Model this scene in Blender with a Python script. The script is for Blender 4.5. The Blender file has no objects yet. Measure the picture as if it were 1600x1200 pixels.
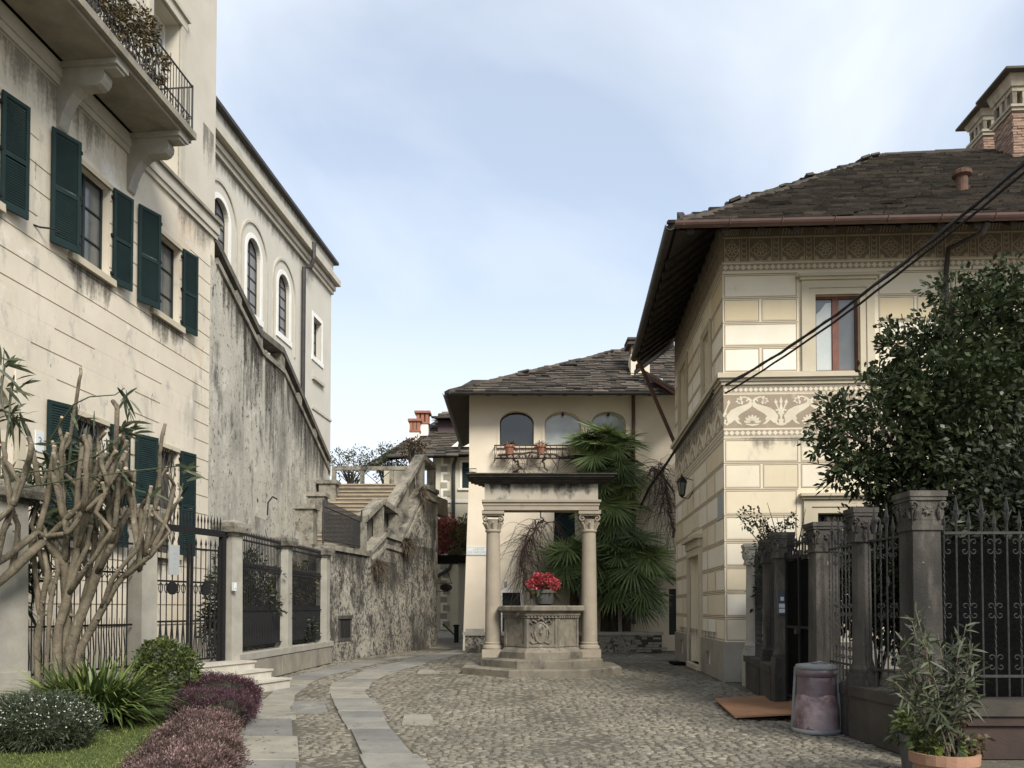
import bpy, math, random
import numpy as np
from mathutils import Vector, Matrix
R = math.radians
C = bpy.context.scene.collection
sc = bpy.context.scene

# ------------------------------------------------------------------ camera
FPX = 1250.0; PITCH = R(1.6); EYE = 1.6; HOR = 950.0
PY0 = HOR - FPX*math.tan(PITCH)
cam = bpy.data.cameras.new('camera'); cam_o = bpy.data.objects.new('camera', cam); C.objects.link(cam_o)
cam.sensor_width = 36; cam.lens = FPX/1600*36; cam.shift_y = (PY0-600)/1600
cam.clip_start = .05; cam.clip_end = 2000
cam_o.location = (0, 0, EYE); cam_o.rotation_euler = (R(90)+PITCH, 0, 0)
sc.camera = cam_o
# ------------------------------------------------------------------ light
SUN_EL, SUN_AZ = R(40), R(150)      # azimuth measured from +Y clockwise (towards +X)
world = bpy.data.worlds.new('World'); sc.world = world; world.use_nodes = True
wn, wl = world.node_tree.nodes, world.node_tree.links; wn.clear()
w_out = wn.new('ShaderNodeOutputWorld'); w_bg = wn.new('ShaderNodeBackground')
w_bg.inputs['Strength'].default_value = .10
w_sky = wn.new('ShaderNodeTexSky'); w_sky.sky_type = 'NISHITA'; w_sky.sun_disc = False
w_sky.sun_elevation = SUN_EL; w_sky.sun_rotation = SUN_AZ; w_sky.air_density = 1.0; w_sky.dust_density = .4; w_sky.ozone_density = 2.2
w_tc = wn.new('ShaderNodeTexCoord'); w_map = wn.new('ShaderNodeMapping'); w_map.inputs['Scale'].default_value = (1.3, .5, 1.3)
w_map.inputs['Rotation'].default_value = (.3, .5, .25); w_map.inputs['Location'].default_value = (.35, .1, .6)
w_no = wn.new('ShaderNodeTexNoise'); w_no.inputs['Scale'].default_value = 1.9; w_no.inputs['Detail'].default_value = 6; w_no.inputs['Roughness'].default_value = .5; w_no.inputs['Distortion'].default_value = .4
w_rp = wn.new('ShaderNodeValToRGB'); w_rp.color_ramp.elements[0].position = .38; w_rp.color_ramp.elements[1].position = .72
w_rp.color_ramp.elements[0].color = (.42, .42, .42, 1); w_rp.color_ramp.elements[1].color = (.97, .97, .97, 1)
w_sep = wn.new('ShaderNodeSeparateXYZ')
w_hz = wn.new('ShaderNodeMapRange'); w_hz.inputs['From Min'].default_value = .2; w_hz.inputs['From Max'].default_value = .6; w_hz.inputs['To Min'].default_value = .92; w_hz.inputs['To Max'].default_value = 0
w_mx = wn.new('ShaderNodeMath'); w_mx.operation = 'MAXIMUM'
w_tint = wn.new('ShaderNodeMixRGB'); w_tint.blend_type = 'MULTIPLY'; w_tint.inputs[0].default_value = 1; w_tint.inputs[2].default_value = (1.6, 1.55, 1.44, 1); wl.new(w_sky.outputs[0], w_tint.inputs[1])
w_mix = wn.new('ShaderNodeMixRGB'); w_mix.inputs['Color2'].default_value = (6.9, 7.35, 7.95, 1)
for a, b in ((w_tc.outputs['Generated'], w_map.inputs[0]), (w_map.outputs[0], w_no.inputs['Vector']), (w_no.outputs['Fac'], w_rp.inputs[0]),
             (w_tc.outputs['Generated'], w_sep.inputs[0]), (w_sep.outputs['Z'], w_hz.inputs[0]), (w_rp.outputs[0], w_mx.inputs[0]),
             (w_hz.outputs[0], w_mx.inputs[1]), (w_mx.outputs[0], w_mix.inputs['Fac']), (w_tint.outputs[0], w_mix.inputs['Color1']),
             (w_mix.outputs[0], w_bg.inputs['Color']), (w_bg.outputs[0], w_out.inputs[0])):
    wl.new(a, b)
sun = bpy.data.lights.new('sun', 'SUN'); sun.energy = 3.4; sun.angle = R(22); sun.color = (1, .95, .87)
sun_o = bpy.data.objects.new('sun', sun); C.objects.link(sun_o)
sv = Vector((math.sin(SUN_AZ)*math.cos(SUN_EL), math.cos(SUN_AZ)*math.cos(SUN_EL), math.sin(SUN_EL)))
sun_o.rotation_euler = (-sv).to_track_quat('-Z', 'Y').to_euler(); sun_o.location = (0, -10, 30)
sc.view_settings.view_transform = 'Standard'; sc.view_settings.look = 'None'
sc.view_settings.exposure = 0.56; sc.view_settings.gamma = 1

# ------------------------------------------------------------------ pixel rays (photo 1600x1200) -> real positions
def ray(px, py):
    x = (px-800)/FPX; v = (PY0-py)/FPX
    return Vector((x, math.cos(PITCH)-v*math.sin(PITCH), math.sin(PITCH)+v*math.cos(PITCH)))
def P(px, py, Y):
    d = ray(px, py); t = Y/d.y
    return Vector((d.x*t, Y, EYE+d.z*t))
def G(px, py, z=0):
    d = ray(px, py); t = (z-EYE)/d.z
    return Vector((d.x*t, d.y*t, z))

# ------------------------------------------------------------------ materials
MATS = {}
def mat(name, c1, c2=None, scale=2.0, rough=.85, bump=.25, bscale=30, tint=None, stain=None, metal=0, spec=.3, voro=None, trans=0, alpha=1, detail=8, sharp=(.35, .65), aniso=(1, 1, 1)):
    m = bpy.data.materials.new(name); m.use_nodes = True
    n, l = m.node_tree.nodes, m.node_tree.links
    b = n['Principled BSDF']; b.inputs['Roughness'].default_value = rough; b.inputs['Metallic'].default_value = metal
    b.inputs['Specular IOR Level'].default_value = spec
    g = n.new('ShaderNodeNewGeometry')
    def co(sx, sy, sz):
        mp = n.new('ShaderNodeMapping'); mp.inputs['Scale'].default_value = (sx, sy, sz); l.new(g.outputs['Position'], mp.inputs[0]); return mp.outputs[0]
    def noise(s, det=detail, vec=None, ro=.6):
        t = n.new('ShaderNodeTexNoise'); t.inputs['Scale'].default_value = s; t.inputs['Detail'].default_value = det; t.inputs['Roughness'].default_value = ro
        l.new(vec if vec else g.outputs['Position'], t.inputs['Vector']); return t.outputs['Fac']
    def ramp(fac, a, c, ca, cc):
        r = n.new('ShaderNodeValToRGB'); r.color_ramp.elements[0].position = a; r.color_ramp.elements[1].position = c
        r.color_ramp.elements[0].color = (*ca, 1); r.color_ramp.elements[1].color = (*cc, 1); l.new(fac, r.inputs[0]); return r.outputs[0]
    def mix(fac, a, c, mode='MIX'):
        x = n.new('ShaderNodeMixRGB'); x.blend_type = mode
        for s, v in ((0, fac), (1, a), (2, c)):
            if isinstance(v, (int, float)): x.inputs[s].default_value = v
            elif isinstance(v, tuple): x.inputs[s].default_value = (*v, 1)
            else: l.new(v, x.inputs[s])
        return x.outputs[0]
    c2 = c2 or tuple(x*.8 for x in c1)
    col = ramp(noise(scale, vec=co(*aniso)), sharp[0], sharp[1], c1, c2)
    if tint:
        a = n.new('ShaderNodeAttribute'); a.attribute_name = 'tint'
        tc = ramp(a.outputs['Fac'], 0, 1, tint[0], tint[1])
        if len(tint) > 2:
            e = tc.node.color_ramp.elements.new(.5); e.color = (*tint[1], 1); tc.node.color_ramp.elements[-1].color = (*tint[2], 1)
        col = mix(1.0, col, tc, 'MULTIPLY')
    for (scol, lo, hi, s, strk) in (stain or []):
        f = ramp(noise(s, 10, co(1, 1, strk), .68), lo, hi, (0, 0, 0), (1, 1, 1))
        col = mix(f, col, scol)
    l.new(col, b.inputs['Base Color'])
    if bump:
        bp = n.new('ShaderNodeBump'); bp.inputs['Strength'].default_value = bump; bp.inputs['Distance'].default_value = .02
        h = noise(bscale, 6)
        if voro:
            v = n.new('ShaderNodeTexVoronoi'); v.feature = 'DISTANCE_TO_EDGE'; v.inputs['Scale'].default_value = voro; l.new(g.outputs['Position'], v.inputs['Vector'])
            ad = n.new('ShaderNodeMath'); ad.operation = 'ADD'; l.new(h, ad.inputs[0]); l.new(v.outputs[0], ad.inputs[1]); h = ad.outputs[0]
        l.new(h, bp.inputs['Height']); l.new(bp.outputs[0], b.inputs['Normal'])
    if trans:
        td = n.new('ShaderNodeBsdfTranslucent'); l.new(col, td.inputs[0]); ms = n.new('ShaderNodeMixShader'); ms.inputs[0].default_value = trans
        l.new(b.outputs[0], ms.inputs[1]); l.new(td.outputs[0], ms.inputs[2]); l.new(ms.outputs[0], n['Material Output'].inputs[0])
    if alpha < 1: b.inputs['Alpha'].default_value = alpha
    MATS[name] = m; return m
def glass(name, col, rough=.03, spec=.8):
    m = bpy.data.materials.new(name); m.use_nodes = True
    b = m.node_tree.nodes['Principled BSDF']; n, l = m.node_tree.nodes, m.node_tree.links
    t = n.new('ShaderNodeTexNoise'); t.inputs['Scale'].default_value = 2.2; g = n.new('ShaderNodeNewGeometry'); l.new(g.outputs['Position'], t.inputs['Vector'])
    r = n.new('ShaderNodeValToRGB'); r.color_ramp.elements[0].color = (*[c*.6 for c in col], 1); r.color_ramp.elements[1].color = (*[min(1, c*1.5) for c in col], 1)
    l.new(t.outputs['Fac'], r.inputs[0]); l.new(r.outputs[0], b.inputs['Base Color'])
    bp = n.new('ShaderNodeBump'); bp.inputs['Strength'].default_value = .06; bp.inputs['Distance'].default_value = .05; l.new(t.outputs['Fac'], bp.inputs['Height']); l.new(bp.outputs[0], b.inputs['Normal'])
    b.inputs['Roughness'].default_value = rough; b.inputs['Specular IOR Level'].default_value = spec; MATS[name] = m; return m

# ------------------------------------------------------------------ scene helpers
ORG = {}
def tag(o, label=None, cat=None, group=None, kind=None):
    if label: o['label'] = label
    if cat: o['category'] = cat
    if group: o['group'] = group
    if kind: o['kind'] = kind
    return o
def thing(name, loc, label, cat, group=None):
    o = bpy.data.objects.new(name, None); o.empty_display_size = .2; C.objects.link(o); o.location = loc
    ORG[o.name] = Vector(loc); return tag(o, label, cat, group)
def copy_tree(o, parent=None):
    c = o.copy(); C.objects.link(c)
    if parent: c.parent = parent
    for ch in [x for x in sc.objects if x.parent == o]: copy_tree(ch, c)
    return c

class Fr:
    """vertical plane: o = (x, y) origin, d = direction along the wall, n = outward normal"""
    def __init__(s, o, d, side=1):
        L = math.hypot(*d); s.o = (o[0], o[1]); s.d = (d[0]/L, d[1]/L); s.n = (s.d[1]*side, -s.d[0]*side); s.side = side
    def pt(s, u, w, z): return Vector((s.o[0]+s.d[0]*u+s.n[0]*w, s.o[1]+s.d[1]*u+s.n[1]*w, z))
    def px(s, px, py, w=0):
        r = ray(px, py); k = r.x*s.n[0]+r.y*s.n[1]; t = (w+s.o[0]*s.n[0]+s.o[1]*s.n[1])/k
        return ((r.x*t-s.o[0])*s.d[0]+(r.y*t-s.o[1])*s.d[1], EYE+r.z*t)
    def turned(s, u, w, ang):
        p = s.pt(u, w, 0); a = math.atan2(s.d[1], s.d[0])+ang; return Fr((p.x, p.y), (math.cos(a), math.sin(a)), s.side)

class MB:
    def __init__(s): s.v = []; s.f = []; s.mi = []; s.t = []; s.cur = 0; s.tint = .5
    def add(s, vs, fs):
        b = len(s.v); s.v += [tuple(v) for v in vs]; s.f += [tuple(i+b for i in f) for f in fs]; s.mi += [s.cur]*len(fs); s.t += [s.tint]*len(vs)
    def quad(s, a, b, c, d): s.add((a, b, c, d), ((0, 1, 2, 3),))
    def poly(s, pts): s.add(pts, (tuple(range(len(pts))),))
    HEX = ((0, 3, 2, 1), (4, 5, 6, 7), (0, 1, 5, 4), (1, 2, 6, 5), (2, 3, 7, 6), (3, 0, 4, 7))
    def hexa(s, p): s.add(p, s.HEX)
    def fbox(s, F, u0, u1, w0, w1, z0, z1, dz=0):
        """box in a wall frame; dz tilts the far end (u1) up"""
        s.hexa([F.pt(u0, w0, z0), F.pt(u1, w0, z0+dz), F.pt(u1, w1, z0+dz), F.pt(u0, w1, z0), F.pt(u0, w0, z1), F.pt(u1, w0, z1+dz), F.pt(u1, w1, z1+dz), F.pt(u0, w1, z1)])
    def box(s, x0, x1, y0, y1, z0, z1):
        s.hexa([(x0, y0, z0), (x1, y0, z0), (x1, y1, z0), (x0, y1, z0), (x0, y0, z1), (x1, y0, z1), (x1, y1, z1), (x0, y1, z1)])
    def cbox(s, c, sx, sy, z0, z1, rot=0, taper=1):
        ca, sa = math.cos(rot), math.sin(rot); q = []
        for z, k in ((z0, 1), (z1, taper)):
            for x, y in ((-1, -1), (1, -1), (1, 1), (-1, 1)):
                x *= sx/2*k; y *= sy/2*k; q.append((c[0]+x*ca-y*sa, c[1]+x*sa+y*ca, z))
        s.hexa(q)
    def rings(s, rings, cap=True, closed=True):
        n = len(rings[0]); vs = [p for r in rings for p in r]; fs = []
        for i in range(len(rings)-1):
            for j in range(n if closed else n-1):
                k = (j+1) % n; fs.append((i*n+j, i*n+k, (i+1)*n+k, (i+1)*n+j))
        if cap: fs.append(tuple(range(n-1, -1, -1))); fs.append(tuple((len(rings)-1)*n+j for j in range(n)))
        s.add(vs, fs)
    def lathe(s, c, prof, n=16, rot=0, cap=True, sq=None):
        s.rings([[(c[0]+r*math.cos(rot+2*math.pi*j/n), c[1]+r*math.sin(rot+2*math.pi*j/n), z) for j in range(n)] for r, z in prof], cap)
    def tube(s, pts, r, n=6, cap=True):
        pts = [Vector(p) for p in pts]; rr = r if isinstance(r, (list, tuple)) else [r]*len(pts); rings = []; up = None
        for i, p in enumerate(pts):
            t = (pts[min(i+1, len(pts)-1)]-pts[max(i-1, 0)])
            if t.length < 1e-9: t = Vector((0, 0, 1))
            t.normalize()
            if up is None: up = Vector((0, 0, 1)) if abs(t.z) < .9 else Vector((1, 0, 0))
            a = up.cross(t)
            if a.length < 1e-4: a = Vector((1, 0, 0)).cross(t)
            a.normalize(); b = t.cross(a); up = b
            rings.append([p+a*math.cos(2*math.pi*j/n)*rr[i]+b*math.sin(2*math.pi*j/n)*rr[i] for j in range(n)])
        s.rings(rings, cap)
    def fprism(s, F, pts, w0, w1):
        """pts: (u, z) outline"""
        n = len(pts); a = [F.pt(u, w0, z) for u, z in pts]; b = [F.pt(u, w1, z) for u, z in pts]
        s.add(a+b, [tuple(range(n-1, -1, -1)), tuple(range(n, 2*n))]+[(i, (i+1) % n, n+(i+1) % n, n+i) for i in range(n)])
    def zprism(s, pts, z0, z1):
        n = len(pts); s.add([(x, y, z0) for x, y in pts]+[(x, y, z1) for x, y in pts], [tuple(range(n-1, -1, -1)), tuple(range(n, 2*n))]+[(i, (i+1) % n, n+(i+1) % n, n+i) for i in range(n)])
    def ribbon(s, F, pts, wd, w):
        """flat painted line on a wall: pts (u, z), wd width(s)"""
        wd = wd if isinstance(wd, (list, tuple)) else [wd]*len(pts); L = []; Rr = []
        for i, (u, z) in enumerate(pts):
            a = pts[max(i-1, 0)]; b = pts[min(i+1, len(pts)-1)]; dx, dz = b[0]-a[0], b[1]-a[1]; q = math.hypot(dx, dz) or 1
            ox, oz = -dz/q*wd[i]/2, dx/q*wd[i]/2; L.append(F.pt(u+ox, w, z+oz)); Rr.append(F.pt(u-ox, w, z-oz))
        n = len(pts); s.add(L+Rr, [(i, i+1, n+i+1, n+i) for i in range(n-1)])
    def frect(s, F, u0, u1, z0, z1, w): s.quad(F.pt(u0, w, z0), F.pt(u1, w, z0), F.pt(u1, w, z1), F.pt(u0, w, z1))
    def ring(s, F, u0, u1, z0, z1, t, w):
        s.frect(F, u0, u1, z0, z0+t, w); s.frect(F, u0, u1, z1-t, z1, w); s.frect(F, u0, u0+t, z0+t, z1-t, w); s.frect(F, u1-t, u1, z0+t, z1-t, w)
    def wall(s, F, u0, u1, z0, z1, ops, depth=.25, w=0):
        us = sorted({u0, u1, *[min(max(x, u0), u1) for o in ops for x in o[:2]]}); zs = sorted({z0, z1, *[min(max(x, z0), z1) for o in ops for x in o[2:4]]})
        for i in range(len(us)-1):
            for j in range(len(zs)-1):
                cu, cz = (us[i]+us[i+1])/2, (zs[j]+zs[j+1])/2
                if not any(o[0] < cu < o[1] and o[2] < cz < o[3] for o in ops): s.frect(F, us[i], us[i+1], zs[j], zs[j+1], w)
        for o in ops:
            a, b, c, d = o[:4]; r = o[4] if len(o) > 4 else 0; dd = o[5] if len(o) > 5 else depth; e = w-dd; q = F.pt
            s.quad(q(a, w, c), q(a, e, c), q(a, e, d-r), q(a, w, d-r)); s.quad(q(b, e, c), q(b, w, c), q(b, w, d-r), q(b, e, d-r))
            s.quad(q(a, w, c), q(b, w, c), q(b, e, c), q(a, e, c))
            if not r: s.quad(q(a, e, d), q(b, e, d), q(b, w, d), q(a, w, d))
            else:
                m = (a+b)/2; h = (b-a)/2; N = 16; arc = [(m-h*math.cos(math.pi*k/N), d-r+r*math.sin(math.pi*k/N)) for k in range(N+1)]
                for k in range(N):
                    (ua, za), (ub, zb) = arc[k], arc[k+1]
                    s.quad(q(ua, e, za), q(ub, e, zb), q(ub, w, zb), q(ua, w, za)); s.quad(q(ua, w, za), q(ub, w, zb), q(ub, w, d), q(ua, w, d))
    def body(s, F, u0, u1, z0, z1, th, w=0):
        q = F.pt; s.quad(q(u1, w, z0), q(u1, w-th, z0), q(u1, w-th, z1), q(u1, w, z1)); s.quad(q(u0, w-th, z0), q(u0, w, z0), q(u0, w, z1), q(u0, w-th, z1))
        s.quad(q(u0, w, z1), q(u1, w, z1), q(u1, w-th, z1), q(u0, w-th, z1)); s.quad(q(u1, w-th, z0), q(u0, w-th, z0), q(u0, w-th, z1), q(u1, w-th, z1))
    def build(s, name, mats, parent=None, root=None, smooth=False):
        o = ORG.get((root or parent).name, Vector()) if (root or parent) else Vector()
        me = bpy.data.meshes.new(name); me.from_pydata([(v[0]-o.x, v[1]-o.y, v[2]-o.z) for v in s.v], [], s.f)
        mats = mats if isinstance(mats, (list, tuple)) else [mats]
        for m in mats: me.materials.append(m)
        if len(mats) > 1: me.polygons.foreach_set('material_index', s.mi)
        at = me.attributes.new('tint', 'FLOAT', 'POINT'); at.data.foreach_set('value', s.t)
        if smooth: me.polygons.foreach_set('use_smooth', [True]*len(me.polygons))
        me.update(); ob = bpy.data.objects.new(name, me); C.objects.link(ob)
        if parent: ob.parent = parent
        if root: ORG[ob.name] = o
        elif parent: ORG[ob.name] = o
        return ob

def strips(name, B, D, UP, L, W, droop, mat_, parent=None, k=2, tint=None, rng=None, kind=None, root=None, fold=0.0):
    """many leaf blades: base B, direction D, side axis from UP; k segments, tapered, drooping"""
    B = np.asarray(B, float); D = np.asarray(D, float); n = len(B); D = D/np.linalg.norm(D, axis=1, keepdims=True)
    S = np.cross(D, np.asarray(UP, float)); S /= np.linalg.norm(S, axis=1, keepdims=True)+1e-9
    L = np.broadcast_to(np.asarray(L, float), n)[:, None]; W = np.broadcast_to(np.asarray(W, float), n)[:, None]; dr = np.broadcast_to(np.asarray(droop, float), n)[:, None]
    wid = {1: [.5, .5], 2: [.25, 1, .06], 3: [.35, 1, .85, .05], 4: [.4, .9, 1, .75, .05]}[k]
    cols = []; gz = np.array([[0, 0, 1.]])
    for i in range(k+1):
        t = i/k; c = B+D*L*t-gz*dr*L*t*t; cols += [c-S*W*.5*wid[i], c+S*W*.5*wid[i]]
    V = np.stack(cols, 1).reshape(-1, 3); m = 2*(k+1); base = np.arange(n)[:, None, None]*m
    q = np.array([[2*i, 2*i+1, 2*i+3, 2*i+2] for i in range(k)])[None]; Fq = (base+q).reshape(-1, 4)
    return raw(name, V, Fq, mat_, parent, np.repeat(tint if tint is not None else np.random.rand(n), m), kind, root)
def raw(name, V, Fq, mat_, parent=None, tint=None, kind=None, root=None):
    rt = root or parent
    if rt: V = V-np.array(ORG.get(rt.name, Vector()))
    me = bpy.data.meshes.new(name); me.vertices.add(len(V)); me.vertices.foreach_set('co', V.astype(np.float32).ravel())
    k = Fq.shape[1]; me.loops.add(Fq.size); me.loops.foreach_set('vertex_index', Fq.astype(np.int32).ravel())
    me.polygons.add(len(Fq)); me.polygons.foreach_set('loop_start', np.arange(0, Fq.size, k, dtype=np.int32)); me.polygons.foreach_set('loop_total', np.full(len(Fq), k, np.int32))
    me.update(calc_edges=True)
    if tint is not None: at = me.attributes.new('tint', 'FLOAT', 'POINT'); at.data.foreach_set('value', np.asarray(tint, np.float32))
    me.materials.append(mat_); ob = bpy.data.objects.new(name, me); C.objects.link(ob)
    if parent: ob.parent = parent; ORG[ob.name] = ORG.get(rt.name, Vector())
    if kind: ob['kind'] = kind
    return ob
def unit(rng, n):
    v = rng.normal(size=(n, 3)); return v/np.linalg.norm(v, axis=1, keepdims=True)
def foliage(name, blobs, n_cl, per, cl_r, L, W, mat_, parent, seed, k=2, droop=.25, shell=.55, upb=.3, zmin=None, root=None):
    """leaf clumps spread through the volume of some ellipsoids (c, (rx, ry, rz))"""
    rng = np.random.default_rng(seed); vol = np.array([b[1][0]*b[1][1]*b[1][2] for b in blobs])**.8; pick = rng.choice(len(blobs), n_cl, p=vol/vol.sum())
    c = np.array([blobs[i][0] for i in pick], float); r = np.array([blobs[i][1] for i in pick], float)
    u = unit(rng, n_cl); rad = shell+(1-shell)*rng.random(n_cl)**.6; rad *= rng.normal(1, .11, n_cl); cc = c+u*r*rad[:, None]
    ctint = rng.random(n_cl)
    idx = np.repeat(np.arange(n_cl), per); d = unit(rng, len(idx)); B = cc[idx]+d*cl_r*(rng.random(len(idx))**.5)[:, None]
    D = d*.8+u[idx]*.7+np.array([0, 0, upb])+rng.normal(0, .35, (len(idx), 3))
    if zmin is not None: B[:, 2] = np.maximum(B[:, 2], zmin+rng.random(len(B))*.1)
    t = np.clip(.55*ctint[idx]+.45*rng.random(len(idx)), 0, 1)
    return strips(name, B, D, unit(rng, len(idx)), L*(.7+.6*rng.random(len(idx))), W*(.7+.6*rng.random(len(idx))), droop, mat_, parent, k, t, root=root)
# ------------------------------------------------------------------ material palette
mat('stucco', (.66, .59, .47), (.57, .505, .395), .9, .9, .15, 60, stain=[((.57, .42, .28), .54, .70, .42, .45), ((.74, .70, .62), .58, .7, .9, 1), ((.33, .305, .26), .57, .75, 1.0, .25), ((.42, .39, .34), .58, .68, 3.0, .5), ((.24, .225, .195), .63, .69, 6, .35)])
mat('stucco_grey', (.55, .50, .42), (.48, .44, .36), .8, .9, .12, 50, stain=[((.33, .31, .28), .66, .95, .9, .2), ((.64, .60, .52), .6, .9, .5, 1)])
mat('church_plaster', (.545, .515, .44), (.485, .46, .39), .6, .9, .08, 50, stain=[((.36, .34, .29), .62, .85, .8, .18), ((.60, .57, .50), .58, .75, .6, 1)])
mat('white_trim', (.78, .76, .70), (.70, .68, .62), 2, .8, .1)
mat('mould', (.50, .46, .38), (.40, .37, .30), 1.5, .9, .2, stain=[((.14, .13, .11), .62, .85, 2, .5)])
mat('slab_stone', (.30, .27, .21), (.20, .18, .145), 1.6, .9, .3, stain=[((.09, .085, .075), .56, .8, 1.2, 1), ((.36, .33, .27), .64, .85, 3, 1)])
mat('lichen_wall', (.47, .44, .365), (.37, .345, .285), .7, .95, .35, 12, stain=[((.56, .53, .45), .54, .68, 1.7, .9), ((.18, .17, .143), .49, .68, .55, .3), ((.095, .09, .076), .56, .68, 1.4, .4), ((.07, .066, .057), .58, .64, 9, .8), ((.05, .047, .04), .60, .67, 3.2, .6), ((.52, .49, .42), .59, .67, 5, .9)])
mat('rubble_wall', (.33, .30, .245), (.225, .205, .163), .9, .95, .7, 9, stain=[((.05, .046, .039), .50, .57, 10, .9), ((.41, .38, .32), .56, .62, 15, 1), ((.39, .36, .295), .56, .66, .75, .7), ((.055, .051, .043), .50, .60, 1.9, .7), ((.055, .051, .042), .48, .62, .5, .35), ((.04, .037, .031), .56, .62, 6, .8)], voro=3.5)
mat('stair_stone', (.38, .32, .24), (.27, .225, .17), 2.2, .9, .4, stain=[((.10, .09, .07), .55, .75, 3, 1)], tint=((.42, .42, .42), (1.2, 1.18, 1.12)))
mat('rail_stone', (.29, .265, .21), (.17, .155, .125), 2, .92, .6, 18, stain=[((.055, .052, .044), .50, .66, 2.6, .8), ((.36, .34, .285), .58, .70, 9, 1), ((.05, .047, .04), .57, .66, 12, 1)])
mat('rail_dark', (.15, .135, .11), (.08, .075, .062), 3, .92, .5)
mat('pillar_stone', (.36, .34, .285), (.29, .27, .225), 3, .9, .35, 60, stain=[((.14, .13, .11), .60, .82, 3, .4)])
mat('pillar_dark', (.088, .078, .065), (.05, .045, .038), 1.4, .95, .5, 40, stain=[((.17, .152, .125), .56, .70, 1.8, .3), ((.026, .024, .021), .50, .66, 1.3, .25), ((.075, .08, .05), .62, .75, 3, .6), ((.22, .20, .165), .66, .72, 7, 1)])  # right-fence stone: tree shade is put into the dark base, streaks on top
mat('base_dark', (.075, .064, .05), (.042, .037, .03), 2, .95, .35, 40, stain=[((.12, .10, .078), .6, .8, 2, .6), ((.03, .027, .023), .55, .75, 1, .4)])  # right-fence base wall and coping, dark tone includes painted tree shade
mat('base_red', (.065, .043, .035), (.042, .03, .026), 2, .95, .3, 40, stain=[((.03, .025, .022), .52, .75, 1, .4)])  # reddish front base wall, colour lowered to carry the tree shade
mat('iron', (.018, .018, .019), (.010, .010, .010), 20, .65, .1, spec=.2)
mat('iron_grey', (.05, .048, .045), (.028, .027, .026), 14, .65, .1, spec=.25)
mat('wood_dark', (.045, .035, .028), (.022, .018, .015), 6, .85, .3, aniso=(1, 1, 4))
mat('slate', (.092, .079, .065), (.056, .049, .041), 2, .85, .5, 30, tint=((.5, .49, .48), (1.0, .98, .95), (1.65, 1.58, 1.45)), stain=[((.17, .155, .12), .62, .78, 5, 1), ((.035, .031, .027), .58, .72, 1.5, 1)])
mat('gutter_brown', (.115, .068, .055), (.08, .05, .042), 3, .5, .05)
mat('gutter_dark', (.05, .043, .04), (.03, .028, .026), 3, .55, .05)
mat('brick', (.30, .20, .145), (.23, .155, .115), 5, .9, .5, 25, stain=[((.42, .36, .28), .58, .75, 5, 1), ((.08, .07, .06), .62, .8, 4, 1)], tint=((.7, .7, .7), (1.25, 1.25, 1.25)))
mat('chimney_plaster', (.40, .35, .27), (.26, .22, .17), 3, .9, .4, stain=[((.10, .09, .075), .56, .75, 4, 1)])
mat('rust', (.12, .065, .042), (.075, .045, .032), 8, .8, .3)
mat('cream_block', (.70, .635, .495), (.64, .57, .435), 1.0, .88, .06, 60, tint=((.86, .79, .66), (1.0, 1.0, 1.0), (1.08, 1.13, 1.26)), stain=[((.44, .37, .26), .66, .9, 2, .5), ((.40, .37, .31), .64, .75, 1.2, .3)])
mat('cream_joint', (.70, .625, .48), (.62, .55, .41), 1.5, .9, .06, 60)
mat('line_brown', (.30, .235, .16), (.25, .195, .135), 2, .9, 0)
mat('frieze_brown', (.33, .265, .195), (.27, .215, .155), 2.5, .9, .1, stain=[((.45, .38, .29), .58, .75, 5, 1)])
mat('frieze_dark', (.215, .17, .122), (.175, .138, .098), 3, .9, .1)
mat('frieze_light', (.64, .58, .45), (.55, .49, .37), 2.5, .9, .05, stain=[((.42, .35, .25), .6, .78, 6, 1)])
mat('frieze_tan', (.50, .43, .31), (.40, .34, .24), 3, .9, .05)
mat('trim_stone', (.50, .44, .33), (.44, .385, .28), 1.5, .88, .1)
mat('house_base', (.30, .275, .225), (.22, .20, .165), 1.2, .92, .3, stain=[((.13, .12, .10), .6, .85, 2, .4)])
mat('window_wood', (.17, .06, .035), (.11, .042, .026), 5, .5, .1)
mat('shutter', (.012, .027, .025), (.008, .019, .018), 4, .7, .05, spec=.2)
mat('yellow_plaster', (.70, .615, .485), (.64, .555, .43), .9, .92, .1, 50, stain=[((.45, .40, .32), .64, .88, 1.2, .4), ((.75, .68, .57), .6, .8, .7, 1), ((.34, .30, .24), .66, .74, 4, .5)])
mat('bg_plaster', (.58, .54, .43), (.52, .48, .37), 1, .9, .08)
mat('quoin', (.33, .30, .24), (.28, .26, .2), 2, .9, .1)
mat('purple_wall', (.095, .065, .07), (.075, .055, .058), 2, .9, .1)
mat('well_stone', (.235, .205, .155), (.15, .133, .102), 2.2, .9, .35, 40, stain=[((.06, .056, .047), .50, .70, 1.6, .6), ((.34, .315, .26), .60, .70, 2.6, .8), ((.36, .34, .29), .66, .72, 14, 1), ((.045, .042, .036), .58, .68, 5, .8)])
mat('column_stone', (.335, .285, .215), (.275, .235, .178), 2, .88, .25, 60, stain=[((.085, .078, .066), .60, .76, 1.5, .6), ((.40, .355, .285), .60, .75, 4, .6)])
mat('cornice_black', (.07, .063, .053), (.035, .032, .028), 3, .95, .4, stain=[((.22, .20, .17), .62, .78, 3, 1)])
mat('entab_stone', (.42, .38, .305), (.36, .325, .26), 1.5, .88, .2, stain=[((.07, .065, .055), .53, .68, 2.1, .45)])
mat('paving_slab', (.25, .237, .205), (.18, .172, .15), 1.6, .8, .3, 40, tint=((.72, .73, .75), (1, 1, 1), (1.3, 1.25, 1.12)), stain=[((.115, .11, .093), .54, .74, 2.2, 1), ((.38, .36, .31), .62, .72, 4.5, 1), ((.09, .086, .072), .6, .68, 11, 1)])
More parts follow.
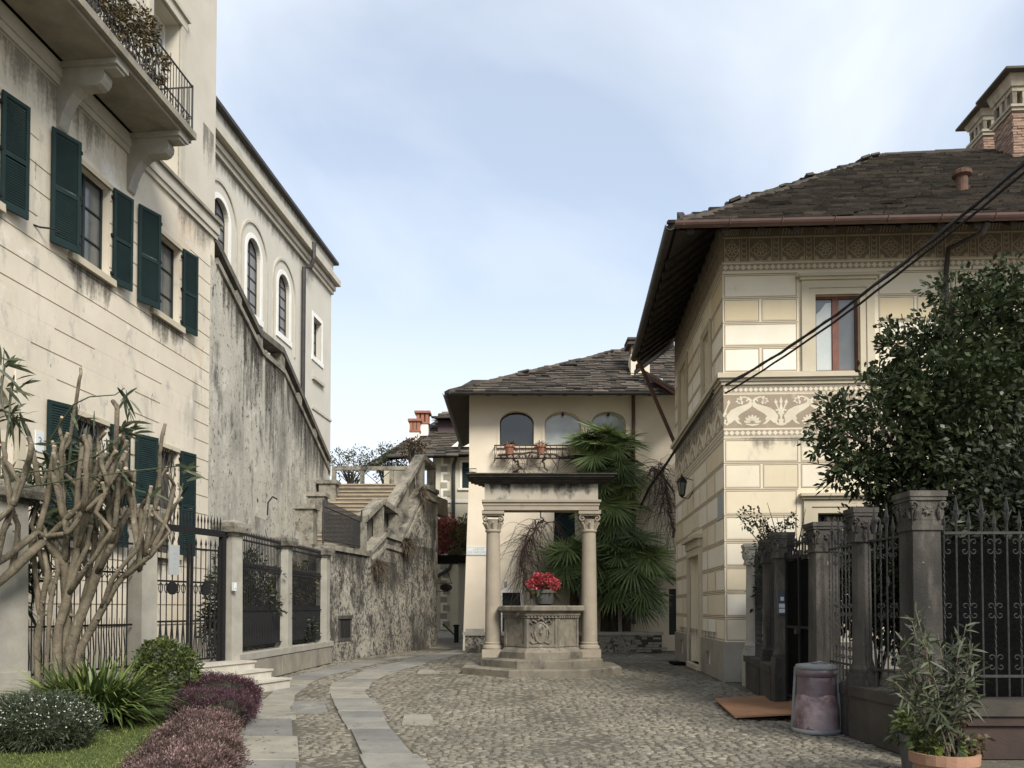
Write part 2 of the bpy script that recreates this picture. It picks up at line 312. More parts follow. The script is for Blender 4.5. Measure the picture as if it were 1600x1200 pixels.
mat('step_stone', (.50, .465, .39), (.38, .35, .29), 2.5, .85, .3, stain=[((.17, .16, .13), .6, .8, 3, 1)])
mat('cobble', (.20, .18, .142), (.148, .134, .106), .7, .85, .5, 60, tint=((.68, .67, .65), (.98, .97, .95), (1.4, 1.38, 1.33)), stain=[((.10, .092, .07), .52, .72, .9, 1), ((.30, .275, .225), .58, .72, 2.5, 1)])
mat('cobble_joint', (.125, .11, .082), (.085, .077, .057), 1.2, .95, .8, 40, stain=[((.085, .088, .045), .56, .75, 1.1, 1), ((.21, .19, .15), .58, .7, 6, 1)])
mat('ground', (.28, .245, .185), (.16, .14, .105), 7, .95, .8, 9, stain=[((.10, .088, .068), .55, .75, 1, 1)])
mat('lawn', (.085, .105, .028), (.05, .075, .02), 3, .95, .8, 90, stain=[((.10, .085, .045), .64, .8, 2, 1)])
mat('soil', (.05, .04, .03), (.03, .025, .02), 3, .95, .6)
G2 = dict(bump=0, rough=.5, spec=.4)
mat('leaf_camellia', (.042, .055, .024), (.03, .042, .018), 2, tint=((.65, .67, .65), (1, 1, .95), (1.6, 1.55, 1.3)), trans=.16, bump=0, rough=.6, spec=.2)
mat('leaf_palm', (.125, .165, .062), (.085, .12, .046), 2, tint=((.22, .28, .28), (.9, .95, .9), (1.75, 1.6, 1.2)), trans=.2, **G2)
mat('leaf_oleander', (.075, .09, .05), (.05, .065, .036), 3, tint=((.5, .55, .5), (1, 1, 1), (1.6, 1.5, 1.4)), trans=.12, **G2)
mat('leaf_strap', (.11, .14, .048), (.07, .10, .032), 3, tint=((.3, .38, .3), (.85, .95, .7), (2.8, 2.4, 2.0)), trans=.15, **G2)
mat('leaf_box', (.075, .098, .028), (.05, .072, .02), 3, tint=((.45, .5, .5), (1, 1, 1), (1.9, 1.6, .9)), trans=.12, **G2)
mat('leaf_white_heath', (.05, .062, .034), (.036, .048, .026), 3, tint=((.5, .55, .5), (1, 1, 1), (1.4, 1.3, 1.2)), **G2)
mat('petal_white', (.52, .52, .46), (.42, .42, .36), 5, **G2)
mat('heather_purple', (1, 1, 1), (.7, .72, .7), 1.6, tint=((.025, .022, .016), (.058, .022, .032), (.125, .045, .062)), **G2)
mat('heather_pink', (1, 1, 1), (.72, .72, .7), 1.6, tint=((.035, .03, .018), (.088, .048, .042), (.36, .235, .22)), **G2)
mat('leaf_red', (.62, .17, .16), (.42, .13, .09), 2.5, tint=((.4, .4, .35), (1, 1, 1), (1.3, 3.0, 2.8)), trans=.15, **G2)
mat('leaf_hedge', (.24, .20, .09), (.17, .155, .075), 2.5, tint=((.5, .5, .5), (1, 1, 1), (1.7, 1.5, 1.2)), **G2)
mat('petal_red', (.42, .04, .05), (.27, .028, .036), 6, tint=((.45, .5, .5), (1, 1, 1), (1.4, 2.6, 2.4)), trans=.1, **G2)
mat('leaf_brown', (.095, .072, .03), (.07, .055, .025), 3, tint=((.5, .5, .5), (1, 1, 1), (1.8, 1.6, 1.2)), **G2)
mat('leaf_grey', (.075, .088, .045), (.055, .068, .036), 3, tint=((.5, .5, .5), (1, 1, 1), (1.6, 1.5, 1.3)), **G2)
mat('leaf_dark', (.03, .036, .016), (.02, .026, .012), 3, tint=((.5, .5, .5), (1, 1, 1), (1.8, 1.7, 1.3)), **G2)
mat('dry_tuft', (.12, .09, .06), (.08, .06, .04), 3, tint=((.5, .5, .5), (1, 1, 1), (1.5, 1.5, 1.5)), bump=0)
mat('bark', (.19, .158, .108), (.105, .086, .06), 5, .9, 1.0, 34, stain=[((.28, .245, .18), .56, .70, 11, .35), ((.04, .034, .025), .56, .66, 7, .35), ((.10, .105, .062), .58, .74, 2.5, 1), ((.24, .225, .18), .62, .70, 5, 1)])
mat('cut_wood', (.42, .35, .24), (.33, .26, .17), 9, .9, .1)
mat('bark_dark', (.07, .055, .042), (.045, .036, .028), 7, .9, .5)
mat('vine', (.085, .058, .048), (.06, .042, .035), 7, .9, .3)
mat('palm_trunk', (.075, .055, .036), (.045, .034, .024), 6, .95, .8)
mat('terracotta', (.36, .20, .125), (.27, .155, .10), 4, .85, .2, stain=[((.42, .34, .26), .62, .8, 4, 1)])
mat('terra_red', (.34, .15, .095), (.27, .12, .08), 4, .8, .1)
mat('pot_grey', (.095, .09, .082), (.06, .057, .053), 4, .85, .3)
mat('board_rust', (.26, .135, .068), (.20, .105, .055), 1.4, .8, .15, 40, stain=[((.30, .20, .12), .58, .8, 1.6, 1), ((.13, .075, .045), .64, .82, 3, 1)])
mat('bin_bag', (.135, .095, .105), (.09, .065, .072), 2.5, .3, .5, 14, spec=.5)
mat('bin_trash', (.33, .25, .25), (.13, .08, .086), 3.2, .4, .6, 18, stain=[((.24, .14, .095), .61, .68, 4, 1)], detail=4, sharp=(.40, .60), spec=.5)
mat('bin_grey', (.22, .225, .225), (.16, .165, .165), 4, .5, .1)
mat('cable', (.022, .02, .019), (.014, .013, .012), 9, .7, .2)
mat('sign_white', (.66, .68, .66), (.6, .62, .6), 3, .6, .05)
mat('sign_grey', (.36, .37, .36), (.30, .31, .30), 3, .6, .05)
mat('sign_blue', (.09, .095, .125), (.07, .075, .10), 3, .7, .05)
mat('letter_grey', (.36, .40, .40), (.30, .34, .34), 3, .7, 0)
mat('letter_blue', (.16, .20, .30), (.12, .15, .22), 3, .7, 0)
mat('door_dark', (.022, .028, .028), (.014, .018, .018), 4, .6, .1)
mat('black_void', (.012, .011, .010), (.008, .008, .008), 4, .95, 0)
mat('netting', (.007, .0075, .007), (.004, .004, .004), 30, 1, .3, 90, spec=.03)
mat('curtain', (.50, .53, .50), (.42, .45, .43), 1.2, .6, .1)
glass('glass_dark', (.02, .022, .022)); glass('glass_grey', (.10, .105, .10), .12); glass('glass_pale', (.36, .38, .36), .15); glass('glass_lead', (.15, .155, .16), .25)
m_ = MATS

# ------------------------------------------------------------------ ground, cobbles, paving
g = MB(); S = 600
g.quad((-S, -S, -.03), (S, -S, -.03), (S, S, -.03), (-S, S, -.03)); tag(g.build('ground', m_['ground']), kind='structure')
def path_edges(L):                      # (px left, px right, py) on the ground
    return [(G(a, y), G(b, y)) for a, b, y in L]
PATH_C = path_edges([(604, 705, 1240), (571, 668, 1200), (544, 612, 1140), (521, 590, 1104), (514, 572, 1082), (522, 580, 1066), (557, 612, 1052), (590, 645, 1042), (625, 672, 1034), (664, 706, 1025), (700, 738, 1018), (722, 752, 1012.5)])
PATH_L = path_edges([(352, 462, 1240), (366, 465, 1200), (384, 462, 1150), (392, 458, 1108), (420, 461, 1085), (440, 488, 1066), (468, 518, 1054), (510, 556, 1045), (556, 590, 1036), (606, 634, 1028), (655, 680, 1022)])
GARDEN = [(G(366, 1200).x-.15, G(366, 1200).y), (-1.9, 3), (-14, 3), (-14, 13), (-8.5, 13), (-6.2, 14.6), (-4.75, 14.6), (G(388, 1112).x-.1, G(388, 1112).y), (G(376, 1150).x-.1, G(376, 1150).y)]
def inside(p, poly):
    c = False; j = len(poly)-1
    for i in range(len(poly)):
        (xi, yi), (xj, yj) = poly[i], poly[j]
        if (yi > p[1]) != (yj > p[1]) and p[0] < (xj-xi)*(p[1]-yi)/(yj-yi)+xi: c = not c
        j = i
    return c
def band_poly(B, grow=0): return [(a.x-grow, a.y) for a, b in B]+[(b.x+grow, b.y) for a, b in reversed(B)]
PC, PL = band_poly(PATH_C, .03), band_poly(PATH_L, .03)
def resample(B, pitch, rng):
    # walk along the band and cut slabs of uneven length
    mids = [(a+b)/2 for a, b in B]; acc = [0]
    for i in range(1, len(mids)): acc.append(acc[-1]+(mids[i]-mids[i-1]).length)
    def at(s):
        for i in range(1, len(acc)):
            if s <= acc[i] or i == len(acc)-1:
                t = (s-acc[i-1])/(acc[i]-acc[i-1]); return B[i-1][0].lerp(B[i][0], t), B[i-1][1].lerp(B[i][1], t)
    s = 0; out = []
    while s < acc[-1]-.2:
        e = min(acc[-1], s+pitch*rng.uniform(.75, 1.35)); k = max(1, int((e-s)/.5)); out.append([at(s+.012+(e-s-.024)*j/k) for j in range(k+1)]); s = e
    return out
def slab_path(name, B, pitch, seed):
    rng = random.Random(seed); mb = MB()
    for sl in resample(B, pitch, rng):
        mb.tint = rng.random()**1.3; z = .012+rng.uniform(-.006, .008); top = []
        j0, j1 = rng.uniform(-.035, .035), rng.uniform(-.035, .035); n = len(sl); ring = [a+Vector((j0, 0, 0)) for a, b in sl]+[b+Vector((j1, 0, 0)) for a, b in reversed(sl)]
        c = sum(ring, Vector())/len(ring); k = [c+(p-c)*.985 for p in ring]; m = len(ring)
        mb.add([(p.x, p.y, -.03) for p in ring]+[(p.x, p.y, z-.008) for p in ring]+[(p.x, p.y, z) for p in k], [(i, (i+1) % m, m+(i+1) % m, m+i) for i in range(m)]+[(m+i, m+(i+1) % m, 2*m+(i+1) % m, 2*m+i) for i in range(m)]+[tuple(2*m+i for i in range(m))])
    return tag(mb.build(name, m_['paving_slab']), kind='structure')
slab_path('path', PATH_C, .95, 3); slab_path('path', PATH_L, 1.35, 5)
jb = MB(); jb.quad((-9, 2, -.012), (7, 2, -.012), (7, 40, -.012), (-9, 40, -.012)); tag(jb.build('road', m_['cobble_joint']), kind='structure')
lw = MB(); lw.poly([(x, y, .03) for x, y in GARDEN]); lw.add([(x, y, .03) for x, y in GARDEN]+[(x, y, -.03) for x, y in GARDEN], [(i, (i+1) % len(GARDEN), len(GARDEN)+(i+1) % len(GARDEN), len(GARDEN)+i) for i in range(len(GARDEN))])
tag(lw.build('lawn', m_['lawn']), kind='structure')

def cobbles():
    rng = np.random.default_rng(11); P_ = []
    y = 6.3
    while y < 30:
        px = .115 if y < 14 else .15 if y < 20 else .22; py = .068 if y < 14 else .09 if y < 20 else .14
        xs = np.arange(-6.5, 5.6, px); xs = xs+rng.normal(0, px*.22, len(xs)); ys = y+rng.normal(0, py*.26, len(xs))
        for a, b in zip(xs, ys):
            if a/b < -.5 or a/b > .56 or inside((a, b), PC) or inside((a, b), PL) or inside((a, b), GARDEN): continue
            if b > 17 and a > 4.6 or a > 3.72+.05*b: continue
            if b > 16 and a < -5.9: continue
            P_.append((a, b, px, py))
        y += py
    A = np.array(P_); n = len(A); N = 8
    rx = A[:, 2]*.5*rng.uniform(.7, 1.25, n); ry = A[:, 3]*.5*rng.uniform(.8, 1.3, n); rot = rng.normal(0, .7, n); h = rng.uniform(.002, .010, n); bas = rng.uniform(-.018, -.008, n); f_ = np.sin(1.7*A[:, 0]+.6*A[:, 1])+np.sin(2.3*A[:, 1]-1.1*A[:, 0])+np.sin(3.1*A[:, 0]+1.3*np.sin(A[:, 1])); bas -= .006*np.clip(f_, 0, 2)
    ang = np.arange(N)*2*np.pi/N; rings = []
    for k, zz in ((1.0, -.012), (.95, .6), (.72, 1.0)):
        jit = rng.uniform(.72, 1.15, (n, N)) if k == 1.0 else jit
        x = np.cos(ang)[None]*rx[:, None]*k*jit; yy = np.sin(ang)[None]*ry[:, None]*k*jit
        X = A[:, :1]+x*np.cos(rot)[:, None]-yy*np.sin(rot)[:, None]; Y = A[:, 1:2]+x*np.sin(rot)[:, None]+yy*np.cos(rot)[:, None]
        Z = np.full_like(X, -.03) if k == 1.0 else np.repeat((bas+h*zz+.008)[:, None], N, 1)+rng.normal(0, .0015, (n, N))
        rings.append(np.stack([X, Y, Z], 2))
    cen = np.stack([A[:, 0], A[:, 1], bas+h*1.05+.008], 1)[:, None]
    V = np.concatenate(rings+[cen], 1); m = 3*N+1; q = []
    for r_ in range(2):
        for j in range(N): q.append((r_*N+j, r_*N+(j+1) % N, (r_+1)*N+(j+1) % N, (r_+1)*N+j))
    for j in range(0, N, 2): q.append((2*N+j, 2*N+(j+1) % N, 2*N+(j+2) % N, 3*N))
    F_ = (np.arange(n)[:, None, None]*m+np.array(q)[None]).reshape(-1, 4)
    ob = raw('cobbles', V.reshape(-1, 3), F_, m_['cobble'], tint=np.repeat(np.clip(rng.normal(.5, .24, n), 0, 1), m), kind='stuff')
    tag(ob, 'worn round cobblestones of uneven size set in the square', 'cobblestones')
cobbles()

def stone_roof(mb, poly, up, seed, pitch=.12, wmin=.2, wmax=.75, th=.026, noise=.03):
    """irregular stone slabs laid in courses over a roof face: poly = outline, first edge is the eave"""
    rng = random.Random(seed); poly = [Vector(p) for p in poly]; o = poly[0]; ex = (poly[1]-poly[0]).normalized(); nrm = ex.cross((poly[2]-poly[0])).normalized()
    if nrm.z < 0: nrm = -nrm
    ey = nrm.cross(ex)
    if ey.dot(Vector(up)) < 0: ey = -ey
    q = [((p-o).dot(ex), (p-o).dot(ey)) for p in poly]; x0 = min(a for a, b in q); x1 = max(a for a, b in q); y1 = max(b for a, b in q)
    mb.tint = .1; mb.poly([p-nrm*.03 for p in poly]); mb.poly([p-nrm*.10 for p in poly])
    y = -.06
    while y < y1:
        x = x0-rng.uniform(0, .5)
        while x < x1:
            w = rng.uniform(wmin, wmax); c = (x+w/2, y+pitch*.5)
            if inside(c, q):
                t = th*rng.uniform(.6, 1.5); lift = rng.uniform(.02, .055)+noise*rng.random(); L = pitch*rng.uniform(1.4, 1.7); yy = y+rng.uniform(-.05, .04); z = rng.uniform(0, noise)
                e = [o+ex*(x+.006)+ey*yy+nrm*(lift+z), o+ex*(x+w-.006)+ey*(yy+rng.uniform(-.04, .04))+nrm*(lift+z+rng.uniform(-.012, .012)), o+ex*(x+w-.006)+ey*(yy+L)+nrm*z*.3, o+ex*(x+.006)+ey*(yy+L)+nrm*z*.3]
                mb.tint = min(1, max(0, rng.gauss(.45, .24))); mb.hexa([p-nrm*.03 for p in e]+[p+nrm*t for p in e])
            x += w
        y += pitch*rng.uniform(.8, 1.15)
def window(F, u0, u1, z0, z1, w, root, nx=2, nz=3, fm='shutter', gm='glass_dark', bar=.05, mull=.035, arch=0, label=None):
    mb = MB()
    if not arch: mb.fbox(F, u0, u1, w-.05, w+.02, z1-bar, z1)
    mb.fbox(F, u0, u0+bar, w-.05, w+.02, z0, z1-bar-arch); mb.fbox(F, u1-bar, u1, w-.05, w+.02, z0, z1-bar-arch); mb.fbox(F, u0+bar, u1-bar, w-.05, w+.02, z0, z0+bar)
    if arch:
        m = (u0+u1)/2; h = (u1-u0)/2; N = 16; A = [(m-h*math.cos(math.pi*k/N), z1-arch+arch*math.sin(math.pi*k/N)) for k in range(N+1)]; B = [(m+(a-m)*(1-bar/h), z1-arch+(b-z1+arch)*(1-bar/max(arch, .01))) for a, b in A]
        for k in range(N): mb.fprism(F, [A[k], A[k+1], B[k+1], B[k]], w-.05, w+.02)
    zt = z1-bar if not arch else z1-.03
    for i in range(1, nx): c = u0+(u1-u0)*i/nx; mb.fbox(F, c-mull, c+mull, w-.045, w+.015, z0+bar, zt)
    for j in range(1, nz): c = z0+(z1-z0)*j/nz; mb.fbox(F, u0+bar, u1-bar, w-.04, w+.008, c-.016, c+.016)
    f = mb.build('window', m_[fm], root)
    g_ = MB(); g_.frect(F, u0+.01, u1-.01, z0+.01, z1-.01 if not arch else z1-arch, w-.02)
    if arch:
        h = (u1-u0)/2-.005; m = (u0+u1)/2; g_.poly([F.pt(m-h*math.cos(math.pi*k/16), w-.02, z1-arch+(arch-.01)*math.sin(math.pi*k/16)) for k in range(17)])
    g_.build('pane', m_[gm], f, root); return f
def shutter(F, hinge, sgn, width, z0, z1, root, ang=0, w=.05, m='shutter', nsl=30, rails=(.48,)):
    """louvred leaf hinged at u=hinge, lying towards sgn*u, swung ang off the wall"""
    L = F.turned(hinge, w, 0); a = math.atan2(F.d[1]*sgn, F.d[0]*sgn)-ang*sgn*F.side; L.d = (math.cos(a), math.sin(a)); L.n = (L.d[1]*F.side*sgn, -L.d[0]*F.side*sgn)
    mb = MB(); b = .07; t = .022
    mb.fbox(L, 0, b, -t, t, z0, z1); mb.fbox(L, width-b, width, -t, t, z0, z1); mb.fbox(L, b, width-b, -t, t, z0, z0+.13); mb.fbox(L, b, width-b, -t, t, z1-b, z1)
    for r in rails: zz = z0+(z1-z0)*r; mb.fbox(L, b, width-b, -t, t, zz-.04, zz+.04)
    n = int((z1-z0)/.05)
    for i in range(n):
        z = z0+.15+(z1-z0-.205)*i/(n-1)
        if any(abs(z-(z0+(z1-z0)*r)) < .05 for r in rails): continue
        q = L.pt; mb.hexa([q(b, .016, z-.030), q(width-b, .016, z-.030), q(width-b, -.014, z+.026), q(b, -.014, z+.026), q(b, .016, z-.022), q(width-b, .016, z-.022), q(width-b, -.014, z+.036), q(b, -.014, z+.036)])
    s = mb.build('shutter', m_[m], root)
    for zz in (z0+.2, (z0+z1)/2, z1-.2): h = MB(); h.fbox(F, hinge-.02 if sgn > 0 else hinge-.03, hinge+.03 if sgn > 0 else hinge+.02, .0, w+.03, zz-.03, zz+.03); h.build('hinge', m_['iron'], s, root)
    return s

def drip_mat(name, col, k):
    m = bpy.data.materials.new(name); m.use_nodes = True; n, l = m.node_tree.nodes, m.node_tree.links; b = n['Principled BSDF']; b.inputs['Base Color'].default_value = (*col, 1); b.inputs['Roughness'].default_value = .95; b.inputs['Specular IOR Level'].default_value = .1
    g = n.new('ShaderNodeNewGeometry'); mp = n.new('ShaderNodeMapping'); mp.inputs['Scale'].default_value = (1, 1, .13); l.new(g.outputs['Position'], mp.inputs[0])
    t = n.new('ShaderNodeTexNoise'); t.inputs['Scale'].default_value = 5; t.inputs['Detail'].default_value = 8; t.inputs['Roughness'].default_value = .65; l.new(mp.outputs[0], t.inputs['Vector'])
    t2 = n.new('ShaderNodeTexNoise'); t2.inputs['Scale'].default_value = 14; t2.inputs['Detail'].default_value = 6; l.new(g.outputs['Position'], t2.inputs['Vector'])
    a = n.new('ShaderNodeAttribute'); a.attribute_name = 'tint'
    def mth(op, x, y):
        q = n.new('ShaderNodeMath'); q.operation = op
        for i, v in ((0, x), (1, y)):
            if isinstance(v, (int, float)): q.inputs[i].default_value = v
            else: l.new(v, q.inputs[i])
        return q.outputs[0]
    v = mth('ADD', mth('MULTIPLY', t.outputs['Fac'], 1.5), mth('MULTIPLY', t2.outputs['Fac'], .5)); v = mth('ADD', v, a.outputs['Fac']); v = mth('MULTIPLY', mth('SUBTRACT', v, 1.55), 2.2)
    c = n.new('ShaderNodeClamp'); l.new(v, c.inputs[0]); al = mth('MULTIPLY', mth('MULTIPLY', c.outputs[0], k), mth('MINIMUM', mth('MULTIPLY', a.outputs['Fac'], 4.0), 1.0)); l.new(al, b.inputs['Alpha']); MATS[name] = m
drip_mat('drip_dark', (.06, .055, .047), .66); drip_mat('drip_soft', (.20, .185, .155), .6)
def drips(F, spans, m, root, parent=None, w=.004):
    for (u0, u1, zt, ln) in spans:
        mb = MB(); N = 6; P0 = []; fs = []; ts = []; za, zb = zt if isinstance(zt, tuple) else (zt, zt)
        for j in range(4):
            for i in range(N+1):
                P0.append(F.pt(u0+(u1-u0)*i/N, w, za+(zb-za)*i/N-ln*j/3)); ts.append((1-j/3)*(0 if i in (0, N) else 1))
        for j in range(3):
            for i in range(N): a = j*(N+1)+i; fs.append((a, a+1, a+N+2, a+N+1))
        mb.add(P0, fs); mb.t = ts; mb.build('weather_stain', m_[m], parent or root, root)
# ------------------------------------------------------------------ LEFT HOUSE
LH = Fr((-10.18, 0), (.1, 1)); kk = math.hypot(.1, 1)
def uL(Y): return Y*kk
house = thing('stucco_house', LH.pt(uL(16), -3, 0), 'tall cream stucco house with dark green shutters and a stone balcony, filling the left side', 'house')
cor = LH.px(333, 600)[0]; ZS = LH.px(335, 345)[1]; zs0 = ZS-.5
cW = [12.9*kk, 16.12*kk, 19.0*kk]; zW1 = LH.px(160, 285)[1]; zW0 = LH.px(160, 428)[1]; zG1 = LH.px(160, 663)[1]; zG0 = 2.9
hw = .61; ops = [(c-hw, c+hw, zW0, zW1) for c in cW]+[(c-hw, c+hw, zG0, zG1) for c in cW[1:]]
ARC = (cW[0]-1.15, cW[0]+1.15, 1.0, LH.px(3, 600)[1]+.2, 1.15, .35); ops.append(ARC)
up_ops = [(c-.65, c+.65, ZS+.25, 16.2, 0, .45) for c in cW]
b = MB(); U0 = uL(5)
b.wall(LH, U0, cor, 0, zs0, ops, .28, -.022); b.body(LH, U0, cor, 0, zs0, 8, -.022)
rows = [1.2]; pit = .475
while rows[-1] < zs0-.5: rows.append(rows[-1]+pit)
rows[-1] = zs0
rng = random.Random(4)
for i in range(len(rows)-1):
    z0, z1 = rows[i]+.014, rows[i+1]-.014
    if i == len(rows)-2: z1 = zs0
    cuts = sorted({U0, cor, *[x for o in ops for x in o[:2]]}); zc = sorted({z0, z1, *[z for o in ops for z in o[2:4] if z0 < z < z1]})
    for a, c in zip(cuts, cuts[1:]):
        for za, zb in zip(zc, zc[1:]):
            if any(o[0]-.2*(len(o) > 4) < (a+c)/2 < o[1]+.2*(len(o) > 4) and o[2] < (za+zb)/2 < o[3]+(.3 if len(o) > 4 else 0) for o in ops): continue
            b.fbox(LH, a, c, -.03, 0, za, zb)
    zj = rows[i+1]; gz0, gz1 = zj-.014, zj+.014
    if i < len(rows)-2:
        if zG1+.1 < zj < zW0-1.35: spans = [(U0, cW[1]-.9-rng.random()), (cW[1]+.4-.8*rng.random(), cW[2]-1.3), (cW[2]-.3*rng.random(), cor-1.0)]
        elif zj > zW1+.15: spans = [(U0, cor-1.3)]
        elif rng.random() < .35: spans = [(cW[1]-1.6, cW[1]-1.3+rng.random()*.3)]
        else: spans = []
        for a, c in spans:
            if c-a > .2: b.fbox(LH, a, c, -.03, -.0015, gz0, gz1)
b.build('wall', m_['stucco'], house)
a_ = MB()
N = 18; m0 = (ARC[0]+ARC[1])/2
for k in range(N):
    t0, t1 = math.pi*k/N, math.pi*(k+1)/N; pt = lambda r, t: (m0-r*math.cos(t), ARC[3]-ARC[4]+r*math.sin(t))
    a_.fprism(LH, [pt(1.15, t0), pt(1.15, t1), pt(1.36, t1), pt(1.36, t0)], -.02, .05)
a_.fbox(LH, ARC[0]-.21, ARC[0], -.02, .05, 1, ARC[3]-ARC[4]); a_.fbox(LH, ARC[1], ARC[1]+.21, -.02, .05, 1, ARC[3]-ARC[4])
a_.build('door_surround', m_['trim_stone'], house)
window(LH, ARC[0], ARC[1], 1.0, ARC[3], -.28, house, 4, 4, 'iron', 'glass_dark', arch=1.15)
for c in cW:
    window(LH, c-hw, c+hw, zW0, zW1, -.2, house, 2, 3, 'door_dark', 'glass_grey')
    s_ = MB(); s_.fbox(LH, c-hw-.12, c+hw+.12, -.03, .09, zW0-.14, zW0); s_.build('sill', m_['trim_stone'], house); s_ = MB(); s_.fbox(LH, c-hw-.02, c+hw+.06, -.02, .03, zW1, zW1+.1); s_.build('lintel', m_['trim_stone'], house)
    shutter(LH, c-hw-.16, -1, .60, zW0-.10, zW1+.18, house, R(-19), .26); shutter(LH, c+hw+.03, 1, .54, zW0-.06, zW1+.06, house, R(12))
for c in cW[1:]:
    gl = MB(); gl.fbox(LH, c-hw, c+hw, -.27, -.24, zG0, zG1); gl.build('window', m_['glass_dark'], house)
    gr = MB(); d = .2
    for k in range(-14, 8):                 # crossing lattice bars
        u = c-hw+k*d
        for sg in (1, -1):
            p = [(u, zG0), (u+(zG1-zG0)*.38, zG1)] if sg > 0 else [(u+(zG1-zG0)*.38, zG0), (u, zG1)]
            (ua, za), (ub, zb) = p; q = []
            for t in (0, 1):
                lo, hi = c-hw, c+hw; uu, zz = (ua, za) if t == 0 else (ub, zb)
                q.append((uu, zz))
            if max(ua, ub) < c-hw or min(ua, ub) > c+hw: continue
            def cl(p0, p1):
                (x0, y0), (x1, y1) = p0, p1; t0, t1 = 0, 1; dx = x1-x0
                if abs(dx) > 1e-6:
                    ts = sorted(((c-hw-x0)/dx, (c+hw-x0)/dx)); t0, t1 = max(0, ts[0]), min(1, ts[1])
                return (x0+dx*t0, y0+(y1-y0)*t0), (x0+dx*t1, y0+(y1-y0)*t1)
            e, f = cl(*q); gr.tube([LH.pt(e[0], -.06, e[1]), LH.pt(f[0], -.06, f[1])], .011, 4)
    gr.build('grille', m_['iron_grey'], house)
    s_ = MB(); s_.fbox(LH, c-hw-.12, c+hw+.12, -.03, .09, zG0-.12, zG0); s_.build('sill', m_['trim_stone'], house); s_ = MB(); s_.fbox(LH, c-hw-.05, c+hw+.05, -.02, .035, zG1, zG1+.1); s_.build('lintel', m_['trim_stone'], house)
    shutter(LH, c-hw-.16, -1, .60, zG0, zG1+.06, house, R(-19), .26); shutter(LH, c+hw+.03, 1, .54, zG0, zG1+.06, house, R(12))
s_ = MB(); s_.fbox(LH, U0, cor+.06, -.06, .06, zs0, zs0+.14); s_.fbox(LH, U0, cor+.1, -.06, .10, zs0+.14, ZS-.08); s_.build('string_course', m_['mould'], house)
s_ = MB(); s_.fbox(LH, U0, cor+.16, -.1, .17, ZS-.08, ZS); s_.build('ledge_slab', m_['slab_stone'], house)
u_ = MB(); cu = LH.px(338, 100, -.1)[0]; u_.wall(LH, U0, cu, ZS, 27, up_ops, .45, -.1); u_.body(LH, U0, cu, ZS, 27, 8, -.1); u_.build('upper_wall', m_['stucco_grey'], house)
for c in cW:
    t_ = MB(); t_.fbox(LH, c-.85, c-.65, -.12, -.04, ZS+.2, 16.2); t_.fbox(LH, c+.65, c+.85, -.12, -.04, ZS+.2, 16.2); t_.fbox(LH, c-.9, c+.9, -.12, -.03, 16.2, 16.45); t_.fbox(LH, c-.95, c+.95, -.12, .03, 16.45, 16.55); t_.build('window_surround', m_['mould'], house)
    window(LH, c-.65, c+.65, ZS+.25, 16.2, -.52, house, 2, 4, 'white_trim', 'glass_pale')
shutter(LH, cW[1]-.65, -1, .62, ZS+.25, 16.2, house, R(75), -.05, 'iron_grey')
# balcony
yb = 10.18/(ray(307, 222).x*-1/ray(307, 222).y+.1); UB = LH.px(307, 222, 1.35)[0]; ZB = ZS-.02
bal = MB(); bal.fbox(LH, U0, UB, -.05, 1.35, ZB+.02, ZB+.17); bal.fbox(LH, U0, UB-.02, -.05, 1.24, ZB-.06, ZB+.02); bal.build('balcony_slab', m_['slab_stone'], house)
for yb in (9.9, 12.5, 15.12, 17.42):
    c = uL(yb); br = MB()
    prof = [(0, ZB-.06), (1.2, ZB-.06), (1.2, ZB-.22), (.92, ZB-.22), (.95, ZB-.30), (.94, ZB-.40), (.88, ZB-.48), (.78, ZB-.52), (.62, ZB-.51), (.46, ZB-.54), (.32, ZB-.64), (.21, ZB-.80), (.12, ZB-1.0), (.05, ZB-1.25), (0, ZB-1.3)]
    q = [LH.pt(c-.13, w, z) for w, z in prof]; r = [LH.pt(c+.13, w, z) for w, z in prof]; n = len(prof)
    br.add(q+r, [tuple(range(n)), tuple(range(2*n-1, n-1, -1))]+[(i, n+i, n+(i+1) % n, (i+1) % n) for i in range(n)])
    br.fbox(LH, c-.2, c+.2, 0, 1.24, ZB-.16, ZB-.061); br.build('balcony_bracket', m_['pillar_stone'], house)
rl = MB(); z0 = ZB+.17; zt = z0+1.02; W = 1.28
for zz, t in ((zt, .022), (z0+.30, .013), (z0+.05, .013)):
    rl.tube([LH.pt(U0, W, zz), LH.pt(UB-.07, W, zz), LH.pt(UB-.07, 0, zz)], t, 5)
u = U0+4
while u < UB-.06: rl.tube([LH.pt(u, W, z0+.0), LH.pt(u, W, zt)], .010, 4); u += .115
w = .1
while w < W: rl.tube([LH.pt(UB-.07, w, z0), LH.pt(UB-.07, w, zt)], .010, 4); w += .12
for uu, ww in ((UB-.07, W),): rl.tube([LH.pt(uu, ww, z0), LH.pt(uu, ww, zt+.04)], .022, 6)
u = U0+6
while u < UB-.3:
    for k in (0, 1): rl.tube([LH.pt(u+.115+.075*math.cos(t), W, z0+.175+.1*math.sin(t)) for t in [2*math.pi*j/10 for j in range(11)]], .008, 4)
    rl.tube([LH.pt(u, W, z0+.05), LH.pt(u+.23, W, z0+.30)], .008, 4); rl.tube([LH.pt(u+.23, W, z0+.05), LH.pt(u, W, z0+.30)], .008, 4); u += .23
rl.build('balcony_railing', m_['iron_grey'], house)
cap = MB(); cap.fbox(LH, U0, cor-.35, -8, -.12, 27, 27.1); cap.build('roof', m_['slate'], house)
pu, pz = LH.px(61, 690)
pn = MB(); pn.fbox(LH, pu-.11, pu+.11, 0, .02, pz-.19, pz+.19); pl = pn.build('number_plate', m_['sign_white'], house)
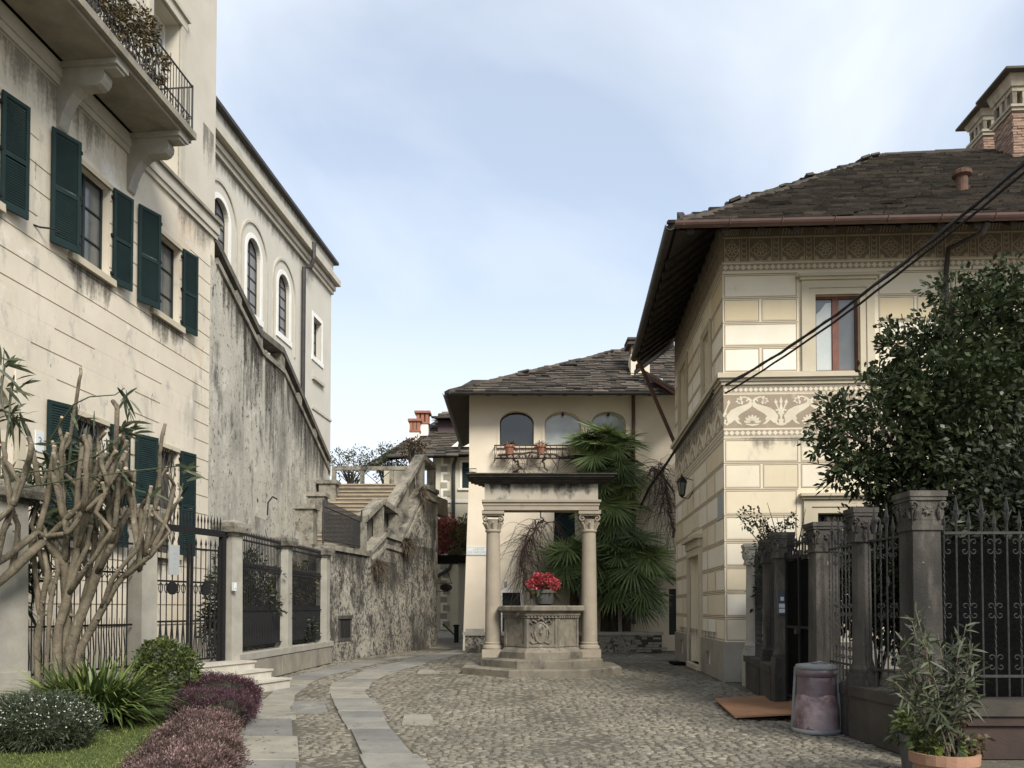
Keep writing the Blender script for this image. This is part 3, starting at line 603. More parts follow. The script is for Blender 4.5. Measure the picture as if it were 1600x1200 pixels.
def text(s, F, u, z, size, w, m, parent, root, sy=1.0):
    c = bpy.data.curves.new('lettering', 'FONT'); c.body = s; c.size = size; c.align_x = 'CENTER'; c.align_y = 'CENTER'; c.extrude = .002; c.materials.append(m_[m])
    o = bpy.data.objects.new('lettering', c); C.objects.link(o); p = F.pt(u, w, z); n = Vector((F.n[0], F.n[1], 0)); x = Vector((0, 0, 1)).cross(n)
    M = Matrix((x, Vector((0, 0, 1))*sy, n)).transposed().to_4x4(); bpy.context.view_layer.update(); me = bpy.data.meshes.new_from_object(o.evaluated_get(bpy.context.evaluated_depsgraph_get())); bpy.data.objects.remove(o); me.transform(Matrix.Translation(p-ORG[root.name]) @ M); me.name = 'lettering'; o = bpy.data.objects.new('lettering', me); C.objects.link(o); o.parent = parent; return o
text('3', LH, pu, pz, .22, .023, 'letter_blue', pl, house)
hk = MB(); hu, hz = LH.px(58, 355); hk.tube([LH.pt(hu-.1, .0, hz), LH.pt(hu, .05, hz), LH.pt(hu+.1, .3, hz), LH.pt(hu+.16, .34, hz-.06)], .018, 5); hk.build('shutter_hook', m_['iron'], house)

drips(LH, [(c-hw-.3, c+hw+.3, zW0-.14, 1.1) for c in cW]+[(c-hw-.2, c+hw+.2, zG0-.12, .8) for c in cW[1:]], 'drip_dark', house)
drips(LH, [(U0+3, UB+.1, ZB-.5, 1.5), (cor-2.2, cor, zs0, 1.2)], 'drip_soft', house)
drips(LH, [(cu-1.3, cu, 21, 6.0), (cu-.8, cu, 14.5, 2)], 'drip_soft', house, w=-.096)
# climbing plant on the balcony rail
bp = thing('balcony_plant', LH.pt(uL(16.5), 1.2, ZB+.17), 'brownish climbing plant tangled through the balcony railing', 'plant')
blobs = []
rng = np.random.default_rng(5)
for i in range(12):
    u = uL(14.3)+i*.19; blobs.append((LH.pt(u, 1.22, z0+.62+.25*math.sin(i*1.7)+(.25 if 5 < i < 10 else 0)), (.16, .16, .32)))
foliage('foliage', blobs, 300, 7, .1, .09, .045, m_['leaf_brown'], bp, 21)
st = MB()
for i in range(10): u = uL(14.6)+i*.26; st.tube([LH.pt(u, 1.2, z0), LH.pt(u+.1*rng.normal(), 1.22, z0+.5), LH.pt(u+.2*rng.normal(), 1.24, z0+1.2)], .01, 4)
st.build('stem', m_['bark_dark'], bp)
pt_ = thing('flower_pot', LH.pt(uL(15.6), 1.0, ZB+.17), 'plain clay pot standing on the balcony slab behind the railing', 'flower pot')
q = LH.pt(uL(15.6), 1.0, 0); x = MB(); x.lathe((q.x, q.y), [(.12, z0), (.17, z0+.26), (.19, z0+.26), (.19, z0+.31), (.15, z0+.31), (.14, z0+.27)], 14); x.build('pot', m_['terracotta'], pt_)

# ------------------------------------------------------------------ CHURCH
CH = Fr((-11.9, 0), (.1, 1)); ce = CH.px(517, 560)[0]; ZC = CH.px(520, 440)[1]
church = thing('church', CH.pt(uL(31), -4, 0), 'pale plastered church wall with tall arched windows behind the stone stair', 'church')
zc1 = CH.px(515, 457)[1]; zp = CH.px(518, 414)[1]
specs = []
for px, yt, yb_, wd in ((345, 312, 425, 1.15), (397, 374, 492, 1.15), (444, 430, 526, 1.15)):
    u, zt_ = CH.px(px, yt); _, zb_ = CH.px(px, yb_); specs.append((u-wd/2, u+wd/2, zb_, zt_, wd/2, .2))
u, zt_ = CH.px(496, 500); zb_ = CH.px(496, 562)[1]; sq = (u-.5, u+.5, zb_, zt_, 0, .3)
c_ = MB(); c_.wall(CH, uL(18), ce, 0, zc1, specs+[sq], .35); c_.body(CH, uL(18), ce, 0, zc1, 9); c_.build('wall', m_['church_plaster'], church)
for s in specs:
    w_ = window(CH, s[0], s[1], s[2], s[3], -.16, church, 2, 6, 'gutter_dark', 'glass_lead', .03, .015, arch=s[4])
    t_ = MB(); m0 = (s[0]+s[1])/2; r0 = s[4]
    def ringarch(mb, ra, rb, zb, wa, wb):
        zs = s[3]-s[4]; A = [(m0-ra*math.cos(math.pi*k/16), zs+ra*math.sin(math.pi*k/16)) for k in range(17)]; B = [(m0-rb*math.cos(math.pi*k/16), zs+rb*math.sin(math.pi*k/16)) for k in range(17)]
        for k in range(16): mb.fprism(CH, [A[k], A[k+1], B[k+1], B[k]], wa, wb)
        mb.fbox(CH, m0-rb, m0-ra, wa, wb, zb, zs); mb.fbox(CH, m0+ra, m0+rb, wa, wb, zb, zs)
    ringarch(t_, r0-.002, r0+.16, s[2], -.02, .02); t_.fbox(CH, m0-r0-.2, m0+r0+.2, -.02, .05, s[2]-.22, s[2]); t_.build('window_surround', m_['white_trim'], church)
    t_ = MB(); ringarch(t_, r0+.5, r0+.58, s[2]-.5, -.02, .05); t_.build('arch_moulding', m_['mould'], church)
window(CH, sq[0], sq[1], sq[2], sq[3], -.25, church, 1, 4, 'gutter_dark', 'glass_lead', .03, .015)
t_ = MB(); t_.fbox(CH, sq[0]-.18, sq[0], -.02, .02, sq[2], sq[3]); t_.fbox(CH, sq[1], sq[1]+.18, -.02, .02, sq[2], sq[3]); t_.fbox(CH, sq[0]-.18, sq[1]+.18, -.02, .02, sq[3], sq[3]+.18); t_.fbox(CH, sq[0]-.22, sq[1]+.22, -.02, .05, sq[2]-.2, sq[2]); t_.build('window_surround', m_['white_trim'], church)
t_ = MB(); h = ZC-zc1
for a, e, w in ((0, .25, .1), (.25, .5, .18), (.5, .62, .12), (.62, 1, .38)): t_.fbox(CH, uL(18), ce+w*.6, -9.2, w, zc1+h*a, zc1+h*e)
t_.build('cornice', m_['mould'], church)
t_ = MB(); t_.fbox(CH, uL(18), ce-.1, -9, .12, ZC, zp); t_.build('parapet', m_['church_plaster'], church)
t_ = MB(); t_.fbox(CH, uL(18), ce+.12, -9.2, .32, zp, zp+.12); t_.build('roof', m_['gutter_dark'], church)
t_ = MB(); u, zt_ = CH.px(470, 405)
t_.tube([CH.pt(u+.35, .42, ZC+.1), CH.pt(u+.35, .42, zc1+.1), CH.pt(u+.35, .3, zc1-.25), CH.pt(u, .14, zc1-.4), CH.pt(u, .12, 6)], .09, 8); t_.build('downpipe', m_['gutter_dark'], church)
t_ = MB(); u0_, z_ = CH.px(487, 588); u1_, _ = CH.px(504, 597); t_.fbox(CH, u0_, u1_, -.02, .12, z_-.1, z_+.02)
u0_, z_ = CH.px(487, 636); t_.fbox(CH, u0_, ce+.04, -.02, .05, z_-.06, z_+.04); t_.build('ledge', m_['mould'], church)

drips(CH, [(uL(20), ce, zp, .5)], 'drip_soft', church, w=.124); drips(CH, [(uL(20), ce, zc1, .9)], 'drip_soft', church)
# ------------------------------------------------------------------ ROUGH STAIR WALL + BANISTER
RW = Fr((-9.724, 0), (.0788, 1))
def rw(px, py): return RW.px(px, py)
pa, pb, pc, pd = rw(337, 412), rw(409, 554), rw(443, 584), rw(514, 738)
rough = thing('stair_wall', RW.pt(pb[0], -.3, 0), 'high weathered stair wall with black lichen and a stone handrail, beside the cream house', 'wall')
x = MB(); x.fprism(RW, [(pa[0]-.3, 0), (pd[0], 0), pd, pc, pb, pa, (pa[0]-.3, pa[1]+.15)], -.5, 0); x.build('wall', m_['lichen_wall'], rough)
x = MB()
for a, e in ((pa, pb), (pb, pc), (pc, pd)): x.fprism(RW, [a, e, (e[0], e[1]+.16), (a[0], a[1]+.16)], -.52, .07)
x.build('coping', m_['rail_stone'], rough)
ra, rb, rc, rd = rw(335, 366), rw(406, 514), rw(442, 543), rw(515, 714)
x = MB()
for a, e in ((ra, rb), (rb, rc), (rc, rd)): x.fprism(RW, [(a[0], a[1]-.20), (e[0], e[1]-.20), e, a], -.42, .05)
x.build('handrail', m_['rail_dark'], rough)
def lerp2(a, b, t): return (a[0]+(b[0]-a[0])*t, a[1]+(b[1]-a[1])*t)
for a, e, c, f, n in ((pa, pb, ra, rb, 2), (pc, pd, rc, rd, 3)):
    for k in range(n+1):
        t = k/n; b0, t0 = lerp2(a, e, t), lerp2(c, f, t); u = (b0[0]+t0[0])/2
        if k in (0,) and n == 2: continue
        x = MB(); x.fbox(RW, u-.17, u+.17, -.38, .0, b0[1]-.1, t0[1]-.19); x.build('post', m_['rail_stone'], rough)
x = MB()
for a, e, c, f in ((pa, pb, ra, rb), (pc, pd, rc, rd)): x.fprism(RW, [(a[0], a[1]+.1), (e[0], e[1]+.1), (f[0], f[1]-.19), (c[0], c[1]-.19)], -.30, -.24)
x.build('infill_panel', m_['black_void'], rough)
x = MB()
for p, q in (((pb[0]+.2, pb[1]+.16), (pc[0]-.2, rc[1]-.2)), ((pb[0]+.2, rb[1]-.2), (pc[0]-.2, pc[1]+.16)), ((pb[0]+.2, pb[1]+.5), (pc[0]-.2, pc[1]+.5))): x.tube([RW.pt(p[0], -.2, p[1]), RW.pt(q[0], -.2, q[1])], .016, 4)
x.build('iron_cross', m_['iron'], rough)

def zt_(u):
    for a, e in ((pa, pb), (pb, pc), (pc, pd)):
        if a[0] <= u <= e[0]: return a[1]+(e[1]-a[1])*(u-a[0])/(e[0]-a[0])
    return pd[1]
drips(RW, [(a, a+w_, (zt_(a), zt_(a+w_)), ln) for a, w_, ln in ((pa[0]+.1, 2.2, 2.2), (pa[0]+1.6, 1.6, 5.5), (pb[0]-.9, 1.1, 3), (pb[0]+.1, 1.2, 7.5), (pb[0]+.9, 1.2, 3), (pc[0], 2.2, 3), (pc[0]+1.4, 1.6, 4.6), (pc[0]+2.6, 2.0, 2.5))], 'drip_dark', rough)
# ------------------------------------------------------------------ STAIR
def xw(Y): return -11.41+.2537*Y
stair = thing('staircase', (-5.5, 27, 0), 'wide old stone staircase climbing between the lichened stair wall and the parapet', 'staircase')
Y0s, Y1s, Z0s, Z1s, NS = 22.3, 31.4, .6, 6.45, 33
x = MB(); rng = random.Random(2)
for i in range(NS):
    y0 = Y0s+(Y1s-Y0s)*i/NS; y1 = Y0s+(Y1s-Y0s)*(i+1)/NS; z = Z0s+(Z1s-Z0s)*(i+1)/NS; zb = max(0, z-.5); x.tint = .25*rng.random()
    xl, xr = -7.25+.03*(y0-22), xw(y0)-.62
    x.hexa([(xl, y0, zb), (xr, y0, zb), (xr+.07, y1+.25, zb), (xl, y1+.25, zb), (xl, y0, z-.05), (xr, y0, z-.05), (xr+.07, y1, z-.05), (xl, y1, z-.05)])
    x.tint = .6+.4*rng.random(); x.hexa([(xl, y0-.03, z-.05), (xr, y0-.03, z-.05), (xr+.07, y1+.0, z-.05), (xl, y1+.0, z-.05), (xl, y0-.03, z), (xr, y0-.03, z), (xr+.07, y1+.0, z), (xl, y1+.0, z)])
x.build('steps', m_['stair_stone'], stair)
x = MB(); x.zprism([(-7.6, 31.42), (xw(31.4)-.62, 31.42), (xw(33)-.62, 33), (-2.9, 36), (-8.2, 36)], 5.7, 6.46); x.build('landing', m_['stair_stone'], stair)
for (px, py, Y, s) in ((514, 752, 30.2, .62), (497, 771, 28, .56), (479, 790, 26, .58)):
    p = P(px, py, Y); x = MB(); x.box(p.x-s/2, p.x+s/2, Y-s/2, Y+s/2, p.z-1.8, p.z-.14); x.box(p.x-s/2-.07, p.x+s/2+.07, Y-s/2-.07, Y+s/2+.07, p.z-.14, p.z); x.build('stepped_block', m_['rail_stone'], stair)
p, q = P(398, 806, 22.2), P(468, 832, 25.4); x = MB()
x.hexa([(p.x, 22.2, 0), (q.x, 25.4, 0), (q.x, 25.9, 0), (p.x, 22.7, 0), (p.x, 22.2, p.z), (q.x, 25.4, q.z), (q.x, 25.9, q.z), (p.x, 22.7, p.z)]); x.build('side_wall', m_['lichen_wall'], stair)
x = MB(); pr = P(418, 775, 22.5); x.tube([P(418, 805, 22.6), P(419, 785, 22.6), P(426, 776, 22.9), P(433, 780, 23.2)], .022, 5); x.build('iron_handrail', m_['iron'], stair)
# landing railing
lr = thing('landing_railing', (-5.6, 34.6, 6.46), 'straight stone rail with crossed wires along the top landing against the sky', 'railing')
x = MB(); A, B = P(519, 729, 34.6), P(668, 729, 34.6); x.box(A.x, B.x, 34.5, 34.7, A.z-.16, A.z); x.build('top_rail', m_['rail_stone'], lr)
for px in (522, 566, 612, 655):
    x = MB(); p = P(px, 735, 34.6); x.box(p.x-.09, p.x+.09, 34.52, 34.68, 6.46, A.z-.16); x.build('post', m_['rail_stone'], lr)
x = MB()
for a, e in ((522, 566), (566, 612)):
    a, e = P(a, 735, 34.6).x, P(e, 735, 34.6).x
    x.tube([(a, 34.6, 6.5), (e, 34.6, A.z-.16)], .014, 4); x.tube([(e, 34.6, 6.5), (a, 34.6, A.z-.16)], .014, 4)
x.build('wire_cross', m_['iron'], lr)

# ------------------------------------------------------------------ LOWER RETAINING WALL WITH PARAPET
SW = Fr((-11.41, 0), (.2537, 1)); ks = math.hypot(.2537, 1)
def us(Y): return Y*ks
ret = thing('retaining_wall', SW.pt(us(28), -.3, 0), 'mottled rubble retaining wall topped by a stepped stone parapet, left of the lane', 'wall')
top = [(us(23.5), 3.35), (us(26.3), 3.32)]+[(SW.px(px, py)) for px, py in ((602, 838), (626, 846), (664, 762))]+[SW.px(684, 772)]
x = MB(); x.fprism(SW, [(top[0][0], 0), (top[-1][0], 0)]+top[::-1], -.6, 0); x.build('wall', m_['rubble_wall'], ret)
x = MB()
for a, e in zip(top, top[1:]): x.fprism(SW, [(a[0], a[1]-.02), (e[0], e[1]-.02), (e[0], e[1]+.14), (a[0], a[1]+.14)], -.50, .07)
x.build('coping', m_['rail_stone'], ret)
rp = [SW.px(px, py) for px, py in ((571, 806), (598, 779), (621, 795))]; rp2 = [SW.px(px, py) for px, py in ((613, 790), (662, 710), (680, 727))]
x = MB()
for a, e in list(zip(rp, rp[1:]))+list(zip(rp2, rp2[1:])): x.fprism(SW, [(a[0], a[1]-.20), (e[0], e[1]-.20), e, a], -.36, .05)
x.build('handrail', m_['rail_stone'], ret)
def topz(u):
    for a, e in zip(top, top[1:]):
        if a[0] <= u <= e[0]: return a[1]+(e[1]-a[1])*(u-a[0])/(e[0]-a[0])
    return top[-1][1]
for p in (rp[0], rp[1], rp[2], rp2[1], (rp2[2][0]-.05, rp2[2][1])):
    x = MB(); x.fbox(SW, p[0]-.12, p[0]+.12, -.30, .0, topz(p[0])+.0, p[1]-.2); x.build('post', m_['rail_stone'], ret)
q = lerp2(rp2[0], rp2[1], .5); x = MB(); x.fbox(SW, q[0]-.12, q[0]+.12, -.36, -.05, topz(q[0]), q[1]-.2); x.build('post', m_['rail_stone'], ret)
x = MB()
for (a, e) in ((rp[0], rp[1]), (rp2[0], rp2[1])):
    n = 14
    ba, be = (a[0], topz(a[0])), (e[0], topz(e[0])); x.fprism(SW, [(ba[0], ba[1]+.15), (be[0], be[1]+.15), (e[0], e[1]-.24), (a[0], a[1]-.24)], -.44, -.36)
x.build('infill_panel', m_['rail_dark'], ret)
x = MB()
for a, e in list(zip(top, top[1:]))[1:]: x.fprism(SW, [(a[0], a[1]-.40), (e[0], e[1]-.40), (e[0], e[1]-.26), (a[0], a[1]-.26)], -.1, .06)
x.build('lower_ledge', m_['rail_stone'], ret)
drips(SW, [(top[0][0], us(26.2), 3.3, 1.6), (us(26.2), us(28.9), 3.2, 2.6), (us(28.6), us(32.9), 4.0, 3.2), (us(31), top[-1][0]-.05, 6.1, 4.5)], 'drip_dark', ret)
u0_, z1_ = SW.px(531, 968); u1_, z0_ = SW.px(546, 996)
x = MB(); x.ring(SW, u0_-.12, u1_+.12, z0_-.1, z1_+.12, .12, .02); x.fbox(SW, u0_-.12, u1_+.12, -.01, .06, z1_+.02, z1_+.12); x.fbox(SW, u0_, u1_, -.01, .012, z0_, z1_); v = x.build('vent_window', m_['pillar_dark'], ret)
x = MB()
for k in range(7): t = (k+.5)/7; x.fbox(SW, u0_+(u1_-u0_)*t-.02, u0_+(u1_-u0_)*t+.02, .013, .03, z0_, z1_)
x.build('grating', m_['iron'], v, ret)
# iron fence on that wall
fe = thing('wall_railing', SW.pt(us(24.8), -.1, 3.55), 'dense grey iron railing standing on the rubble wall below the stair', 'railing')
x = MB(); n = 40
for k in range(n+1):
    t = k/n; u = us(23.55)+(us(26.0)-us(23.55))*t; x.tube([SW.pt(u, -.12, 3.55), SW.pt(u, -.12, 4.80-.22*t)], .012, 4)
for z in (3.62, 4.5): x.tube([SW.pt(us(23.5), -.12, z+.1*(z > 4)), SW.pt(us(26.05), -.12, z-.1*(z > 4))], .022, 4)
for u in (us(23.5), us(26.05)): x.tube([SW.pt(u, -.12, 3.5), SW.pt(u, -.12, 4.8)], .03, 6)
x.build('bars', m_['iron_grey'], fe)
x = MB(); x.fbox(SW, us(23.5), us(26.05), -.17, -.15, 3.62, 4.45); x.build('mesh_screen', mat('screen', (.10, .10, .098), (.07, .07, .07), 20, .8, 0, alpha=.4), fe)
# dry tufts rooted in the wall joints
for i, (px, py, n, lab) in enumerate(((584, 882, 420, 'small dry brown tuft hanging from the retaining wall below the iron railing'), (630, 848, 650, 'wide dry brown tuft hanging where the parapet starts its steep climb'), (655, 768, 260, 'thin dry tuft near the top corner of the stair parapet'))):
    c = SW.pt(*[SW.px(px, py)[0], .08, SW.px(px, py)[1]]); rg = np.random.default_rng(30+i)
    B = np.array(c)[None]+rg.normal(0, .05, (n, 3)); D = rg.normal(0, .6, (n, 3))+np.array([.5, -.5, .15])
    tag(strips('dry_plant', B, D, unit(rg, n), .22+.36*rg.random(n), .016, .6, m_['dry_tuft'], k=3), lab, 'plant')
# ------------------------------------------------------------------ RIGHT HOUSE (sgraffito)
RC = (4.63, 17.4); RFt = Fr(RC, (1, -.05)); RS = Fr(RC, (-.068, -1)); RS = Fr(RC, (.068, 1), -1)
rh = thing('painted_house', (8, 21, 0), 'cream house with painted block pattern and friezes under a stone slab roof, on the right', 'house')
zf = lambda y: RFt.px(1134, y)[1]
Lf, Ls = 12.5, 7.75; OV = 1.24; RSL = .72
ZEc = P(1062, 349, RC[1]-OV).z; ZT = ZEc+RSL*OV-.06
pf = lambda x, y: RFt.px(x, y)
wu0, wz1 = pf(1273, 461); wu1, wz0 = pf(1344, 580); zsill = zf(587)
lu0, lz1 = pf(1277, 802); lz0 = lz1-1.7
win = (wu0, wu1, wz0, wz1, 0, .22); low = (lu0, lu0+1.05, lz0, lz1, 0, .22)
x = MB(); x.wall(RFt, 0, Lf, 0, ZT, [win, low], .22); x.body(RFt, .25, Lf, 0, ZT-.01, 6.5, -.02); x.build('wall', m_['cream_joint'], rh)
ps = lambda px, py: RS.px(px, py)
du0 = ps(1095, 900)[0]; du1 = ps(1078, 900)[0]; dz1 = ps(1090, 868)[1]
door = (du0, du1, .12, dz1, 0, .35)
swin = []
for a, e, t, bt in ((1111, 1100, 520, 612), (1074, 1063, 570, 668)):
    ua = ps(a, 600)[0]; ub = ps(e, 600)[0]; swin.append((ua, ub, zsill+.05, ps((a+e)/2, t)[1], 0, .3))
vents = []
for a, e, t, bt in ((1113, 1106, 1018, 1040), (1070, 1065, 1000, 1022)):
    ua = ps(a, t)[0]; ub = ps(e, t)[0]; vents.append((ua, ub, ps(a, bt)[1], ps(a, t)[1], 0, .3))
x = MB(); x.wall(RS, 0, Ls, 0, ZT, [door]+swin+vents, .3)
for o in swin+vents: x.frect(RS, o[0], o[1], o[2], o[3], -.3)
x.body(RS, .26, Ls, 0, ZT-.012, 5.8, -.026); x.build('wall', m_['cream_joint'], rh)
# painted blocks
def blocks(F, name, L, rows, holes, seed):
    mb = MB(); rg = random.Random(seed)
    for (zb, zt, segs) in rows:
        for (a, e) in segs:
            parts = [(a, e)]
            for h in holes:
                if h[2] < zt-.02 and h[3] > zb+.02:
                    np_ = []
                    for p in parts:
                        if h[1] <= p[0] or h[0] >= p[1]: np_.append(p); continue
                        if h[0]-p[0] > .15: np_.append((p[0], h[0]))
                        if p[1]-h[1] > .15: np_.append((h[1], p[1]))
                    parts = np_
            for (p, q) in parts:
                g = .028; mb.cur = 0; mb.tint = .5; mb.frect(F, p, q, zt-.011, zt+.011, .003)
                mb.ring(F, p+g, q-g, zb+g, zt-g, .017, .004)
                mb.cur = 1; mb.tint = min(1, max(0, rg.gauss(.5, .22)+rows_t.get(round(zb, 2), 0))); i = g+.017+.016; mb.fbox(F, p+i, q-i, -.01, .005, zb+i, zt-i)
                mb.cur = 0; mb.tint = .5
    return mb.build(name, [m_['line_brown'], m_['cream_block']], rh)
zr_up = [zf(y) for y in (583, 543, 505, 467, 429)]; zr_lo = [zf(y) for y in (1003, 965, 925, 886, 846, 806, 765, 724, 686)]
rows_t = {round(zr_up[2], 2): -.42, round(zr_up[3], 2): -.12, round(zr_up[0], 2): .3, round(zr_up[1], 2): .3, round(zr_lo[3], 2): .15}
bw = pf(1247, 500)[0]
def segs(L, n, bw):
    out = []; u = 0
    while u < L-.2: e = min(L, u+bw/n); out.append((u, e)); u = e
    return out
WH = pf(1250, 500)[0], pf(1371, 500)[0]; LH_ = pf(1247, 800)[0], lu0+1.45
rowsF = [(zr_up[i], zr_up[i+1], segs(Lf, 2 if i % 2 == 0 else 1, bw)) for i in range(4)]+[(zr_lo[i], zr_lo[i+1], segs(Lf, 2 if i % 2 == 0 else 1, bw)) for i in range(8)]
rowsF = [(a, e, s if not (a > zsill and True) else [(p, min(q, WH[0])) for p, q in s if p < WH[0]-.1]+[(p+WH[1], q+WH[1]) for p, q in segs(Lf-WH[1], 2 if i % 2 == 0 else 1, bw)]) for i, (a, e, s) in enumerate(rowsF)]
blocks(RFt, 'painted_blocks', Lf, rowsF, [(WH[0], WH[1], zsill, zf(440)), (LH_[0], LH_[1], 0, zf(770))], 3)
dh = (du0-.25, du1+.25, 0, dz1+.5)
rowsS = [(zr_up[i], zr_up[i+1], segs(Ls, 2 if i % 2 == 0 else 1, 2.1)) for i in range(4)]+[(zr_lo[i], zr_lo[i+1], segs(Ls, 2 if i % 2 == 0 else 1, 2.1)) for i in range(8)]
blocks(RS, 'painted_blocks', Ls, rowsS, [dh]+[(o[0]-.12, o[1]+.12, o[2], o[3]+.15) for o in swin], 8)
# plain base
for F, L, hs in ((RFt, Lf, []), (RS, Ls, vents)):
    x = MB(); cuts = sorted({0 if F is RFt else -.05, L, *[q for o in hs+([door] if F is RS else []) for q in o[:2]]})
    for a, e in zip(cuts, cuts[1:]):
        o = [h for h in hs if h[0] < (a+e)/2 < h[1]]
        if F is RS and du0 < (a+e)/2 < du1: continue
        if o: x.fbox(F, a, e, -.02, .05, 0, o[0][2]); x.fbox(F, a, e, -.02, .05, o[0][3], zf(1003))
        else: x.fbox(F, a, e, -.02, .05, 0, zf(1003))
        if F is RS and e == du0: x.build('base_course', m_['house_base'], rh); x = MB()
    x.build('base_course', m_['house_base'], rh)
# bands
def diamonds(F, L, zb, zt, name):
    mb = MB(); mb.cur = 0; mb.frect(F, 0, L, zb, zt, .004); mb.cur = 1; t = (zt-zb)*.16
    mb.frect(F, 0, L, zb, zb+t*.6, .006); mb.frect(F, 0, L, zt-t*.6, zt, .006); c = (zb+zt)/2; r = (zt-zb)*.33; s = r*2.1; u = s/2
    while u < L: mb.poly([F.pt(u-r, .007, c), F.pt(u, .007, c-r), F.pt(u+r, .007, c), F.pt(u, .007, c+r)]); u += s
    return mb.build(name, [m_['frieze_brown'], m_['frieze_light']], rh)
def circ(F, mb, u, z, r, w, off, n=16, t0=0, t1=2*math.pi): mb.ribbon(F, [(u+r*math.cos(t0+(t1-t0)*k/n), z+r*math.sin(t0+(t1-t0)*k/n)) for k in range(n+1)], w, off)
def top_frieze(F, L, zb, zt):
    mb = MB(); mb.cur = 0; mb.frect(F, 0, L, zb, zt, .004); mb.cur = 1; H = zt-zb; hb = H*.5; t = .022
    mb.frect(F, 0, L, zb, zb+t, .006); mb.frect(F, 0, L, zb+hb, zb+hb+t, .006); s = .72; u = .04; n = 0
    while u < L-.1:
        pw = .5 if n else .34; a, e = u, min(L-.03, u+pw); c = (a+e)/2; zc = zb+hb*.5
        mb.ring(F, a, e, zb+t, zb+hb, .016, .0065)
        rx, rz = (e-a)*.46, hb*.40
        mb.ribbon(F, [(c-rx, zc), (c, zc+rz), (c+rx, zc), (c, zc-rz), (c-rx, zc)], .018, .007)
        circ(F, mb, c, zc, rz*.62, .014, .0072)
        for k in range(8): an = k*math.pi/4; mb.ribbon(F, [(c+.02*math.cos(an), zc+.02*math.sin(an)), (c+rz*.34*math.cos(an), zc+rz*.34*math.sin(an)), (c+rz*.52*math.cos(an), zc+rz*.52*math.sin(an))], [.008, .032, .006], .0074)
        for sx in (-1, 1):
            for k in range(4): an = math.pi/2-sx*(k+.5)*math.pi/8; cx, cz = c+sx*(rx-.01), zb+t+.02; mb.ribbon(F, [(cx, cz), (cx-sx*abs(math.cos(an))*.05, cz+math.sin(an)*.05), (cx-sx*abs(math.cos(an))*.09, cz+math.sin(an)*.09)], [.006, .024, .01], .0076)
        a2, e2 = e+.03, u+s-.05 if n else u+pw+.14
        mb.ring(F, e+.03, e+.03+.12, zb+t, zb+hb, .012, .0065)
        for k in range(4):
            zz = zb+t+.03+(hb-.08)*k/4; mb.ribbon(F, [(e+.05, zz+.05), (e+.09, zz), (e+.13, zz+.05)], .02, .007)
        for k in range(7): uu = a+.02+(pw-.02)*k/7; mb.ribbon(F, [(uu, zb+hb+.06), (uu+.035, zb+hb+H*.16), (uu, zb+hb+H*.27)], .018, .0065)
        u += pw+.2; n += 1
    return mb.build('top_frieze', [m_['frieze_dark'], m_['frieze_tan']], rh)
def mid_frieze(F, L, zb, zt):
    mb = MB(); mb.cur = 0; mb.frect(F, 0, L, zb, zt, .004); mb.cur = 1; H = zt-zb; s = 1.24; u = .62; q = lambda k, a: (k, a)
    while u < L+.6:
        for sx in (-1, 1):
            f = lambda X, Z: (u+sx*X*s, zb+Z*H)
            # curved beast: big head low on the outside, body arching up to the middle, tail curling
            mb.ribbon(F, [f(.40, .14), f(.38, .30), f(.32, .43), f(.23, .53), f(.13, .60), f(.04, .68), f(.015, .80), f(.06, .88), f(.10, .80)], [.05, .20, .20, .165, .13, .10, .075, .055, .03], .006)
            mb.ribbon(F, [f(.40, .20), f(.44, .10), f(.48, .14), f(.47, .24), f(.44, .22)], [.06, .045, .04, .035, .02], .0065)
            mb.ribbon(F, [f(.30, .30), f(.24, .16), f(.18, .10)], [.07, .05, .01], .0065); mb.ribbon(F, [f(.28, .33), f(.22, .24)], [.08, .01], .007)
            mb.ribbon(F, [f(.06, .88), f(.14, .93), f(.20, .90)], [.03, .03, .02], .0065)
            for (a, e) in ((.20, .96), (.27, .88), (.24, .72), (.17, .70), (.29, .78)): mb.ribbon(F, [f(.20, .82), f((.20+a)/2, (.82+e)/2), f(a, e)], [.03, .08, .01], .0068)
            mb.ribbon(F, [f(.5, .34), f(.44, .62), f(.395, .80)], [.05, .025, .05], .007); mb.ribbon(F, [f(.42, .74), f(.40, .86)], [.07, .005], .0072); mb.ribbon(F, [f(.5, .38), f(.45, .46)], [.05, .05], .0072)
        for k in range(7):
            an = math.pi*(k+.5)/7; cx, cz = u, zb+.14*H; mb.ribbon(F, [(cx+.05*math.cos(an), cz+.05*math.sin(an)), (cx+.13*math.cos(an), cz+.13*math.sin(an)), (cx+.185*math.cos(an), cz+.185*math.sin(an))], [.015, .06, .03], .0074)
        mb.ribbon(F, [(u-.14, zb+.11*H), (u, zb+.08*H), (u+.14, zb+.11*H)], [.02, .05, .02], .0074)
        mb.ribbon(F, [(u+s/2, zb+.06*H), (u+s/2, zb+.3*H), (u+s/2, zb+.5*H), (u+s/2, zb+.72*H), (u+s/2, zb+.78*H), (u+s/2, zb+.93*H)], [.12, .035, .09, .03, .075, .004], .0076)
        mb.ribbon(F, [(u+s/2-.12, zb+.52*H), (u+s/2+.12, zb+.52*H)], .035, .0078)
        u += s
    return mb.build('frieze', [m_['frieze_brown'], m_['frieze_light']], rh)
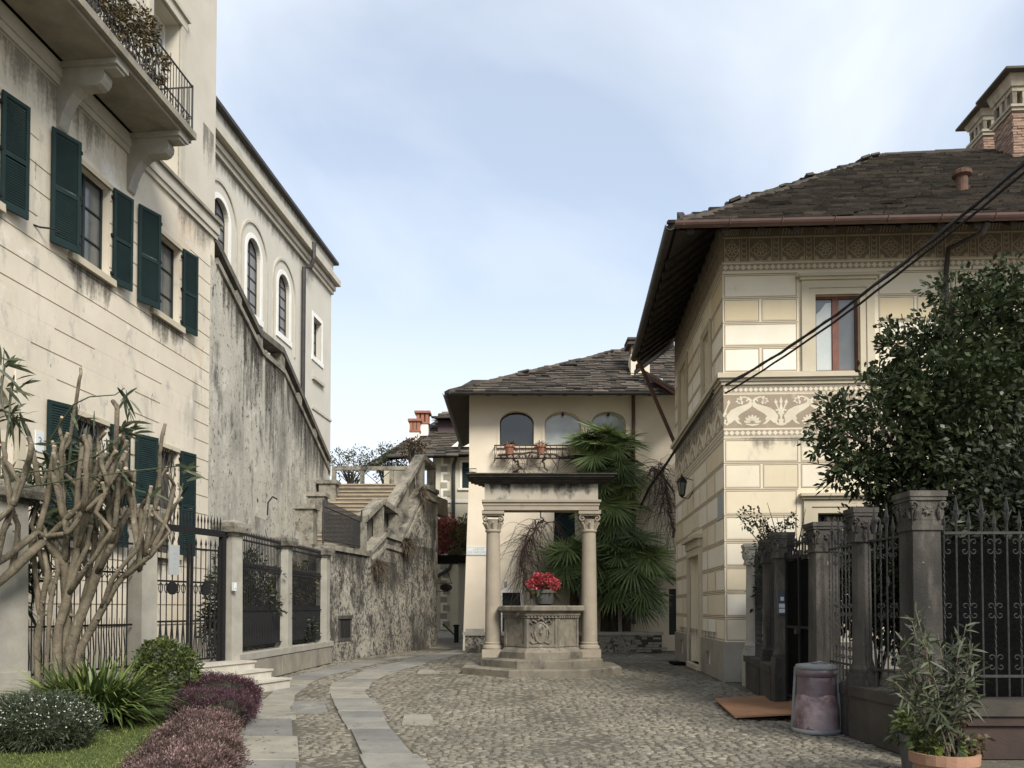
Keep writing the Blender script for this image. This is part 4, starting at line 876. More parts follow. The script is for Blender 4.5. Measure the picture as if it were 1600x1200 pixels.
for F, L in ((RFt, Lf), (RS, Ls)):
    diamonds(F, L, zf(425), zf(412), 'diamond_band'); top_frieze(F, L, zf(411), ZT-.02)
    diamonds(F, L, zf(615), zf(604), 'diamond_band'); mid_frieze(F, L, zf(669), zf(617)); diamonds(F, L, zf(683), zf(671), 'diamond_band')
    x = MB(); h = zf(585)-zf(602); a0 = 0
    for t0, t1, w in ((0, .3, .05), (.3, .55, .09), (.55, 1, .15)): x.fbox(F, -w if F is RFt else 0, L, -.04, w, zf(602)+h*t0, zf(602)+h*t1)
    x.build('cornice', m_['trim_stone'], rh)
# front window + surround
def surround(F, o, t, name='window_surround', head=True, sill=False):
    mb = MB(); a, e, zb, zt = o[:4]
    mb.fbox(F, a-t, a-t*.45, -.02, .07, zb, zt+t); mb.fbox(F, a-t*.45, a, -.02, .045, zb, zt+t*.45); mb.fbox(F, e+t*.45, e+t, -.02, .07, zb, zt+t); mb.fbox(F, e, e+t*.45, -.02, .045, zb, zt+t*.45)
    mb.fbox(F, a-t*.45, e+t*.45, -.02, .07, zt+t*.45, zt+t); mb.fbox(F, a, e, -.02, .045, zt, zt+t*.45)
    if head: mb.fbox(F, a-t-.04, e+t+.04, -.02, .12, zt+t, zt+t+.06); mb.fbox(F, a-t-.09, e+t+.09, -.02, .18, zt+t+.06, zt+t+.12)
    return mb.build(name, m_['trim_stone'], rh)
surround(RFt, win, .30); surround(RFt, low, .30)
f = window(RFt, wu0, wu1, wz0, wz1, -.12, rh, 2, 1, 'window_wood', 'glass_grey', .055, .07)
cu_ = MB(); cu_.frect(RFt, wu0+.06, (wu0+wu1)/2-.08, wz0+.06, wz1-.4, -.138)
MATS['curtain'].node_tree.nodes['Principled BSDF'].inputs['Roughness'].default_value = .2
x = MB(); c0 = wu0+.07; c1 = (wu0+wu1)/2-.08; n = 12
pts = [(c0, wz0+.07), (c1, wz0+.07), (c1, wz1-.12), (c1-.12, wz1-.14), (c1-.24, wz1-.3), (c0, wz1-.38)]; x.poly([RFt.pt(u, -.137, z) for u, z in pts]); x.build('curtain', m_['curtain'], f, rh)
window(RFt, low[0], low[1], low[2], low[3], -.2, rh, 2, 2, 'door_dark', 'glass_dark')
x = MB()
for k in range(8): u = low[0]+.06+k*.13; x.tube([RFt.pt(u, -.05, low[2]), RFt.pt(u, -.05, low[3]-.02)], .012, 4)
for k in range(7): circ_ = [RFt.pt(low[0]+.125+k*.13+.05*math.cos(t), -.05, low[3]-.12+.07*math.sin(t)) for t in [2*math.pi*j/8 for j in range(9)]]; x.tube(circ_, .010, 4)
x.build('grille', m_['iron'], rh)
# side door, side windows
x = MB(); x.fbox(RS, du0, du1, -.35, -.3, .12, dz1); x.build('door', m_['trim_stone'], rh)
x = MB(); x.fbox(RS, du0-.2, du0, -.02, .07, 0, dz1+.2); x.fbox(RS, du1, du1+.2, -.02, .07, 0, dz1+.2); x.fbox(RS, du0, du1, -.02, .07, dz1, dz1+.2); x.fbox(RS, du0-.24, du1+.24, -.02, .1, dz1+.2, dz1+.4); x.fbox(RS, du0-.34, du1+.34, -.02, .2, dz1+.4, dz1+.5); x.fbox(RS, du0, du1, -.3, .12, 0, .12); x.build('door_surround', m_['trim_stone'], rh)
for o in swin:
    x = MB(); x.fbox(RS, o[0]+.02, o[1]-.02, -.28, -.24, o[2], o[3]-.02); x.build('window', m_['window_wood'], rh); surround(RS, o, .14, head=False)
for a, e, t, bt, w in ((1130, 1122, 768, 812, .02), (1093, 1082, 800, 826, .025)):
    ua, zt = ps(a, t); ub, _ = ps(e, t); zb = ps((a+e)/2, bt)[1]; x = MB(); x.fbox(RS, ua, ub, -.005, w, zb, zt); x.build('stone_plaque', m_['sign_grey'] if a > 1100 else m_['frieze_light'], rh)
    if a > 1100:
        mb = MB(); rg = random.Random(9)
        for k in range(5): z = zt-(zt-zb)*(k+1)/6.2; mb.frect(RS, ua+.05, ub-.05-.1*rg.random(), z-.02, z+.02, w+.003)
        mb.build('inscription', m_['letter_grey'], rh)
# roof
e0 = RFt.pt(0, 0, 0); cn = Vector((RFt.n[0]+RS.n[0], RFt.n[1]+RS.n[1], 0))
ec = e0+Vector((RFt.n[0], RFt.n[1], 0))*OV+Vector((RS.n[0], RS.n[1], 0))*OV
ef = ec+Vector((RFt.d[0], RFt.d[1], 0))*(Lf+1); es = ec+Vector((RS.d[0], RS.d[1], 0))*(Ls+1.1)
ap = ec+Vector((RFt.d[0]+RS.d[0], RFt.d[1]+RS.d[1], 0))*6.9; za = P(1365, 247, ap.y).z
def z_(v, z): return Vector((v.x, v.y, z))
ecz, efz, esz, apz = z_(ec, ZEc), z_(ef, ZEc), z_(es, ZEc), z_(ap, za)
rf = z_(ap+Vector((RFt.d[0], RFt.d[1], 0))*6.6, za+.05); es2 = z_(es, ZEc); sb = z_(ap+Vector((RS.d[0], RS.d[1], 0))*.2, za)
x = MB(); kink = lambda a, b: a.lerp(b, .45)-Vector((0, 0, .12))
stone_roof(x, [ecz, efz, rf, apz], (0, 1, 0), 5); roof = x.build('roof', m_['slate'], rh)
x = MB(); bk = z_(es+(ap-ec)*1.0, za); stone_roof(x, [esz, ecz, apz, z_(ap+Vector((RS.d[0], RS.d[1], 0))*1.5, za)], (1, 0, 0), 6); x.build('roof', m_['slate'], rh)
x = MB(); rg = random.Random(7); n = 0
for A, B, dn in ((apz, rf, .0), (ecz, apz, 0)):
    L = (B-A).length; s = 0; d = (B-A).normalized(); nn = d.cross(Vector((0, 0, 1))).normalized()
    while s < L:
        w = rg.uniform(.35, .8); p = A+d*s; q = A+d*min(L, s+w); h = rg.uniform(.03, .08); x.tint = .15+.25*rg.random()
        x.hexa([p-nn*.17-Vector((0, 0, .08)), q-nn*.17-Vector((0, 0, .08)), q+nn*.25-Vector((0, 0, .08)), p+nn*.25-Vector((0, 0, .08)), p-nn*.15+Vector((0, 0, h)), q-nn*.15+Vector((0, 0, h+rg.uniform(-.03, .03))), q+nn*.22+Vector((0, 0, h)), p+nn*.22+Vector((0, 0, h))]); s += w*.97
x.build('ridge_stones', m_['slate'], rh)
# soffit boards, rafters, gutters
x = MB(); dz = Vector((0, 0, .16)); up = lambda v: z_(v, ZEc-.06); SL = (za-ZEc)/6.9
ui = lambda v: z_(v, ZEc-.06+SL*(OV+.1)); x.quad(up(ec), up(ef), ui(RFt.pt(Lf+1, -.1, 0)), ui(RFt.pt(.1, -.1, 0))); x.quad(up(ec), ui(RS.pt(.1, -.1, 0)), ui(RS.pt(Ls+1.1, -.1, 0)), up(es)); x.build('soffit', m_['wood_dark'], rh)
x = MB(); u = -.9; ZR = ZEc-.11
ZR = ZEc-.07
def rafter(F, u):
    zi, zo = ZR+SL*(OV+.1), ZR+SL*.05; q = F.pt; x.hexa([q(u-.07, -.1, zi-.17), q(u+.07, -.1, zi-.17), q(u+.07, OV-.05, zo-.15), q(u-.07, OV-.05, zo-.15), q(u-.07, -.1, zi), q(u+.07, -.1, zi), q(u+.07, OV-.05, zo), q(u-.07, OV-.05, zo)])
while u < Lf: rafter(RFt, u); u += .72
u = .35
while u < Ls+1: rafter(RS, u); u += .6
x.build('rafters', m_['wood_dark'], rh)
def gutter(mb, A, B, r=.085, n=8, side=None):
    d = (B-A).normalized(); s = d.cross(Vector((0, 0, 1))).normalized(); o = [s*math.cos(math.pi*k/n)*r-Vector((0, 0, 1))*math.sin(math.pi*k/n)*r for k in range(n+1)]; i = [v*.86 for v in reversed(o)]
    mb.rings([[A+v for v in o+i], [B+v for v in o+i]])
x = MB(); g0 = z_(ec-Vector((RFt.d[0], RFt.d[1], 0))*.0+Vector((RFt.n[0], RFt.n[1], 0))*.07, ZEc+.02); g1 = z_(ef+Vector((RFt.n[0], RFt.n[1], 0))*.07, ZEc+.02); gutter(x, g0, g1, .11); 
k = 1.1
while k < 13: p = g0+(g1-g0).normalized()*k; x.tube([p+Vector((0, -.12, .01)), p+Vector((0, -.1, -.09)), p+Vector((0, 0, -.125)), p+Vector((0, .11, -.06))], .012, 4); k += 1.05
x.build('gutter', m_['gutter_brown'], rh)
x = MB(); v = Vector((RS.n[0], RS.n[1], 0))*.07; gutter(x, z_(ec+v, ZEc+.02), z_(es+v, ZEc+.02), .11); x.build('gutter', m_['gutter_dark'], rh)
x = MB(); a = pf(1494, 352); q = RFt.px(1474, 402); x.tube([RFt.pt(a[0], OV, ZEc-.1), RFt.pt(a[0]-.03, OV-.1, ZEc-.25), RFt.pt(q[0]+.05, .12, zf(400)), RFt.pt(q[0], .1, zf(440)), RFt.pt(q[0], .1, 2)], .055, 8); x.build('downpipe', m_['gutter_dark'], rh)
x = MB(); p = es+Vector((RS.n[0], RS.n[1], 0))*-.2; x.tube([z_(es-Vector((RS.d[0], RS.d[1], 0))*.4, ZEc-.1), P(1054, 692, 25.3)], .06, 8); x.build('downpipe', m_['rust'], rh)
# vent pipe + chimneys (sit on the roof)
def on_roof(px, py):                    # meet the front slope
    nrm = (efz-ecz).cross(apz-ecz).normalized(); d = ray(px, py); o = Vector((0, 0, EYE)); t = (ecz-o).dot(nrm)/d.dot(nrm); return o+d*t
p = on_roof(1503, 303); x = MB(); h = (303-272)*p.y/1250; x.lathe((p.x, p.y), [(.13, p.z-.15), (.13, p.z+h), (.12, p.z+h)], 14); x.lathe((p.x, p.y), [(.15, p.z+h-.06), (.21, p.z+h-.03), (.21, p.z+h+.06), (.16, p.z+h+.09)], 12)
x.build('vent_pipe', m_['rust'], roof, rh)
def chimney(c, zt, zb, s, big):
    mb = MB(); rg = random.Random(int(s*100)); H = zt-zb; rot = -.05; z = zb; zk = zb+H*(.55 if big else .48); row = 0
    core = MB(); mb.tint = .3; mb.cbox(c, s*.94, s*.94, zb-.8, zk, rot)
    ca, sa = math.cos(rot), math.sin(rot)
    while z < zk-.06:                                  # brick courses
        for f in range(4):
            n = 4; o = (row % 2)*.5/n
            for k in range(n+1):
                a, e = max(0, (k-.5*(row % 2))/n), min(1, (k+1-.5*(row % 2))/n)
                if e-a < .03: continue
                mb.tint = rg.random(); pr = s*.5+rg.uniform(-.012, .016); q = []
                for zz in (z+.006, z+.066):
                    for (uu, w) in ((a, s*.4), (e, s*.4), (e, pr), (a, pr)):
                        X, Y = (uu-.5)*s*(.985), w
                        for _ in range(f): X, Y = Y, -X
                        q.append((c[0]+X*ca-Y*sa, c[1]+X*sa+Y*ca, zz))
                mb.hexa(q)
        z += .075; row += 1
    ch = mb.build('chimney', m_['brick'], roof, rh)
    k = MB(); k.cbox(c, s*1.1, s*1.1, zk-.02, zk+.07, rot); k.cbox(c, s*1.2, s*1.2, zk+.07, zk+.14, rot); z2 = zt-.55 if big else zt-.42; zz = zk+.14
    for f in range(4):
        for t in (-.43, -.14, .14, .43):
            X, Y = t*s*1.0, s*.43
            for _ in range(f): X, Y = Y, -X
            k.cbox((c[0]+X*ca-Y*sa, c[1]+X*sa+Y*ca), s*.13, s*.13, zz, z2, rot)
    k.cbox(c, s*.5, s*.5, zk, z2, rot); k.cbox(c, s*1.02, s*1.02, z2, z2+.12, rot); k.cbox(c, s*1.12, s*1.12, z2+.12, zt-.12, rot, 1.15); k.build('chimney_crown', m_['chimney_plaster'], roof, rh)
    q = MB(); q.cbox(c, s*1.72, s*1.72, zt-.12, zt-.06, rot); q.cbox(c, s*1.55, s*1.55, zt-.06, zt+.06, rot, .6); q.build('chimney_cap', m_['slate'], roof, rh)
c = P(1595, 245, 22.0); zt = P(1595, 128, 22.0).z; chimney((c.x, c.y), zt, c.z-.3, .92, True)
c = P(1547, 238, 24.2); zt = P(1547, 178, 24.2).z; chimney((c.x, c.y), zt, c.z-.5, .80, False)

drips(RFt, [(-.02, 4.5, zf(684), .5), (WH[0], WH[1], zf(669), .3), (0, 5, zf(1003)+.5, .5)], 'drip_soft', rh, w=.012)
drips(RS, [(0, Ls, zf(602), 1.2), (0, Ls, zf(990), .5)], 'drip_soft', rh, w=.012)
# wall lamp and cables, door mat
lu, lz = ps(1083, 762); q = RS.pt(lu, .3, 0)
la = thing('wall_lamp', RS.pt(lu, .3, lz-.2), 'small black lantern on the shaded side wall of the painted house', 'lamp')
x = MB(); x.lathe((q.x, q.y), [(.07, lz-.2), (.12, lz+.14), (.10, lz+.14), (.06, lz-.19)], 6); x.build('lamp_glass', m_['glass_grey'], la)
x = MB()
for k in range(6): a = k*math.pi/3; x.tube([(q.x+.072*math.cos(a), q.y+.072*math.sin(a), lz-.2), (q.x+.124*math.cos(a), q.y+.124*math.sin(a), lz+.14)], .010, 4)
x.lathe((q.x, q.y), [(.03, lz-.26), (.08, lz-.2), (.075, lz-.19)], 6); x.lathe((q.x, q.y), [(.16, lz+.14), (.10, lz+.24), (.03, lz+.3), (.02, lz+.36)], 6); x.build('lamp_frame', m_['iron'], la)
x = MB(); x.tube([RS.pt(lu, .0, lz-.1), RS.pt(lu, .12, lz-.3), RS.pt(lu, .3, lz-.26)], .014, 5); x.tube([RS.pt(lu, .0, lz+.2), RS.pt(lu, .3, lz+.3)], .012, 5); x.build('lamp_bracket', m_['iron'], la)
def cable(pts, r, label, name='cable'):
    mb = MB()
    for off in pts: mb.tube(off, r, 6)
    return tag(mb.build(name, m_['cable']), label, 'cable')
def sag(A, B, s, n=24, wob=0, seed=1):
    rg = random.Random(seed); return [A.lerp(B, i/n)-Vector((0, 0, s*4*(i/n)*(1-i/n)))+Vector((rg.uniform(-wob, wob), rg.uniform(-wob, wob), rg.uniform(-wob, wob))) for i in range(n+1)]
K = RFt.pt(.02, .20, zf(606)); T = P(1720, 150, 9.5); T2 = P(1720, 166, 9.6)
cable([sag(K, T, .25, 26, .012, 1), sag(K+Vector((.02, 0, .03)), T+Vector((.03, 0, .05)), .27, 26, .016, 2)], .024, 'thick twisted black cable strung from the house corner up to the right')
cable([sag(K+Vector((-.02, 0, -.17)), T2, .22, 24, .008, 3)], .02, 'thinner black cable running just below the thick twisted one')
kk_ = [RS.pt(-.04, .20, zf(606)-.03), RS.pt(.6, .2, zf(607)-.05), RS.pt(3.5, .19, zf(606)-.06), RS.pt(7.6, .19, zf(606)-.10), RS.pt(8.2, .25, zf(606)-.2), P(1015, 760, 27.5), P(1000, 792, 29.4)]
cable([kk_, [p+Vector((0, .03, -.06)) for p in kk_]], .028, 'bundled black cable clipped under the side cornice of the painted house')
mt = MB(); a, e = G(1052, 1039), G(1092, 1040); mt.zprism([(a.x, a.y), (e.x, e.y), (e.x+.05, e.y+.9), (a.x+.05, a.y+.9)], -.02, .045); tag(mt.build('door_mat', m_['netting']), 'flat dark mat on the cobbles before the side door', 'mat')
# ------------------------------------------------------------------ YELLOW HOUSE
YH = Fr((0, 30), (1, 0)); py = lambda a, b, w=0: YH.px(a, b, w)
yh = thing('plastered_house', (2.5, 33, 0), 'pale yellow house with three arched loggia openings behind the well', 'house')
yl = py(733, 800)[0]; yr = 7.4; yt = py(800, 608)[1]
def op(a, e, t, bt, r=0, d=.3): (u0, z1), (u1, z0) = py(a, t), py(e, bt); return (u0, u1, z0, z1, r, d)
AR = .44; arcs = [op(781, 834, 642, 696, AR), op(851, 908, 643, 696, AR), op(924, 978, 643, 696, AR)]
d1 = op(785, 813, 926, 1000); w1 = op(866, 899, 800, 862); d2 = op(1045, 1070, 920, 992)
x = MB(); x.wall(YH, yl, yr, 0, yt, arcs+[d1, w1, d2], .3); x.body(YH, yl, yr, 0, yt, 8)
q = YH.pt; fl = py(723, 985)[0]; zz = py(733, 740)[1]
x.add([q(yl, 0, zz), q(yl, 0, 0), q(fl, 0, 0), q(yl, -8, zz), q(yl, -8, 0), q(fl, -8, 0)], ((0, 1, 2), (3, 5, 4), (0, 2, 5, 3)))
x.build('wall', m_['yellow_plaster'], yh)
for i, o in enumerate(arcs):
    window(YH, o[0], o[1], o[2], o[3], -.25, yh, 1, 1, 'door_dark' if i == 0 else 'bg_plaster', 'glass_dark' if i == 0 else 'glass_pale', .035, .02, arch=AR)
    t_ = MB(); m0 = (o[0]+o[1])/2; h = (o[1]-o[0])/2; A = [(m0-(h)*math.cos(math.pi*k/16), o[3]-AR+AR*math.sin(math.pi*k/16)) for k in range(17)]; B = [(m0-(h+.1)*math.cos(math.pi*k/16), o[3]-AR+(AR+.1)*math.sin(math.pi*k/16)) for k in range(17)]
    for k in range(16): t_.fprism(YH, [A[k], A[k+1], B[k+1], B[k]], -.01, .025)
    t_.fbox(YH, o[0]-.1, o[0], -.01, .025, o[2], o[3]-AR); t_.fbox(YH, o[1], o[1]+.1, -.01, .025, o[2], o[3]-AR); t_.build('arch_moulding', m_['yellow_plaster'], yh)
    if i:
        c_ = MB(); c_.tube([YH.pt(m0, -.12, o[3]-.03), YH.pt(m0, -.10, o[3]-.14)], .05, 6); c_.build('blind_roller', m_['gutter_dark'], yh)
x = MB(); x.fbox(YH, d1[0], d1[1], -.28, -.22, 0, d1[3]); x.build('door', m_['door_dark'], yh)
x = MB(); x.fbox(YH, d1[0]-.14, d1[1]+.12, -.02, .05, d1[3], d1[3]+.1); x.fbox(YH, d1[1], d1[1]+.12, -.02, .05, 0, d1[3]); x.fbox(YH, d1[0]-.12, d1[0], -.02, .05, 0, d1[3]); x.build('door_surround', m_['white_trim'], yh)
x = MB(); x.fbox(YH, w1[0], w1[1], -.28, -.22, w1[2], w1[3]); x.build('window', m_['shutter'], yh)
x = MB(); x.fbox(YH, d2[0], d2[1], -.12, -.06, 0, d2[3]); x.build('door', m_['door_dark'], yh)
# loggia rail with planter boxes
x = MB(); (u0, z1), (u1, z0) = py(773, 696, .35), py(986, 716, .35)
for z in (z1, z0): x.fbox(YH, u0, u1, .32, .37, z-.025, z+.025)
n = 22
for k in range(n+1):
    u = u0+(u1-u0)*k/n; x.fbox(YH, u-.012, u+.012, .335, .36, z0, z1)
    if k < n: e = (u1-u0)/n; x.tube([YH.pt(u, .35, z0), YH.pt(u+e*.5, .35, z1-.1), YH.pt(u+e, .35, z0)], .012, 4)
for u in (u0, u1): x.fbox(YH, u-.02, u+.02, 0, .35, z0-.02, z0+.02); x.fbox(YH, u-.02, u+.02, 0, .35, z1-.02, z1+.02)
x.build('loggia_rail', m_['vine'], yh)
x = MB(); x.fbox(YH, arcs[0][0]-.1, arcs[2][1]+.1, -.02, .1, arcs[0][2]-.1, arcs[0][2]); x.build('sill', m_['yellow_plaster'], yh)
x = MB(); u = py(989, 640)[0]; x.tube([YH.pt(u, .1, yt), YH.pt(u, .1, 1)], .07, 8); x.build('downpipe', m_['rust'], yh)
x = MB(); z = py(900, 622)[1]
for px in (764, 804, 842, 880, 918, 962, 1010): u = py(px, 625)[0]; x.hexa([YH.pt(u+a_, w_, z+(.9-w_)*.5+h_) for h_ in (-.14, .04) for a_, w_ in ((-.09, -.05), (.09, -.05), (.09, .95), (-.09, .95))])
x.build('rafters', m_['wood_dark'], yh)
x = MB(); (u, z) = py(738, 733); x.tube([YH.pt(u-.3, .0, z), YH.pt(u+.15, .12, z), YH.pt(u+.15, .12, z-.15), YH.pt(u-.3, .05, z-.12)], .015, 4); x.build('iron_bracket', m_['iron'], yh)
ez = P(800, 613, 28.85).z; ec_ = P(698, 618, 28.85); A = Vector((ec_.x, 28.85, ez)); B = Vector((7.9, 28.85, ez)); ap_ = P(985, 545, 33.2); Rr = Vector((7.9, 33.2, ap_.z)); Bk = Vector((ec_.x, 38.2, ez)); Ap2 = Vector((ap_.x, 34.2, ap_.z))
x = MB(); stone_roof(x, [A, B, Rr, ap_], (0, 1, 0), 15, .25); yroof = x.build('roof', m_['slate'], yh)
x = MB(); stone_roof(x, [Bk, A, ap_, Ap2], (1, 0, 0), 16, .25); rg = random.Random(3)
for P0, P1 in ((A, ap_), (ap_, Rr)):
    L = (P1-P0).length; d = (P1-P0).normalized(); nn = d.cross(Vector((0, 0, 1))).normalized(); s = 0
    while s < L: w = rg.uniform(.3, .6); p, q = P0+d*s, P0+d*min(L, s+w); h = Vector((0, 0, rg.uniform(.05, .1))); k = Vector((0, 0, .1)); x.tint = rg.random(); x.hexa([p-nn*.2-k, q-nn*.2-k, q+nn*.2-k, p+nn*.2-k, p-nn*.2+h, q-nn*.2+h, q+nn*.2+h, p+nn*.2+h]); s += w
x.build('roof', m_['slate'], yh)
x = MB(); k = Vector((0, 0, .07)); s1 = (ap_.z-ez)/(33.2-28.85); zi = ez+s1*1.3-.07; xi = yl+.1; x.quad(A-k, B-k, Vector((7.9, 30.15, zi)), Vector((xi, 30.15, zi))); x.quad(A-k, Vector((xi, 30.15, ez+.62*s1)), Vector((xi, 38, ez+.62*s1)), Bk-k); x.build('soffit', m_['wood_dark'], yh)
x = MB(); gutter(x, A+Vector((.0, -.06, -.02)), B+Vector((0, -.06, -.02)), .1); gutter(x, Bk+Vector((-.06, 0, -.02)), A+Vector((-.06, 0, -.02)), .1); x.build('gutter', m_['gutter_dark'], yh)
c = P(993, 600, 30.6); zt = P(993, 535, 30.6).z; x = MB(); x.box(c.x-.22, c.x+.5, 30.3, 31, c.z-.6, zt-.55); x.build('chimney', m_['yellow_plaster'], yroof, yh)
x = MB(); x.box(c.x-.2, c.x+.48, 30.32, 30.98, zt-.55, zt-.2); x.build('chimney_brick', m_['brick'], yroof, yh)
x = MB(); x.box(c.x-.36, c.x+.6, 30.16, 31.1, zt-.2, zt-.12); x.box(c.x-.3, c.x+.54, 30.22, 31.05, zt-.12, zt-.03); x.box(c.x-.36, c.x+.6, 30.16, 31.1, zt-.03, zt+.06); x.build('chimney_cap', m_['slate'], yroof, yh)
c = P(1012, 603, 29.6); x = MB(); x.box(c.x-.1, c.x+.55, 29.5, 31, c.z-.3, c.z+.25); x.hexa([(c.x-.5, 29.3, c.z-.2), (c.x-.1, 29.3, c.z-.2), (c.x-.1, 31, c.z+.5), (c.x-.6, 31, c.z+.45), (c.x-.45, 29.3, c.z-.15), (c.x-.1, 29.3, c.z-.12), (c.x-.1, 31, c.z+.58), (c.x-.55, 31, c.z+.5)]); x.build('flashing', m_['sign_grey'], yroof, yh)
# small roof of the neighbour between the two houses
nb = thing('lean_to', (6.5, 29.2, 8), 'bit of brown timber lean-to roof wedged between the yellow and painted houses', 'roof')
a, e = P(1012, 583, 29), P(1062, 612, 27.5); x = MB(); x.hexa([(a.x, 29.4, a.z), (e.x, 28.0, e.z), (e.x+.5, 29.0, e.z), (a.x+.5, 30.4, a.z), (a.x, 29.4, a.z+.12), (e.x, 28.0, e.z+.12), (e.x+.5, 29.0, e.z+.12), (a.x+.5, 30.4, a.z+.12)]); x.build('board', m_['window_wood'], nb)
x = MB(); k = Vector((0, 0, .12)); x.hexa([Vector(v)+k for v in [(a.x-.1, 29.3, a.z), (e.x, 27.9, e.z), (e.x+.6, 29.0, e.z), (a.x+.5, 30.5, a.z), (a.x-.1, 29.3, a.z+.1), (e.x, 27.9, e.z+.1), (e.x+.6, 29.0, e.z+.1), (a.x+.5, 30.5, a.z+.1)]]); x.build('roof', m_['slate'], nb)
# name plate on the corner
(u0, z1), (u1, z0) = py(729, 854), py(761.5, 867.5)
x = MB(); x.cur = 0; x.fbox(YH, u0, u1, .0, .03, z0, z1); x.cur = 1; x.ring(YH, u0+.02, u1-.02, z0+.02, z1-.02, .012, .032)
sg = tag(x.build('street_sign', [m_['sign_white'], m_['letter_grey']]), 'white two-line street name plate on the yellow house corner', 'sign'); sg_root = sg; ORG[sg.name] = Vector()
text('LARGO', YH, (u0+u1)/2+.06, z1-.105, .125, .033, 'letter_grey', sg, sg); text('DE GREGORI', YH, (u0+u1)/2, z0+.105, .115, .033, 'letter_grey', sg, sg)
x = MB(); (u0, z1), (u1, z0) = py(786, 906), py(794, 921); x.fbox(YH, u0, u1, 0, .02, z0, z1); x.cur = 1; x.fbox(YH, u0+.03, u1-.03, .02, .024, z0+.06, z1-.06); tag(x.build('wall_notice', [m_['sign_white'], m_['quoin']]), 'small framed notice on the yellow wall above the dark door', 'notice')
# pots on the loggia rail
for i, px in enumerate((796, 845, 964)):
    u, z = py(px, 704, .45); lab = ['terracotta pot hung on the loggia rail under the dark arch', 'terracotta pot hung on the loggia rail below the pier between first and second arch', 'terracotta pot hung on the loggia rail half hidden by the palm'][i]
    t = thing('flower_pot', YH.pt(u, .5, z-.16), lab, 'flower pot', 'pots hung on the loggia rail'); x = MB(); p = YH.pt(u, .5, 0); x.lathe((p.x, p.y), [(.12, z-.16), (.17, z+.1), (.2, z+.1), (.2, z+.18), (.16, z+.18), (.15, z+.1)], 14); x.build('pot', m_['terra_red'], t)
    rg_ = np.random.default_rng(50+i); n = 60; strips('plant', np.array([p.x, p.y, z+.15])+rg_.normal(0, .05, (n, 3)), rg_.normal(0, .6, (n, 3))+[0, 0, .6], unit(rg_, n), .25+.3*rg_.random(n), .03, .6, m_['leaf_brown'], t, 3)
# low wall in front
lwall = thing('garden_wall', (2, 28.7, 0), 'low brick and rubble wall with flat stone coping in front of the yellow house', 'wall')
wl0 = P(723, 1000, 28.6).x; x = MB(); x.box(wl0+.08, 5.35, 28.6, 29.0, 0, .62); x.build('wall', m_['rubble_wall'], lwall)
x = MB(); x.box(wl0, .4, 28.52, 29.08, .62, .74); x.box(.42, 5.4, 28.54, 29.08, .63, .745); x.box(wl0+.1, wl0+.75, 28.6, 29.0, .74, .85); x.build('coping', m_['pillar_stone'], lwall)
x = MB(); rg = random.Random(6); z = .03
while z < .6:
    u = 2.6+rg.random()*.2
    while u < 5.3:
        w = rg.uniform(.2, .3); x.tint = rg.random()
        if rg.random() < .45: x.box(u, u+w-.015, 28.585, 28.7, z, z+.075)
        u += w
    z += .09
x.build('brick_facing', m_['house_base'], lwall)

# ------------------------------------------------------------------ BACKGROUND HOUSE + PASSAGE
BG = Fr((0, 41), (1, 0)); pb_ = lambda a, b, w=0: BG.px(a, b, w)
bh = thing('distant_house', (-4, 44, 0), 'small pale house with corner quoins and slab roof beyond the lane', 'house')
u0 = pb_(676, 800)[0]; u1 = -.5; zt = pb_(700, 700)[1]; sw = (pb_(722, 725)[0], pb_(722, 725)[0]+1.0, pb_(722, 763)[1], pb_(722, 722)[1])
x = MB(); x.wall(BG, u0, u1, 0, zt, [sw], .2); x.body(BG, u0, u1, 0, zt, 6); x.build('wall', m_['bg_plaster'], bh)
x = MB(); x.fbox(BG, sw[0]-.12, sw[0], 0, .03, sw[2], sw[3]+.1); x.fbox(BG, sw[0], sw[1], 0, .03, sw[3], sw[3]+.1); x.fbox(BG, sw[0]-.2, sw[1], 0, .1, sw[2]-.1, sw[2]); x.build('window_surround', m_['white_trim'], bh)
x = MB(); x.fbox(BG, sw[0], sw[1], -.15, -.1, sw[2], sw[3]); x.build('window', m_['shutter'], bh)
x = MB(); qa, qb = pb_(689, 700)[0], pb_(699, 700)[0]; x.cur = 0; x.fbox(BG, qa, qb, -.01, .02, 0, zt); x.cur = 1; z = 0.2; k = 0
while z < zt-.3: x.fbox(BG, qb-.2 if k % 2 else qb-.34, qb+.14 if k % 2 else qb, .02, .035, z, z+.3); z += .42; k += 1
x.build('quoins', [m_['white_trim'], m_['quoin']], bh)
x = MB(); z = pb_(700, 782)[1]; x.fbox(BG, u0, u1, -.01, .06, z-.12, z+.05); x.build('string_course', m_['white_trim'], bh)
x = MB(); dp = pb_(709, 740)[0]; x.tube([BG.pt(dp+.35, .5, zt+.1), BG.pt(dp+.3, .45, zt-.2), BG.pt(dp, .12, zt-.9), BG.pt(dp, .12, 4.2), BG.pt(dp-.2, .12, 3.6), BG.pt(u0-.1, .12, 3.0)], .09, 8); x.build('downpipe', m_['gutter_dark'], bh)
x = MB(); eA = P(612, 712, 40.2); eB = P(742, 694, 40.2); Z = eA.z; A0 = Vector((eA.x, 40.2, Z-.1)); B0 = Vector((0, 40.2, Z+.1)); C0 = Vector((0, 46, P(735, 628, 46).z)); D0 = P(700, 652, 45)
stone_roof(x, [A0, B0, C0, D0], (0, 1, 0), 25, .3, .35, .8); broof = x.build('roof', m_['slate'], bh)
x = MB(); stone_roof(x, [P(560, 735, 46), A0, D0, P(690, 650, 46)], (1, 0, 0), 26, .3); x.build('roof', m_['slate'], bh)
